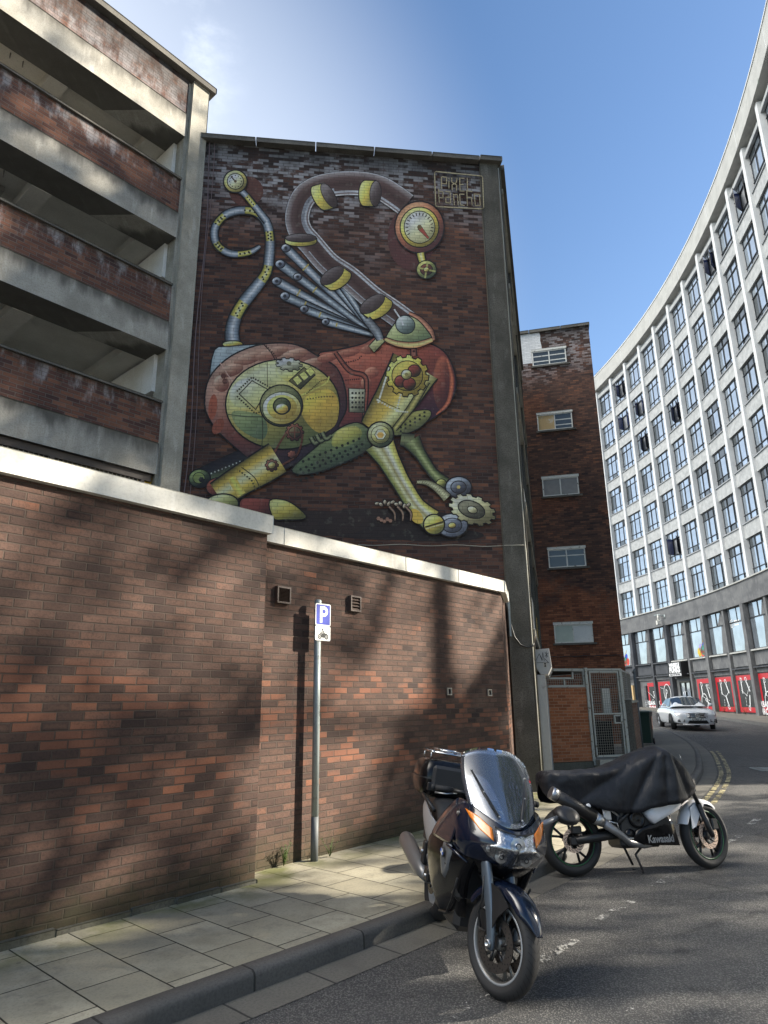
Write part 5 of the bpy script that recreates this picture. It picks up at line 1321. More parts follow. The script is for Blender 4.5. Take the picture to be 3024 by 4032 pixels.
# entrance
F = FB(3); m = MB()
for a, b, c, d in ((.95, 1.03, .55, 2.72), (2.42, 2.5, .55, 2.72), (1.03, 2.42, 2.6, 2.72), (1.70, 1.76, .6, 2.6)): m.box(a, b, -.02, -.15, c, d, T=F)
dr = olink(m, 'entrance_door', M_blackgloss)
m = MB(); m.box(1.03, 1.70, -.09, -.12, .62, 2.58, T=F); m.box(1.76, 2.42, -.09, -.12, .62, 2.58, T=F); olink(m, 'door_pane', M_glass, dr)
m = MB(); m.tube([F(1.62, .0, 1.1), F(1.62, .06, 1.15), F(1.62, .06, 1.95), F(1.62, .0, 2.0)], .02); m.tube([F(1.84, .0, 1.1), F(1.84, .06, 1.15), F(1.84, .06, 1.95), F(1.84, .0, 2.0)], .02); olink(m, 'door_handle', M_chrome, dr)
# timber service door at the far end
F = FB(0); m = MB(); m.box(.5, 1.35, -.05, -.3, .75, 2.6, T=F); m.box(1.4, 2.1, -.04, -.3, .75, 2.6, T=F); olink(m, 'timber_door', M_board)
m = MB(); F = FB(1)
for q in range(14): m.box(1.0, 1.4, -.05, -.2, .9+q*.12, .96+q*.12, T=F)
olink(m, 'louvre_panel', M_dark)
# projecting shop sign
F = FB(3); sg = MB(); sg.bbox(.42, 2.42, .42, -.1, 3.02, 4.02, .01, T=F)
sgo = sg.link('shop_sign', M_signblack, recalc=True); tag(sgo, 'black box sign with white lettering over the shop entrance', 'sign')
text_mesh('WHISTLE', .36, lambda a, b, h: F(1.42+a*1.02, .428+h, 3.82+b), M_whitedot, 'lettering', sgo, bold=.028)
text_mesh('PUNKS', .50, lambda a, b, h: F(1.42+a*1.02, .428+h, 3.48+b), M_whitedot, 'lettering', sgo, bold=.034)
m = MB(); m.poly([F(.52, .426, 3.08), F(2.32, .426, 3.08), F(2.32, .426, 3.24), F(.52, .426, 3.24)]); o = m.link('strapline', M_whitedot, sgo)
text_mesh('URBAN AXE THROWING', .145, lambda a, b, h: F(1.42+a*.98, .431+h, 3.16+b), M_signblack, 'strapline_text', sgo, bold=.006)
# things in and on the building
def small(mb, name, mat, label, cat, **kw): return tag(mb.link(name, mat, recalc=True, **kw), label, cat)
F = FB(3); c = thing('security_camera', 'white domed security camera on an arm from the grey band', 'camera', F(.2, .1, 7.4))
m = MB(); m.tube([F(.2, .06, 7.5), F(-.1, .45, 7.62), F(-.45, .55, 7.6)], .05); m.tube([F(.2, .06, 7.6), F(.2, .06, 7.3)], .07); m.link('arm', M_galv, c, world=True)
m = MB(); m.tube([F(-.1, .45, 7.6), F(-.1, .45, 7.2)], .06); m.bbox(-.22, .02, .57, .33, 6.9, 7.22, .03, T=F); m.link('camera_housing', M_paintwhite, c, world=True, recalc=True)
for k, lab in ((4, 'bright flags and toys behind the first floor window right of the sign'), (0, 'bright soft toys behind the first floor window at the far left end')):
    F = FB(k); m = MB()
    for q, (x, z, s_, mi) in enumerate(((1.35, .25, .3, 0), (1.6, .5, .28, 1), (1.85, .35, .33, 2), (2.05, .7, .22, 3), (1.75, .15, .24, 4), (2.2, .25, .3, 4))):
        x = x if k else x-.7; m.poly([F(x+s_*cos(t), -.19, 4.3+z+s_*1.1*sin(t)) for t in (.3, 1.2, 2.4, 3.3, 4.4, 5.5)], mi)
    m.tube([F(1.3 if k else .6, -.188, 4.3), F(2.2 if k else 1.5, -.188, 5.5)], .02, 5, 0)
    tag(m.link('window_display', [simple('toy_yellow', (.55, .38, .03)), simple('toy_lilac', (.30, .25, .55)), simple('toy_green', (.03, .30, .20)), simple('toy_blue', (.02, .06, .45)), simple('toy_red', (.55, .05, .03))]), lab, 'display')
F = FB(6); m = MB(); strokes(m, lambda a, b, h: F(.65+a, -.185, 5.9+b), circ(0, 0, .22, .22)+[[(-.06, .1), (.06, 0), (-.06, -.1)]], .05); strokes(m, lambda a, b, h: F(.65+a, -.185, 5.9+b), [[(.35, .12), (1.0, .12)], [(.35, -.0), (1.1, -.0)], [(.35, -.12), (.9, -.12)]], .06)
olink(m, 'window_lettering', M_whitedot, recalc=False)
# far footway and kerb
def fstrip(name, mat, prof, run=False):
    m = MB(); m.loft([[(*oarc(k, r)[:2], gz(*oarc(k, r)[:2])+z) for r, z in prof] for k in ks], close=False, smooth=False); o = m.link(name, mat)
    if run:
        uv = o.data.uv_layers.new(name='run').data
        for p in o.data.polygons:
            for li in p.loop_indices: v = o.data.loops[li].vertex_index; uv[li].uv = ((v//len(prof))*.25*BAY, prof[v % len(prof)][0])
    return struct(o)
fstrip('far_kerb', M_kerb, [(-2.72, 0), (-2.70, .12), (-2.55, .125)], True)
fstrip('far_pavement', M_tarmac, [(-2.55, .12), (.5, .125)])
def weed(loc, h, n, label, seed, spread=.12):
    r = random.Random(seed); t = thing('weed', label, 'plant', loc); st = MB(); lf = MB()
    for i in range(n):
        a = r.uniform(0, 2*PI); hh = h*r.uniform(.5, 1); sx, sy = spread*cos(a)*r.uniform(.3, 1), spread*sin(a)*r.uniform(.3, 1)
        pts = [(0, 0, 0), (sx*.4, sy*.4, hh*.5), (sx, sy, hh)]; st.tube(pts, [.004, .003, .0015], 4)
        for q in range(7):
            f = r.uniform(.15, 1); p = Vector(pts[1])*(2*f) if f < .5 else Vector(pts[1]).lerp(Vector(pts[2]), 2*f-1)
            b = r.uniform(0, 2*PI); l = h*.16*r.uniform(.6, 1.2); dx, dy = cos(b), sin(b); wz = r.uniform(-.3, .6)
            lf.poly([p, p+Vector((dx*l*.5-dy*l*.22, dy*l*.5+dx*l*.22, wz*l*.5)), p+Vector((dx*l, dy*l, wz*l)), p+Vector((dx*l*.5+dy*l*.22, dy*l*.5-dx*l*.22, wz*l*.5))])
    st.link('stem', M_leaf, t); lf.link('leaf', M_leaf, t); return t
p = F2(.30, .06, .12); weed(p, .21, 13, 'feathery weed growing at the wall foot left of the sign post', 1, .09)
p = F2(.86, .13, .12); weed(p, .17, 6, 'sparse leggy weed at the wall foot right of the sign post', 2, .12)
for i, (k, a) in enumerate(((6.0, .1), (5.55, .0), (6.5, .0), (5.2, .05))):
    F = FB(k); q = F(a, .15, 0); weed((q[0], q[1], gz(*q[:2])+.12), .55, 9, ('tallest weed at the foot of the dark pier between red panels', 'middling weed under a red axe panel across the road', 'weed growing under the right-hand red axe panel', 'small weed beside the pier right of the entrance')[i], 10+i, .25)
# roof plant just showing over the parapet
m = MB(); m.box(-1.2, 1.2, -1.2, -4, 31.2, 32.6, T=FB(.2)); olink(m, 'roof_housing', M_dark)
# ------------------------------------------------------------------ unseen trees added to dapple and shade the walls, and the block down the street
def leafy_tree(name, label, x, y, h0, zc, rad, rz, n, seed, low=0, size=.30):
    r = random.Random(seed); t = thing(name, label, 'tree', (x, y, gz(x, y)))
    tr = MB(); tr.tube([(0, 0, 0), (.1, .05, h0*.5), (.05, -.1, h0), (.0, .0, zc)], [.34, .28, .24, .12], 10)
    tips = []
    for i in range(11):
        a = i*2.4+r.uniform(-.3, .3); zz = h0+(zc-h0)*r.uniform(-.05, .9); e = Vector((cos(a)*rad*.8, sin(a)*rad*.8, zz+r.uniform(.5, 3.0)))
        mid = Vector((cos(a)*rad*.35, sin(a)*rad*.35, zz+.9)); tr.tube([(0, 0, zz-.2), mid, e], [.11, .07, .02], 6); tips += [mid, e]
    tr.link('trunk', M_bark, t)
    cr = MB()
    cl = []
    for i in range(46):
        while True:
            v = Vector((r.uniform(-1, 1), r.uniform(-1, 1), r.uniform(-1, 1)))
            if .25 < v.length < 1: break
        cl.append((Vector((v.x*rad, v.y*rad, zc+v.z*rz)), r.uniform(.9, 1.7)))
    for i in range(low):
        a = r.uniform(0, 2*PI); d = r.uniform(.1, 1.0)*rad; cl.append((Vector((cos(a)*d, sin(a)*d, r.uniform(4.6, h0+3.4))), r.uniform(.35, .90)))
    vol = sum(c[1]**2 for c in cl)
    for c, s in cl:
        for q in range(int(n*s*s/vol) if s > .85 else int(520*s*s)):
            p = c+Vector((r.gauss(0, .5), r.gauss(0, .5), r.gauss(0, .42)))*s
            u = Vector((r.gauss(0, 1), r.gauss(0, 1), r.gauss(0, .7))).normalized(); v = u.cross(Vector((r.gauss(0, 1), r.gauss(0, 1), r.gauss(0, 1)))).normalized(); l = (size if s > .85 else .20)*r.uniform(.6, 1.2)
            cr.poly([p-u*l*.5, p+v*l*.32, p+u*l*.5, p-v*l*.32])
    cr.link('crown', M_leaf, t); return t
leafy_tree('added_tree', 'unseen tall plane tree, added to dapple the low wall with shade', 13.6, 6.2, 7.5, 17.5, 5.2, 7.0, 11000, 5, 58, .34)
leafy_tree('added_tree', 'second unseen plane tree, added for its shade, nearer the curved offices', 17.0, 11.4, 7.5, 18.0, 4.6, 6.6, 9000, 6, 40, .4)
leafy_tree('added_tree', 'third unseen plane tree, added to shade the car park column, by the curved offices', 19.0, 16.6, 7.5, 19.5, 3.9, 6.6, 8000, 9, 6, .4)
blk = thing('office_block', 'pale office block with ranks of square windows, across the road', 'building', (15.5, 1.5, 0))
FK2 = frame((15.5, 1.5), 172); m = MB()
m.box(0, 40, 0, -8, 0, 26, T=FK2); m.link('wall', M_rough, blk, world=True, recalc=True)
m = MB()
for k in range(17): u = k*2.5; m.box(u-.2, u+.2, .35, .0, 3, 25.5, T=FK2)
for j in range(8): m.box(0, 40, .25, .0, 3+j*3-.15, 3+j*3+.15, T=FK2)
m.link('mullion_grid', M_pilaster, blk, world=True, recalc=True)
m = MB()
for k in range(16):
    for j in range(7): u = k*2.5; m.box(u+.3, u+2.2, .03, .01, 4.0+j*3, 5.8+j*3, T=FK2)
o = m.link('glazing', M_glass, blk, world=True, recalc=True); o['kind'] = 'stuff'
# ------------------------------------------------------------------ motorcycles
def wheel(parent, x, R0, wd, rimr, spokes, discs, discr, mats, steer=0, lean=0, line=None, groove=True, twin=False):
    """wheel > tyre, rim, brake_disc; own axes: y is the axle"""
    w_ = bpy.data.objects.new('wheel', None); COL.objects.link(w_); w_.parent = parent; w_.location = (x, 0, R0); w_.rotation_euler = (R(lean), 0, R(steer))
    h = wd/2; prof = []
    for k in range(13):
        a = PI*k/12; prof.append((R0-h*.86+h*.86*sin(a), -h*cos(a)))
    prof = [(rimr-.004, -h*.62)]+[(max(r_, rimr), y_) for r_, y_ in prof]+[(rimr-.004, h*.62)]
    t = MB(); t.lathe(prof, 64)
    if groove:      # shallow sipes across the tread
        for k in range(44):
            a0 = 2*PI*k/44
            for s in (-1, 1):
                P = []
                for q in range(6):
                    f = q/5; an = a0+s*.0+f*.13*1.2; yy = s*h*(.12+.72*f); rr = R0-h*.86+h*.86*math.sqrt(max(0, 1-(yy/h)**2))+.0012
                    P.append((rr, an, yy))
                for (r1, a1, y1), (r2, a2, y2) in zip(P, P[1:]):
                    d = .007; t.poly([(r1*cos(a1-d), y1, r1*sin(a1-d)), (r1*cos(a1+d), y1, r1*sin(a1+d)), (r2*cos(a2+d), y2, r2*sin(a2+d)), (r2*cos(a2-d), y2, r2*sin(a2-d))], 1)
    t.link('tyre', [mats[0], M_void], w_)
    r_ = MB(); e = h*.62
    r_.lathe([(rimr, -e), (rimr-.006, -e-.004), (rimr-.016, -e+.002), (rimr-.022, -e*.5), (rimr-.026, 0), (rimr-.022, e*.5), (rimr-.016, e-.002), (rimr-.006, e+.004), (rimr, e)], 56)
    r_.lathe([(rimr+.001, -e-.0045), (rimr-.012, -e-.0045), (rimr-.012, -e+.001), (rimr+.001, -e+.001)], 56, m=2, closed=True); r_.lathe([(rimr+.001, e+.0045), (rimr-.012, e+.0045), (rimr-.012, e-.001), (rimr+.001, e-.001)], 56, m=2, closed=True)
    hubr = .045; r_.lathe([(0, -h*.8), (hubr*.8, -h*.8), (hubr, -h*.5), (hubr, h*.5), (hubr*.8, h*.8), (0, h*.8)], 24)
    for k in range(spokes):
        a = 2*PI*k/spokes+.2
        for s in ((-1, 1) if twin else (0,)):
            p0 = Vector((hubr*.8*cos(a), 0, hubr*.8*sin(a))); b = a+s*.20
            mid = Vector((rimr*.52*cos(a+s*.10), s*.006, rimr*.52*sin(a+s*.10))); p1 = Vector(((rimr-.018)*cos(b), 0, (rimr-.018)*sin(b)))
            r_.tube([p0, mid, p1], [.017, .012, .012], 6)
    if line: r_.lathe([(rimr-.004, -e-.0062), (rimr-.011, -e-.0062), (rimr-.011, -e-.005), (rimr-.004, -e-.005)], 56, m=1, closed=True); r_.lathe([(rimr-.004, e+.0062), (rimr-.011, e+.0062), (rimr-.011, e+.005), (rimr-.004, e+.005)], 56, m=1, closed=True)
    r_.link('rim', [mats[1], line or mats[1], mats[3]], w_)
    for s in discs:
        d = MB(); y = s*h*.95; ri = discr*.66
        d.lathe([(ri, y-.003), (discr, y-.003), (discr, y+.003), (ri, y+.003)], 48, closed=True, smooth=False)
        for k in range(48):
            a = 2*PI*k/48; rr = ri+(discr-ri)*(.25+.25*(k % 3)); 
            for f in (-1, 1): d.poly([(rr*cos(a)+.0055*cos(q), y+f*.0036, rr*sin(a)+.0055*sin(q)) for q in [i*PI/3*f for i in range(6)]], 1)
        for k in range(6):
            a = 2*PI*k/6; d.tube([(hubr*cos(a), y*.8, hubr*sin(a)), (ri*1.04*cos(a+.25), y, ri*1.04*sin(a+.25))], .009, 5, m=2)
        d.link('brake_disc', [mats[2], M_void, M_black], w_)
    return w_

def touring_bike():
    b = thing('motorcycle', 'large dark blue touring motorcycle with tall screen and top box, parked at the kerb', 'motorcycle', (0.37, 5.85, .004), (R(-10.5), 0, R(90-170.5)))
    b.scale = (.92, .92, .92)
    FX = 1.571
    ff = lambda y, z: 1.69-2.4*y*y-.80*max(0, z-.86)-1.0*max(0, .86-z)
    # upper fairing, wrapped round the nose
    m = MB(); rings = []
    for z, wdt, xb in ((.735, .27, 1.12), (.78, .305, 1.02), (.84, .325, .98), (.90, .325, 1.0), (.96, .318, 1.02), (1.01, .305, 1.04), (1.055, .28, 1.08), (1.075, .26, 1.1)):
        dz = lambda f: z-max(0, z-.955)*(1-f**1.5)*.98
        half = [(xb, wdt, z), ((xb+ff(.85*wdt, z))/2+.03, wdt*1.015, z)]+[(ff(wdt*f, dz(f)), wdt*f, dz(f)) for f in (.93, .8, .6, .4, .2, 0)]
        rings.append(half+[(x, -y, q) for x, y, q in half[-2::-1]])
    m.loft(rings, close=False); o = m.link('fairing', M_navy, b, subsurf=1, solid=.006)
    for s in (-1, 1):       # shoulders running back to the tank
        m = MB(); m.loft([[(1.34, s*.30, .98), (1.34, s*.325, .86), (1.30, s*.325, .76)], [(1.1, s*.31, 1.03), (1.08, s*.345, .90), (1.05, s*.345, .76)], [(.9, s*.27, 1.0), (.88, s*.345, .90), (.84, s*.365, .76)], [(.74, s*.18, .93), (.72, s*.29, .86), (.70, s*.33, .74)]], close=False)
        m.link('fairing_shoulder', M_navy, b, subsurf=1, solid=.006)
        # lower side panels
        ys = lambda x, z: .165+.205*min(1, max(0, (z-.16)/.55))**.8-.17*max(0, x-.80)-.04*max(0, x-1.25)/.2
        P = [(1.40, .80), (1.45, .735), (1.36, .64), (1.27, .50), (1.17, .30), (1.06, .20), (.84, .20), (.66, .29), (.60, .46), (.66, .66), (.80, .82), (1.1, .82)]
        m = MB(); c = (1.0, .55); n = len(P)
        R1 = [[(c[0]+(x-c[0])*f, s*(ys(c[0]+(x-c[0])*f, c[1]+(z-c[1])*f)+.018*(1-f)), c[1]+(z-c[1])*f) for x, z in P] for f in (1, .8, .55, .3, .08)]
        R0_ = [(x*.985+.01, s*(ys(x, z)-.05), z) for x, z in P]
        m.loft([R0_]+R1, cap=(False, True)); m.link('side_panel', M_blackgloss, b, subsurf=1)
        m = MB(); m.tube([(1.31, s*.262, .58), (1.19, s*.248, .42), (1.02, s*.224, .30), (.78, s*.212, .25)], .008, 6); m.link('panel_seam', M_black, b)
        # scoop with round badge
        Q = [(1.20, .80), (1.235, .74), (1.16, .60), (1.07, .52), (1.03, .54), (1.06, .66), (1.13, .79)]
        m = MB(); q = (1.13, .66); m.loft([[(q[0]+(x-q[0])*f, s*(ys(q[0]+(x-q[0])*f, q[1]+(z-q[1])*f)+dz), q[1]+(z-q[1])*f) for x, z in Q] for f, dz in ((1, .003), (.92, .024), (.6, .026), (.3, .012))], cap=(False, True)); m.link('side_scoop', M_grey, b, recalc=True)
        m = MB(); T = lambda a, h, c_: (1.135+a, s*(ys(1.135+a, .70+c_)+.028+h), .70+c_)
        m.lathe([(.034, 0), (.034, .006), (0, .007)], 20, T=T); rd = m.link('badge', M_black, b)
        for k in range(4):
            m = MB(); m.poly([T(0, .0085, 0)]+[T(.024*cos(a), .0085, .024*sin(a)) for a in [k*PI/2+i*PI/8 for i in range(5)]]); m.link('badge_quarter', M_bluedot if k % 2 else M_whitedot, rd)
        # small side air deflector and lamp
        m = MB(); m.tube([(1.40, s*.235, .70), (1.30, s*.30, .74), (1.2, s*.335, .76)], [.006, .012, .008], 6); m.link('trim_strip', M_navy, b)
    # headlamp: reflector, clear lens, bulbs
    def patch(P, off, n=10, f=ff): # polygon in (y,z) laid on the nose
        cy, cz = sum(p[0] for p in P)/len(P), sum(p[1] for p in P)/len(P); rings = []
        Pd = []
        for (y0, z0), (y1, z1) in zip(P, P[1:]+P[:1]):
            for k in range(4): Pd.append((y0+(y1-y0)*k/4, z0+(z1-z0)*k/4))
        for g in (1, .75, .5, .25, .02): rings.append([(f(cy+(y-cy)*g, cz+(z-cz)*g)+off, cy+(y-cy)*g, cz+(z-cz)*g) for y, z in Pd])
        return rings
    LP = [(-.215, .845), (-.13, .875), (-.135, .965), (0, .942), (.135, .965), (.13, .875), (.215, .845), (.16, .79), (.07, .745), (0, .735), (-.07, .745), (-.16, .79)]
    hl = MB(); hl.loft(patch(LP, .006), cap=(False, True)); ho = hl.link('headlight', M_refl, b, recalc=True)
    m = MB(); m.loft(patch([(y*1.0, z) for y, z in LP], .022), cap=(False, True)); m.loft([patch(LP, .004)[0], patch(LP, .022)[0]]); m.link('lens', M_lens, ho, recalc=True)
    for y, z, r0 in ((0, .885, .050), (-.085, .80, .040), (.085, .80, .040), (-.165, .835, .020), (.165, .835, .020)):
        x = ff(y, z)+.010; m = MB(); m.lathe([(r0, 0), (r0*.8, .004), (r0*.45, .002), (r0*.42, .010), (r0*.2, .012), (0, .012)], 20, T=lambda a, h, c_: (x+h, y+a, z+c_)); m.link('bulb', M_alu, ho)
        m = MB(); m.lathe([(r0*.40, .0125), (r0*.25, .013)], 20, T=lambda a, h, c_: (x+h, y+a, z+c_)); m.link('bulb_ring', M_black, ho)
    m = MB(); m.tube([(ff(y, z)+.02, y, z) for y, z in ((-.135, .965), (-.07, .952), (0, .942), (.07, .952), (.135, .965))], .006, 6); m.tube([(ff(0, z)+.021, 0, z) for z in (.94, .85, .74)], .0035, 5); m.link('headlight_trim', M_black, ho)
    for s in (-1, 1):
        IP = [(s*.145, .885), (s*.148, .955), (s*.22, 1.005), (s*.285, 1.03), (s*.262, .985), (s*.215, .93)]
        m = MB(); m.loft(patch(IP, .012), cap=(False, True)); m.loft([patch(IP, .002)[0], patch(IP, .012)[0]]); m.link('indicator', M_amber, b, recalc=True)
    # beak under the lamp, intake
    m = MB(); rings = []
    for z, w_, f in ((.735, .235, 0), (.70, .20, -.03), (.66, .16, -.09), (.62, .15, -.16)): rings.append([(ff(y, .74)+f, y, z+.10*abs(y)) for y in [w_*k/6 for k in range(-6, 7)]])
    m.loft(rings, close=False); m.link('beak', M_blackgloss, b, subsurf=1, solid=.006)
    m = MB(); m.bbox(1.30, 1.44, -.12, .12, .60, .70, .02); m.bbox(1.425, 1.45, -.10, -.01, .63, .68, .008); m.bbox(1.425, 1.45, .01, .10, .63, .68, .008); m.link('intake', M_black, b, recalc=True)
    m = MB(); m.bbox(.55, 1.16, -.20, .20, .22, .80, .04); m.bbox(1.1, 1.24, -.24, .24, .42, .78, .03); m.link('engine', M_black, b, recalc=True)
    m = MB(); m.loft([[(x, y, z) for y in (-.2, -.1, 0, .1, .2)] for x, z in ((1.20, 1.075), (1.10, 1.07), (1.0, 1.03), (.92, 1.02))], close=False); m.bbox(1.04, 1.18, -.15, .15, 1.03, 1.09, .02); m.link('dashboard', M_black, b, recalc=True)
    # windscreen
    m = MB(); rings = []
    for i in range(15):
        v = i/14; ring = []
        for j in range(-10, 11):
            u = j/10; vv = v*(1-.20*abs(u)**3.5); wv = .235+.045*sin(vv*PI*.8)-.045*vv**3
            ring.append((1.555-.51*vv-.20*u*u*(1-.25*vv), wv*u, .965+.475*vv+.035*u*u*(1-vv)+.02*vv*u*u))
        rings.append(ring)
    m.loft(rings, close=False); m.link('windscreen', M_screen, b, solid=.004)
    for s in (-1, 1):
        m = MB(); P = [(.20, .95), (.45, .62), (.62, .48)]
        pts = []
        for v, u in ((.62, .82), (.36, .60), (.10, .34)):
            u *= s; vv = v; wv = .232+.03*sin(vv*PI*.8)-.055*vv**3; pts.append(Vector((1.555-.51*vv-.20*u*u*(1-.25*vv)+.014, wv*u, .965+.475*vv+.035*u*u*(1-vv)+.006)))
        m.tube(pts, [.011, .014, .012], 6, flat=.45)
        for p in pts: m.lathe([(.007, 0), (.006, .004), (0, .005)], 8, m=1, T=lambda a, h, c_: (p.x+.008+h, p.y+a, p.z+c_))
        m.link('screen_strut', [M_black, M_alu], b)
    # instrument badge on the fairing shoulder
    m = MB(); m.lathe([(.045, 0), (.042, .008), (.03, .009), (.03, .004), (0, .004)], 18, T=lambda a, h, c_: (1.29+a*.8, -.303-h, .985+c_*.6)); m.lathe([(.016, .006), (.014, .010), (0, .011)], 12, m=1, T=lambda a, h, c_: (1.305+a, -.303-h, .988+c_)); m.lathe([(.012, .006), (.010, .010), (0, .011)], 12, m=1, T=lambda a, h, c_: (1.272+a, -.303-h, .985+c_)); m.link('fairing_vent', [M_black, M_alu], b)
    # bars, grips, levers, mirror
    for s in (-1, 1):
        m = MB(); m.tube([(1.02, s*.10, 1.06), (1.0, s*.20, 1.10), (.95, s*.28, 1.10)], .014, 8); m.link('handlebar', M_black, b)
        m = MB(); m.tube([(.955, s*.27, 1.10), (.905, s*.40, 1.095)], .020, 10); m.tube([(.905, s*.40, 1.095), (.897, s*.425, 1.094)], .023, 10); m.link('grip', M_rubber, b)
        m = MB(); m.tube([(1.0, s*.25, 1.085), (1.0, s*.33, 1.07), (.965, s*.41, 1.065)], [.008, .008, .010], 6, flat=.6); m.link('lever', M_alu, b)
    m = MB(); m.tube([(1.26, .30, .985), (1.24, .38, 1.02), (1.21, .47, 1.06)], [.030, .020, .016], 8); mo = m.link('mirror_stalk', M_grey, b)
    m = MB(); rr = []
    for x, k in ((1.265, .35), (1.25, .75), (1.21, 1.0), (1.165, 1.02), (1.155, .92)): rr.append([(x-.02*sin(a), .535+.095*k*cos(a), 1.075+.062*k*sin(a)) for a in [i*2*PI/16 for i in range(16)]])
    m.loft(rr, cap=(True, False)); m.poly([(1.16, .535+.085*cos(a), 1.075+.054*sin(a)) for a in [-i*2*PI/16 for i in range(16)]], 1); m.link('mirror', [M_black, M_chrome], b)
    # tank, seats, tail
    m = MB(); m.loft([[(x, w_*cos(a), zc+h_*sin(a)) for a in [PI*i/10 for i in range(11)]] for x, w_, zc, h_ in ((1.02, .19, .86, .17), (.88, .22, .84, .20), (.72, .19, .80, .17), (.62, .13, .78, .10))], close=False); m.link('tank', M_navy, b, subsurf=1)
    m = MB(); m.loft([[(x, w_*cos(a)*(1 if abs(cos(a)) < .8 else 1), zc+h_*abs(sin(a))**.6*(1 if sin(a) >= 0 else -.4)) for a in [2*PI*i/16 for i in range(16)]] for x, w_, zc, h_ in ((.70, .10, .78, .05), (.60, .15, .77, .06), (.42, .19, .78, .06), (.26, .19, .80, .07), (.20, .18, .85, .08), (.0, .17, .88, .07), (-.18, .15, .90, .05))], cap=(True, True)); m.link('seat', M_seat, b, subsurf=1)
    for s in (-1, 1):
        m = MB(); m.loft([[(x, s*y0, z0), (x, s*(y0+.03), (z0+z1)/2), (x, s*y0, z1)] for x, y0, z0, z1 in ((.62, .17, .52, .76), (.42, .21, .55, .78), (.12, .215, .60, .84), (-.18, .19, .74, .90), (-.32, .15, .82, .91))], close=False); m.link('tail_panel', M_silverpaint, b, subsurf=1, solid=.008)
        m = MB(); m.tube([(.22, s*.20, .86), (.10, s*.245, .92), (-.14, s*.235, .95), (-.24, s*.17, .93)], .016, 8); m.link('grab_rail', M_black, b)
    m = MB(); m.bbox(-.30, .62, -.15, .15, .55, .80, .03); m.link('subframe', M_black, b, recalc=True)
    # top box with pad and chrome rack
    tb = MB(); sec = []
    for z, x0, x1, w_ in ((.93, -.52, -.12, .22), (.96, -.56, -.08, .265), (1.05, -.58, -.05, .285), (1.16, -.57, -.05, .28), (1.23, -.53, -.08, .255), (1.255, -.47, -.13, .20)):
        cx, hx = (x0+x1)/2, (x1-x0)/2
        sec.append([(cx+hx*(abs(cos(a))**.45)*(1 if cos(a) >= 0 else -1), w_*(abs(sin(a))**.45)*(1 if sin(a) >= 0 else -1), z) for a in [2*PI*i/32 for i in range(32)]])
    tb.loft(sec, cap=(True, True)); to = tb.link('top_box', M_blackgloss, b)
    m = MB(); sec2 = [[(x*1.002-.0005, y*1.012, z) for x, y, _ in sec[2]] for z in (1.082, 1.096)]; m.loft(sec2); m.link('seam', M_black, to)
    m = MB(); m.bbox(-.06, -.005, -.20, .20, 1.02, 1.21, .025); m.link('back_pad', M_seat, to, recalc=True)
    m = MB(); m.bbox(-.035, .0, -.235, -.15, .99, 1.06, .008); m.link('latch', M_black, to, recalc=True)
    m = MB(); lp = [(-.14, -.18), (-.14, .18), (-.20, .21), (-.46, .21), (-.50, .17), (-.50, -.17), (-.46, -.21), (-.20, -.21), (-.14, -.18)]
    m.tube([(x, y, 1.315) for x, y in lp], .008, 8); m.tube([(x, y*.62, 1.34) for x, y in lp], .006, 8)
    for y in (-.1, 0, .1): m.tube([(-.14, y, 1.315), (-.50, y, 1.315)], .006, 6)
    for x, y in ((-.18, -.2), (-.18, .2), (-.46, -.2), (-.46, .2)): m.tube([(x, y, 1.24), (x, y, 1.315)], .006, 6)
    m.link('luggage_rack', M_chrome, b)
    # silencer on the right, footrests, swingarm
    m = MB(); m.tube([(.32, -.20, .36), (.20, -.235, .39), (.12, -.245, .41), (-.40, -.265, .51), (-.46, -.266, .52)], [.04, .055, .068, .072, .055], 20); ex = m.link('silencer', M_steel, b)
    m = MB(); m.tube([(-.44, -.266, .516), (-.475, -.266, .523)], .045, 16); m.link('outlet', M_void, ex)
    m = MB(); m.tube([(.40, -.15, .40), (.42, -.27, .40)], .014, 8); m.tube([(.18, -.16, .52), (.2, -.27, .54)], .014, 8); m.tube([(.3, -.2, .44), (.2, -.22, .56)], .012, 6); m.link('footrest', M_alu, b)
    for q in ((.34, .46, -.255, -.19, .36, .46, .012), (.16, .24, -.25, -.20, .44, .62, .012)): m = MB(); m.bbox(*q); m.link('heel_guard', M_black, b, recalc=True)
    m = MB(); m.tube([(.45, -.08, .38), (0, -.13, .315)], [.05, .04], 10); m.tube([(.7, .12, .25), (.60, .30, .06), (.57, .35, .02)], .013, 8); m.link('swingarm', M_grey, b)
    wheel(b, 0, .315, .18, .222, 5, (-1,), .13, (M_rubber, M_silverpaint, M_disc, M_silverpaint), groove=False, twin=True)
    m = MB(); m.loft([[(.345*cos(a), y, .315+.345*sin(a)) for y in (-.09, -.05, 0, .05, .09)] for a in [R(40+10*k) for k in range(14)]], close=False); m.link('rear_mudguard', M_black, b, solid=.005)
    # front end
    f = bpy.data.objects.new('front_end', None); COL.objects.link(f); f.parent = b; f.location = (FX, 0, 0); f.rotation_euler = (0, 0, R(24))
    w_ = wheel(f, 0, .30, .122, .222, 5, (-1, 1), .16, (M_rubber, M_rimgrey, M_disc, M_silverpaint), twin=True)
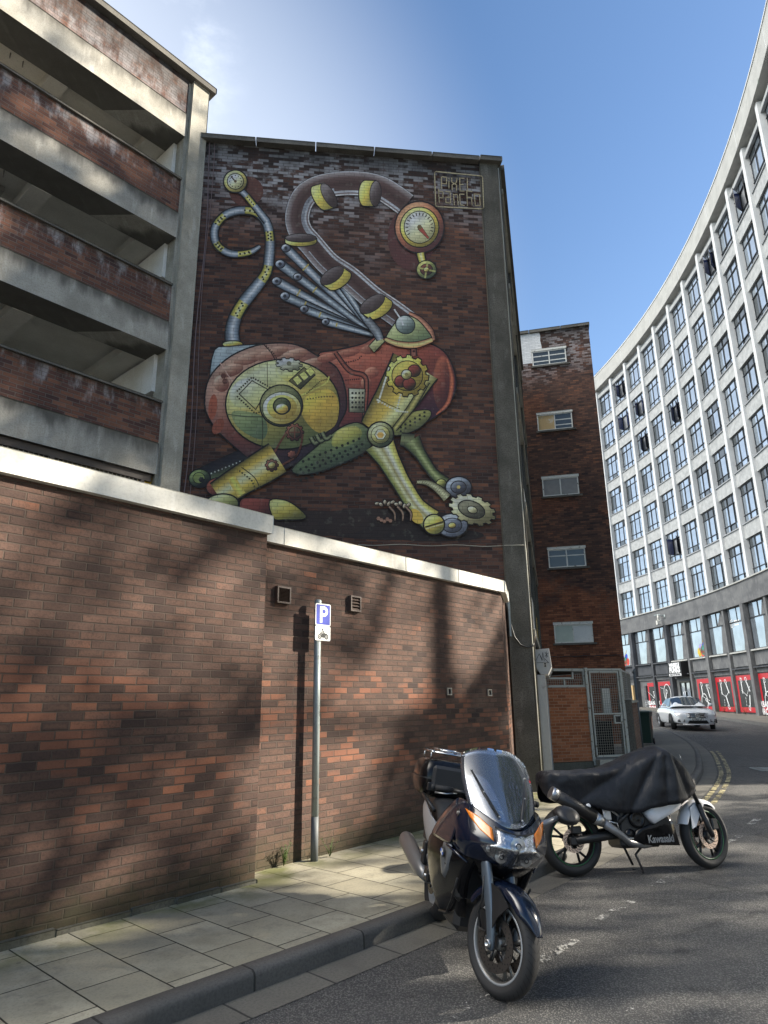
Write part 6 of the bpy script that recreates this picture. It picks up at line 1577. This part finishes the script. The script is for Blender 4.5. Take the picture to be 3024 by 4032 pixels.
    for s in (-1, 1):
        m = MB(); m.loft([[(x+a*.52*ca, s*.098+b_*.5*sb, z) for ca, sb in ((-1, -1), (1, -1), (1.2, 0), (1, 1), (-1, 1), (-1.1, 0))] for x, z, a, b_ in ((-.14, .80, .07, .05), (-.10, .66, .085, .05), (-.03, .48, .07, .045), (-.005, .36, .055, .04), (0, .285, .06, .038), (0, .26, .04, .03))], cap=(True, True)); m.link('fork_leg', M_forkgrey, f, recalc=True, subsurf=1)
        m = MB(); m.bbox(-.16, -.07, s*.055-.02, s*.10+.012 if s > 0 else s*.10+.03, .34, .46, .012); m.link('brake_caliper', M_black, f, recalc=True)
        m = MB(); m.lathe([(.024, 0), (.024, .014), (.014, .016), (.012, .004), (0, .004)], 16, T=lambda a, h, c_: (a, s*(.116+h), .30+c_)); m.link('axle_cap', M_alu, f)
        m = MB(); m.tube([(-.10, s*.12, .66), (-.09, s*.125, .52), (-.13, s*.11, .44), (-.10, s*.10, .36)], .006, 6); m.link('brake_hose', M_black, f)
    m = MB(); rings = []
    for k in range(15):
        a = R(22+k*8.8); tip = max(0, (3-k)/3); w_ = .085*(1-.72*tip); r0 = .338+.012*sin(k/14*PI)
        rings.append([((r0-d)*cos(a), w_*u, .30+(r0-d)*sin(a)) for u, d in ((-1, .065*(1-tip)), (-.97, .03*(1-tip)), (-.7, .004), (0, -.006), (.7, .004), (.97, .03*(1-tip)), (1, .065*(1-tip)))])
    m.loft(rings, close=False); m.link('front_mudguard', M_navy, f, subsurf=1, solid=.005)
    for s in (-1, 1):
        m = MB(); m.poly([(x, s*(.102 if z > .5 else .108), z) for x, z in ((-.10, .64), (.03, .62), (.13, .54), (.05, .46), (.0, .36), (-.03, .34), (-.06, .46))]); m.link('mudguard_stay', M_black, f, solid=.010)
    return b
touring_bike()

def covered_bike():
    b = thing('motorcycle', 'sports motorcycle hidden under a black cover, with black lower fairing and white mudguard', 'motorcycle', (1.79, 7.09, .004), (R(-8), 0, R(90-80.2)))
    b.scale = (1.02, 1.02, 1.02)
    FX = 1.405
    wheel(b, 0, .305, .145, .222, 5, (-1,), .105, (M_rubber, M_black, M_copper, M_black), line=M_greenline, twin=True, groove=False)
    m = MB(); m.tube([(.52, -.10, .36), (.25, -.12, .33), (0, -.12, .305)], [.035, .032, .026], 8, flat=1.3); m.tube([(.52, .10, .36), (.25, .12, .33), (0, .12, .305)], [.035, .032, .026], 8, flat=1.3); m.bbox(-.06, .05, -.135, -.105, .27, .34, .008); m.link('swingarm', M_black, b, recalc=True)
    m = MB(); m.bbox(-.02, .08, -.11, -.07, .36, .43, .01); m.link('brake_caliper', M_black, b, recalc=True)
    ch = MB(); ch.tube([(.50, .09, .40), (.25, .10, .37), (0, .10, .35), (-.04, .10, .305), (0, .10, .26), (.5, .09, .31)], .008, 5); ch.link('chain', M_steel, b)
    # front end, turned a little away
    f = bpy.data.objects.new('front_end', None); COL.objects.link(f); f.parent = b; f.location = (FX, 0, 0); f.rotation_euler = (0, 0, R(16))
    wheel(f, 0, .298, .112, .222, 5, (-1, 1), .125, (M_rubber, M_black, M_copper, M_black), line=M_greenline, twin=True, groove=False)
    for s in (-1, 1):
        m = MB(); m.tube([(-.22, s*.095, .86), (-.10, s*.095, .58)], .020, 10); m.tube([(-.10, s*.095, .58), (-.005, s*.095, .32), (.01, s*.095, .28)], [.027, .026, .022], 10); m.link('fork_leg', M_black, f)
        m = MB(); m.bbox(.03, .11, s*.085-.02, s*.085+.02, .34, .44, .01); m.link('brake_caliper', M_black, f, recalc=True)
    m = MB(); rings = []
    for k in range(13):
        a = R(48+k*9.4); w_ = .066*(1-.5*max(0, (2-k)/2)); r0 = .325
        rings.append([((r0-d)*cos(a), w_*u, .298+(r0-d)*sin(a)) for u, d in ((-1, .05), (-.8, .008), (0, -.004), (.8, .008), (1, .05))])
    m.loft(rings, close=False); m.link('front_mudguard', M_whitepaint, f, subsurf=1, solid=.004)
    for s in (-1, 1):
        m = MB(); m.poly([(x, s*.070, z) for x, z in ((-.20, .55), (-.06, .62), (.01, .58), (-.10, .46), (-.16, .38), (-.22, .36))]); m.link('mudguard_side', M_whitepaint, f, solid=.006)
    # engine and frame seen under the cover
    m = MB(); m.bbox(.44, .86, -.15, .15, .22, .62, .03); m.bbox(.40, .56, -.10, .10, .34, .72, .03); m.tube([(.60, -.155, .56), (.44, -.15, .44)], .02, 6); m.link('engine', M_black, b, recalc=True)
    m = MB(); m.lathe([(.082, 0), (.080, .018), (.060, .030), (.055, .026), (.02, .027), (0, .032)], 28, T=lambda a, h, c_: (.63+a, -.155-h, .47+c_)); m.lathe([(.05, 0), (.048, .016), (0, .018)], 20, T=lambda a, h, c_: (.54+a, -.15-h, .34+c_)); m.link('clutch_cover', M_blackgloss, b)
    m = MB(); m.tube([(.36, -.14, .58), (.46, -.14, .50), (.42, -.14, .42), (.30, -.14, .50), (.36, -.14, .58)], .012, 6); m.tube([(.47, -.15, .31), (.56, -.17, .305)], .010, 6); m.tube([(.44, -.15, .33), (.42, -.16, .44), (.34, -.16, .46)], .009, 6); m.bbox(.30, .38, -.15, -.135, .47, .58, .004); m.link('footrest_bracket', M_alu, b, recalc=True)
    m = MB(); m.tube([(.15, -.06, .66), (.40, -.02, .46)], .032, 10); m.lathe([(.022, 0), (.022, .02), (0, .022)], 12, m=1, T=lambda a, h, c_: (.145+a, -.17-h, .60+c_)); m.tube([(.145, -.16, .60), (.22, -.12, .64)], .018, 8); m.link('shock_absorber', [M_black, M_whitedot], b)
    m = MB(); m.tube([(-.19, -.20, .715), (.20, -.185, .495)], [.056, .060], 18); si = m.link('silencer', M_black, b)
    m = MB(); m.tube([(-.225, -.201, .735), (-.165, -.20, .70)], .059, 18); m.tube([(.19, -.185, .50), (.27, -.183, .455)], [.0615, .046], 18); m.link('end_cap', M_alu, si)
    m = MB(); m.tube([(.26, -.183, .46), (.42, -.175, .35), (.52, -.16, .27), (.68, -.12, .24), (.86, -.09, .26)], [.042, .034, .032, .03, .03], 14); m.link('exhaust_pipe', M_steel, b)
    # lower fairing with maker's name, white side panel
    for s in (-1, 1):
        P = [(.60, .37), (.72, .41), (.82, .44), (.96, .50), (.99, .41), (1.03, .225), (.66, .245), (.56, .29)]
        ys = lambda x, z: .155+.035*sin(max(0, min(1, (z-.2)/.45))*PI)
        c = (.80, .38); m = MB(); m.loft([[(x, s*(ys(x, z)-.05), z) for x, z in P]]+[[(c[0]+(x-c[0])*f_, s*(ys(x, z)+.01*(1-f_)), c[1]+(z-c[1])*f_) for x, z in P] for f_ in (1, .7, .35, .05)], cap=(False, True)); lf = m.link('lower_fairing', M_blackgloss, b, recalc=True)
        if s < 0: text_mesh('Kawasaki', .090, lambda a, q, h: (.825+a, -(ys(.8, .30)+.018+h), .290+q*1.0), M_lettergrey, 'maker_lettering', lf, bold=.003, xs=.80, world=False)
        P = [(.70, .52), (.775, .425), (.93, .49), (1.06, .545), (1.13, .66), (1.0, .70), (.82, .64)]
        m = MB(); m.loft([[(x, s*.15, z) for x, z in P], [(x, s*.225, z) for x, z in P], [(.92+(x-.92)*.6, s*.232, .58+(z-.58)*.6) for x, z in P]], cap=(False, True)); m.link('side_panel', M_whitepaint, b, recalc=True)
    m = MB(); m.tube([(.56, .08, .26), (.66, .12, .06)], .012, 6); m.tube([(.70, -.06, .24), (.60, -.08, .16), (.64, -.1, .02), (.62, -.13, .012)], .012, 6); m.tube([(.655, .12, .012), (.70, .14, .012)], .012, 6); m.link('stand', M_black, b)
    m = MB(); m.bbox(-.1, .9, -.11, .11, .70, .88, .05); m.link('body_core', M_black, b, recalc=True)
    # the cover
    XS = [(-.235, .915, .70, .10), (-.20, .935, .65, .14), (-.05, .93, .64, .17), (.11, .93, .615, .19), (.28, .935, .575, .205), (.415, .955, .545, .215), (.52, .985, .525, .225), (.657, 1.04, .54, .25), (.80, 1.085, .57, .30), (.95, 1.13, .595, .345), (1.01, 1.115, .60, .35), (1.10, 1.045, .615, .30), (1.20, .94, .64, .24), (1.29, .815, .69, .17), (1.345, .745, .715, .10)]
    def interp(x):
        for a, c in zip(XS, XS[1:]):
            if x <= c[0]: f_ = (x-a[0])/(c[0]-a[0]); f_ = max(0, f_); return [a[k]+(c[k]-a[k])*f_ for k in (1, 2, 3)]
        return XS[-1][1:]
    m = MB(); rings = []; N = 96; r = random.Random(4)
    nz = lambda x, y, z: __import__('mathutils').noise.noise(Vector((x, y, z)))
    for i in range(N+1):
        x = -.235+1.58*i/N; zt, zb, w_ = interp(x); ring = []
        for j in range(-22, 23):
            u = j/22; au = abs(u); s = 1 if u > 0 else -1
            # over the top then down the side
            prof_y = w_*min(1, (au/.42)**.62) if au < .42 else w_*(1-.10*(au-.42)/.58)
            zside = zt-(zt-zb)*(.16*(au/.42)**2 if au < .42 else .16+.84*(au-.42)/.58)
            y = s*prof_y
            # folds fanning out from the handlebars and hanging from the seat
            dx, dz = x-.96, zside-1.16; ang = math.atan2(dx, -dz); d = math.hypot(dx, dz)
            fold = .044*min(1, d/.35)*(abs(sin(ang*6.5+.5))**.6-.55)*(1 if au > .25 else au/.25)
            fold += .016*nz(x*4, u*3+7*s, zside*3)+.009*nz(x*9, u*5, zside*5)+.005*nz(x*22, u*9, zside*10)
            zz = zside+.018*nz(x*7+3, u*2, 1.0)*(au > .9)+(.010*nz(x*9, u*5, 4.0) if au < .5 else 0)
            if au > .97: zz -= .010*abs(sin(x*17))
            ring.append((x+.01*nz(x*4, u*4, 2), y+s*fold, zz))
        rings.append(ring)
    m.loft(rings, close=False)
    ends = [rings[0], rings[-1]]
    for rg, sg in ((rings[0], -1), (rings[-1], 1)):
        cx = sum(p[0] for p in rg)/len(rg); cz = sum(p[2] for p in rg)/len(rg)
        m.loft([rg, [(p[0]+sg*.015, p[1]*.7, cz+(p[2]-cz)*.75) for p in rg], [(p[0]+sg*.02, p[1]*.3, cz+(p[2]-cz)*.4) for p in rg], [(p[0]+sg*.02, p[1]*.02, cz+(p[2]-cz)*.1) for p in rg]], close=False)
    o = m.link('bike_cover', M_cloth, b, solid=.003)
    tag_ = MB(); strokes(tag_, lambda a, q, h: (1.145+a*.55, -.245-h+a*.35, 1.01+q-a*.7), [[(-.012, -.012), (.012, .012)], [(-.012, .012), (.012, -.012)]], .006, .03); tag_.link('cover_mark', M_whitedot, b)
    return b
covered_bike()
# ------------------------------------------------------------------ parking sign
PX, PY = -.743, 7.364
sp_ = thing('parking_sign', 'blue P sign over a motorcycle plate on a grey post', 'sign', (PX, PY, .11))
m = MB(); m.tube([(0, 0, .40), (0, 0, 2.60)], .037, 20); m.lathe([(.040, 2.58), (.040, 2.61), (.030, 2.622), (0, 2.625)], 20, axis='z'); m.link('post', M_galv, sp_)
m = MB(); m.tube([(0, 0, -.02), (0, 0, .41)], .0385, 20); m.link('post_sleeve', M_galvdark, sp_)
a40 = R(40.2)
def TS(u, h, z): # plate frame facing the street
    return (u*sin(a40)+h*cos(a40), u*cos(a40)-h*sin(a40), z)
def rrect(w_, h_, r_, n=5):
    out = []
    for cx, cy, a0 in ((w_/2-r_, h_/2-r_, 0), (-w_/2+r_, h_/2-r_, 90), (-w_/2+r_, -h_/2+r_, 180), (w_/2-r_, -h_/2+r_, 270)):
        out += [(cx+r_*cos(R(a0+90*i/n)), cy+r_*sin(R(a0+90*i/n))) for i in range(n+1)]
    return out
u0 = .036
def plate(zc, w_, h_, name, mat):
    m = MB(); m.prism(rrect(w_, h_, .018), .043, .047, T=lambda a, c, h: TS(u0+a, h, zc+c)); return m.link(name, mat, sp_, recalc=True)
p1 = plate(2.455, .232, .240, 'sign_plate', M_signwhite)
m = MB(); m.poly([TS(u0+a, .0484, 2.455+c) for a, c in rrect(.208, .216, .012)]); m.link('blue_field', M_signblue, p1)
m = MB(); Q = lambda a, c: TS(u0+a, .0498, 2.455+c)
m.poly([Q(-.052, -.09), Q(-.016, -.09), Q(-.016, .092), Q(-.052, .092)])
def bowl(r_): return [(.012+r_*cos(R(90-180*i/12)), .036+.84*r_*sin(R(90-180*i/12))) for i in range(13)]
A = [(-.016, .092)]+[(.014+.056*cos(R(90-15*i)), .036+.056*sin(R(90-15*i))) for i in range(13)]+[(-.016, -.020)]
B = [(-.016, .058)]+[(.014+.022*cos(R(90-15*i)), .036+.022*sin(R(90-15*i))) for i in range(13)]+[(-.016, .014)]
for (a, b_), (c, d) in zip(zip(A, A[1:]), zip(B, B[1:])): m.poly([Q(*a), Q(*b_), Q(*d), Q(*c)])
m.link('letter', M_signwhite, p1)
p2 = plate(2.252, .232, .158, 'sign_plate', M_signwhite)
m = MB(); Q = lambda a, c: TS(u0+a*.82, .0484, 2.245+c*.82)
def rg(cx, cz, r0, r1, n=20):
    for i in range(n):
        a, b_ = 2*PI*i/n, 2*PI*(i+1)/n; m.poly([Q(cx+r0*cos(a), cz+r0*sin(a)), Q(cx+r1*cos(a), cz+r1*sin(a)), Q(cx+r1*cos(b_), cz+r1*sin(b_)), Q(cx+r0*cos(b_), cz+r0*sin(b_))])
for cx in (-.062, .064):
    rg(cx, -.035, .018, .034); m.poly([Q(cx+.010*cos(a), -.035+.010*sin(a)) for a in [2*PI*i/12 for i in range(12)]])
m.poly([Q(x, z) for x, z in ((-.030, -.045), (.028, -.050), (.034, -.015), (.030, .004), (-.012, .012), (-.034, .0))])
m.poly([Q(x, z) for x, z in ((.030, -.002), (.080, -.006), (.094, -.020), (.096, -.034), (.084, -.020), (.06, -.002))]); m.poly([Q(x, z) for x, z in ((.020, -.01), (.08, -.012), (.07, .008), (.02, .010))])
m.poly([Q(x, z) for x, z in ((-.062, .004), (-.030, -.002), (-.028, .012), (-.058, .018))]); m.poly([Q(x, z) for x, z in ((-.040, .016), (-.034, .016), (-.022, .048), (-.028, .050))])
m.poly([Q(x, z) for x, z in ((-.008, .046), (.008, .042), (.034, .010), (.036, -.004), (.010, .000), (.006, .018))]); m.poly([Q(x, z) for x, z in ((-.002, .046), (-.010, .032), (-.034, .014), (-.030, .006), (-.004, .022), (.008, .036))])
m.poly([Q(-.010+.013*cos(a), .060+.016*sin(a)) for a in [2*PI*i/14 for i in range(14)]]); m.poly([Q(x, z) for x, z in ((.012, .0), (.030, -.002), (.004, -.040), (-.012, -.040))])
m.link('motorcycle_symbol', M_signblack, p2)
m = MB()
for z in (2.50, 2.27): m.lathe([(.041, z-.012), (.041, z+.012)], 20, axis='z'); m.box(-.02, .02, .03, .045, z-.012, z+.012, T=lambda u, h, zz: TS(u+.0, h, zz))
m.link('clip', M_galvdark, sp_)

# ------------------------------------------------------------------ wheelie bin
bn = thing('wheelie_bin', 'dark green wheelie bin with orange sticker against the yard wall', 'bin', (7.95, 21.5, gz(0, 21.5)+.11), (0, 0, R(-30)))
bn.scale = (.70, .74, .93)
m = MB(); m.loft([[(x*sx, y*sy, z) for sx, sy in ((-1, -1), (-.9, -1.03), (.9, -1.03), (1, -1), (1.02, .9), (1, 1), (-1, 1), (-1.02, .9))] for x, y, z in ((.22, .25, .05), (.24, .28, .4), (.27, .32, .92), (.285, .34, .95), (.285, .34, .99))], cap=(True, False), smooth=False); m.link('body', M_bingreen, bn, recalc=True, bevel=.012)
m = MB(); m.loft([[(x*sx, y*sy-.02, z) for sx, sy in ((-1, -1), (1, -1), (1.02, 0), (1, 1), (-1, 1), (-1.02, 0))] for x, y, z in ((.30, .36, .99), (.31, .37, 1.015), (.28, .34, 1.05), (.1, .14, 1.07))], cap=(True, True), smooth=False); m.link('lid', M_bingreen, bn, recalc=True, bevel=.012)
m = MB(); m.tube([(-.24, .40, .96), (.24, .40, .96)], .018, 8); m.bbox(-.25, -.2, .33, .41, .94, .98, .006); m.bbox(.2, .25, .33, .41, .94, .98, .006); m.link('handle', M_black, bn, recalc=True)
for s in (-1, 1):
    m = MB(); m.lathe([(0, -.03), (.09, -.03), (.10, -.02), (.10, .02), (.09, .03), (0, .03)], 20, T=lambda a, h, c_: (s*.25+h, .24+a, .10+c_)); m.link('wheel', M_rubber, bn)
m = MB(); m.poly([(.271, -.05, .48), (.271, .16, .48), (.292, .16, .88), (.292, -.05, .88)]); m.link('sticker', M_sticker, bn)

# ------------------------------------------------------------------ parked white saloon
def saloon():
    hd = R(90-191); c = thing('car', 'white saloon car parked at the bend of the road facing the viewer', 'car', (13.15, 30.75, gz(0, 29.6)), (R(.0), R(-.9), hd))
    c.scale = (.97, .97, .97)
    # body stations: x from rear (-2.3) to nose (2.28); half width, sill, waist, top profile
    st = [(-2.28, .70, .45, .70, .86), (-2.20, .80, .30, .80, .98), (-1.8, .86, .24, .86, 1.03), (-1.35, .885, .22, .88, 1.03), (-.6, .89, .20, .90, .98), (.3, .89, .20, .89, .92), (.95, .885, .20, .86, .905), (1.4, .88, .22, .82, .875), (1.85, .86, .24, .76, .845), (2.12, .81, .22, .68, .79), (2.27, .67, .23, .58, .72), (2.32, .47, .27, .55, .66)]
    m = MB(); rings = []
    for x, w_, z0, zw, zt in st:
        half = [(0, z0), (w_*.85, z0), (w_*.97, z0+.06), (w_*1.0, (z0+zw)/2), (w_*.985, zw-.05), (w_*.93, zw+.02), (w_*.80, (zw+zt)/2+.02), (w_*.5, zt), (0, zt+.015)]
        rings.append([(x, y, z) for y, z in half]+[(x, -y, z) for y, z in half[-2:0:-1]])
    m.loft(rings, cap=(True, True)); body = m.link('body', M_carpaint, c, recalc=True, subsurf=1)
    # cabin
    cb = [(-1.55, .66, .98, 1.04), (-1.1, .66, .98, 1.26), (-.6, .64, .97, 1.39), (.0, .63, .96, 1.42), (.35, .64, .95, 1.38), (.75, .68, .94, 1.17), (1.15, .72, .93, .965)]
    m = MB(); rings = []
    for x, w_, zb, zt in cb:
        half = [(w_*1.12, zb-.03), (w_*1.02, zb+(zt-zb)*.4), (w_*.86, zb+(zt-zb)*.86), (w_*.6, zt), (0, zt+.012)]
        rings.append([(x, y, z) for y, z in half]+[(x, -y, z) for y, z in half[-2::-1]])
    m.loft(rings, close=False); m.link('roof', M_carpaint, body, recalc=True, subsurf=1)
    # windscreen and side glass laid on the cabin
    m = MB(); rows = []
    for f in (.08, .35, .65, .93):
        x = 1.12-.75*f; zt = .965+(1.385-.965)*f; w_ = .70-.10*f
        rows.append([(x+.028-.10*(abs(u)**3)*.6, w_*u, zt+.012-.05*u*u) for u in (-1, -.6, -.2, .2, .6, 1)])
    m.loft(rows, close=False); m.link('windscreen', M_carglass, c)
    for s in (-1, 1):
        for nm, P in (('front_window', ((.78, .985), (.30, 1.30), (-.18, 1.335), (-.20, .99))), ('rear_window', ((-.26, .99), (-.24, 1.335), (-.75, 1.27), (-1.15, 1.06), (-1.2, 1.0)))):
            m = MB(); m.poly([(x, s*(.755-.23*(z-.95)/.45+.012), z) for x, z in P]); m.link(nm, M_carglass, c)
        for x in (1.38, -1.36):
            w_ = bpy.data.objects.new('wheel', None); COL.objects.link(w_); w_.parent = c; w_.location = (x, s*.79, .315); w_.rotation_euler = (0, 0, R(-16 if x > 0 else 0))
            m = MB(); m.lathe([(.21, -.1), (.29, -.1), (.312, -.08), (.315, 0), (.312, .08), (.29, .1), (.21, .1)], 32); m.link('tyre', M_rubber, w_)
            m = MB(); m.lathe([(.215, s*.095), (.205, s*.085), (.20, s*.03), (0, s*.03)], 32)
            for k in range(10): a = 2*PI*k/10; m.tube([(.03*cos(a), s*.085, .03*sin(a)), (.205*cos(a), s*.085, .205*sin(a))], .016, 5)
            m.link('rim', M_grey, w_)
            m = MB(); m.loft([[(x+.365*cos(a), s*y, .315+.365*sin(a)) for y in (.80, .905)] for a in [R(-8+14*k) for k in range(15)]], close=False); m.loft([[(x+r_*cos(a), s*.893, .315+r_*sin(a)) for r_ in (.30, .365)] for a in [R(-8+14*k) for k in range(15)]], close=False); m.link('wheel_arch', M_cargrille, c, recalc=True)
        m = MB(); m.loft([[(x, s*y, z) for x, y, z in P] for P in (((2.20, .46, .60), (2.16, .60, .62), (2.00, .78, .70), (1.86, .80, .76)), ((2.24, .46, .52), (2.22, .62, .52), (2.10, .78, .56), (1.98, .825, .62)))], close=False)
        for v in range(len(m.v)): q = m.v[v]; m.v[v] = (q[0]+.035, q[1]+s*.022, q[2]+.01)
        hl = m.link('headlight', M_refl, c, subsurf=1, solid=.03)
        m = MB(); m.loft([[(x, s*y, z) for x, y, z in P] for P in (((2.27, .50, .575), (2.19, .72, .595)), ((2.28, .50, .56), (2.20, .72, .58)))], close=False); m.link('lamp_brow', M_black, hl)
        m = MB(); m.bbox(.66, .86, s*.98-.09, s*.98+.09, .96, 1.09, .04); m.tube([(.74, s*.84, .97), (.74, s*.92, 1.0)], .02, 6); m.link('mirror', M_carpaint, c, recalc=True, subsurf=1)
        m = MB()
        for z in (.33, .385): m.poly([(2.27-.0, s*.50, z+.03), (2.27, s*.50, z-.008), (2.16, s*.76, z-.005), (2.16, s*.76, z+.035)])
        for v in range(len(m.v)): q = m.v[v]; m.v[v] = (q[0]+.03, q[1], q[2])
        m.link('lower_grille', M_cargrille, c, solid=.02)
    G = lambda y, z, o: (2.335-.16*abs(y)**1.6-.10*(z-.45)+o, y, z)
    m = MB(); m.loft([[G(y, z, .0) for y in (-.42, -.28, -.14, 0, .14, .28, .42)] for z in (.665, .60, .50, .475)], close=False); gr_ = m.link('grille', M_cargrille, c, solid=.02)
    m = MB()
    for z in (.535, .605): m.tube([G(y, z, .02) for y in (-.41, -.2, 0, .2, .41)], .012, 6)
    m.tube([G(y, z, .015) for y, z in ((-.44, .67), (-.2, .685), (0, .69), (.2, .685), (.44, .67), (.40, .48), (.2, .465), (0, .46), (-.2, .465), (-.40, .48), (-.44, .67))], .010, 6); m.link('chrome_bar', M_chrome, gr_)
    m = MB(); cx, cz = 0, .575; m.tube([(2.375, .085*cos(a), cz+.085*sin(a)) for a in [2*PI*i/24 for i in range(25)]], .011, 6)
    for k in range(3): a = R(90+120*k); m.tube([(2.375, 0, cz), (2.375, .082*cos(a), cz+.082*sin(a))], [.018, .006], 6)
    m.link('star_emblem', M_chrome, gr_)
    m = MB(); m.poly([(2.37, -.42, .26), (2.37, .42, .26), (2.39, .34, .385), (2.39, -.34, .385)]); m.link('air_intake', M_cargrille, c, solid=.03)
    m = MB(); m.bbox(2.36, 2.395, -.26, .26, .375, .485, .006); pl = m.link('number_plate', M_plate, c, recalc=True)
    text_mesh('OY62 LFT', .115, lambda a, q, h: (2.398+h, a, .43+q), M_signblack, 'plate_text', pl, bold=.004, xs=.95, world=False)
    m = MB(); m.loft([[(2.36, -.62, .22), (2.36, -.62, .25)], [(2.42, 0, .20), (2.42, 0, .235)], [(2.36, .62, .22), (2.36, .62, .25)]], close=False); m.link('front_lip', M_carpaint, c, solid=.02)
    m = MB(); m.box(-1.1, .9, -.6, .6, .45, .9); m.link('interior', M_void, c, recalc=True)
    return c
saloon()
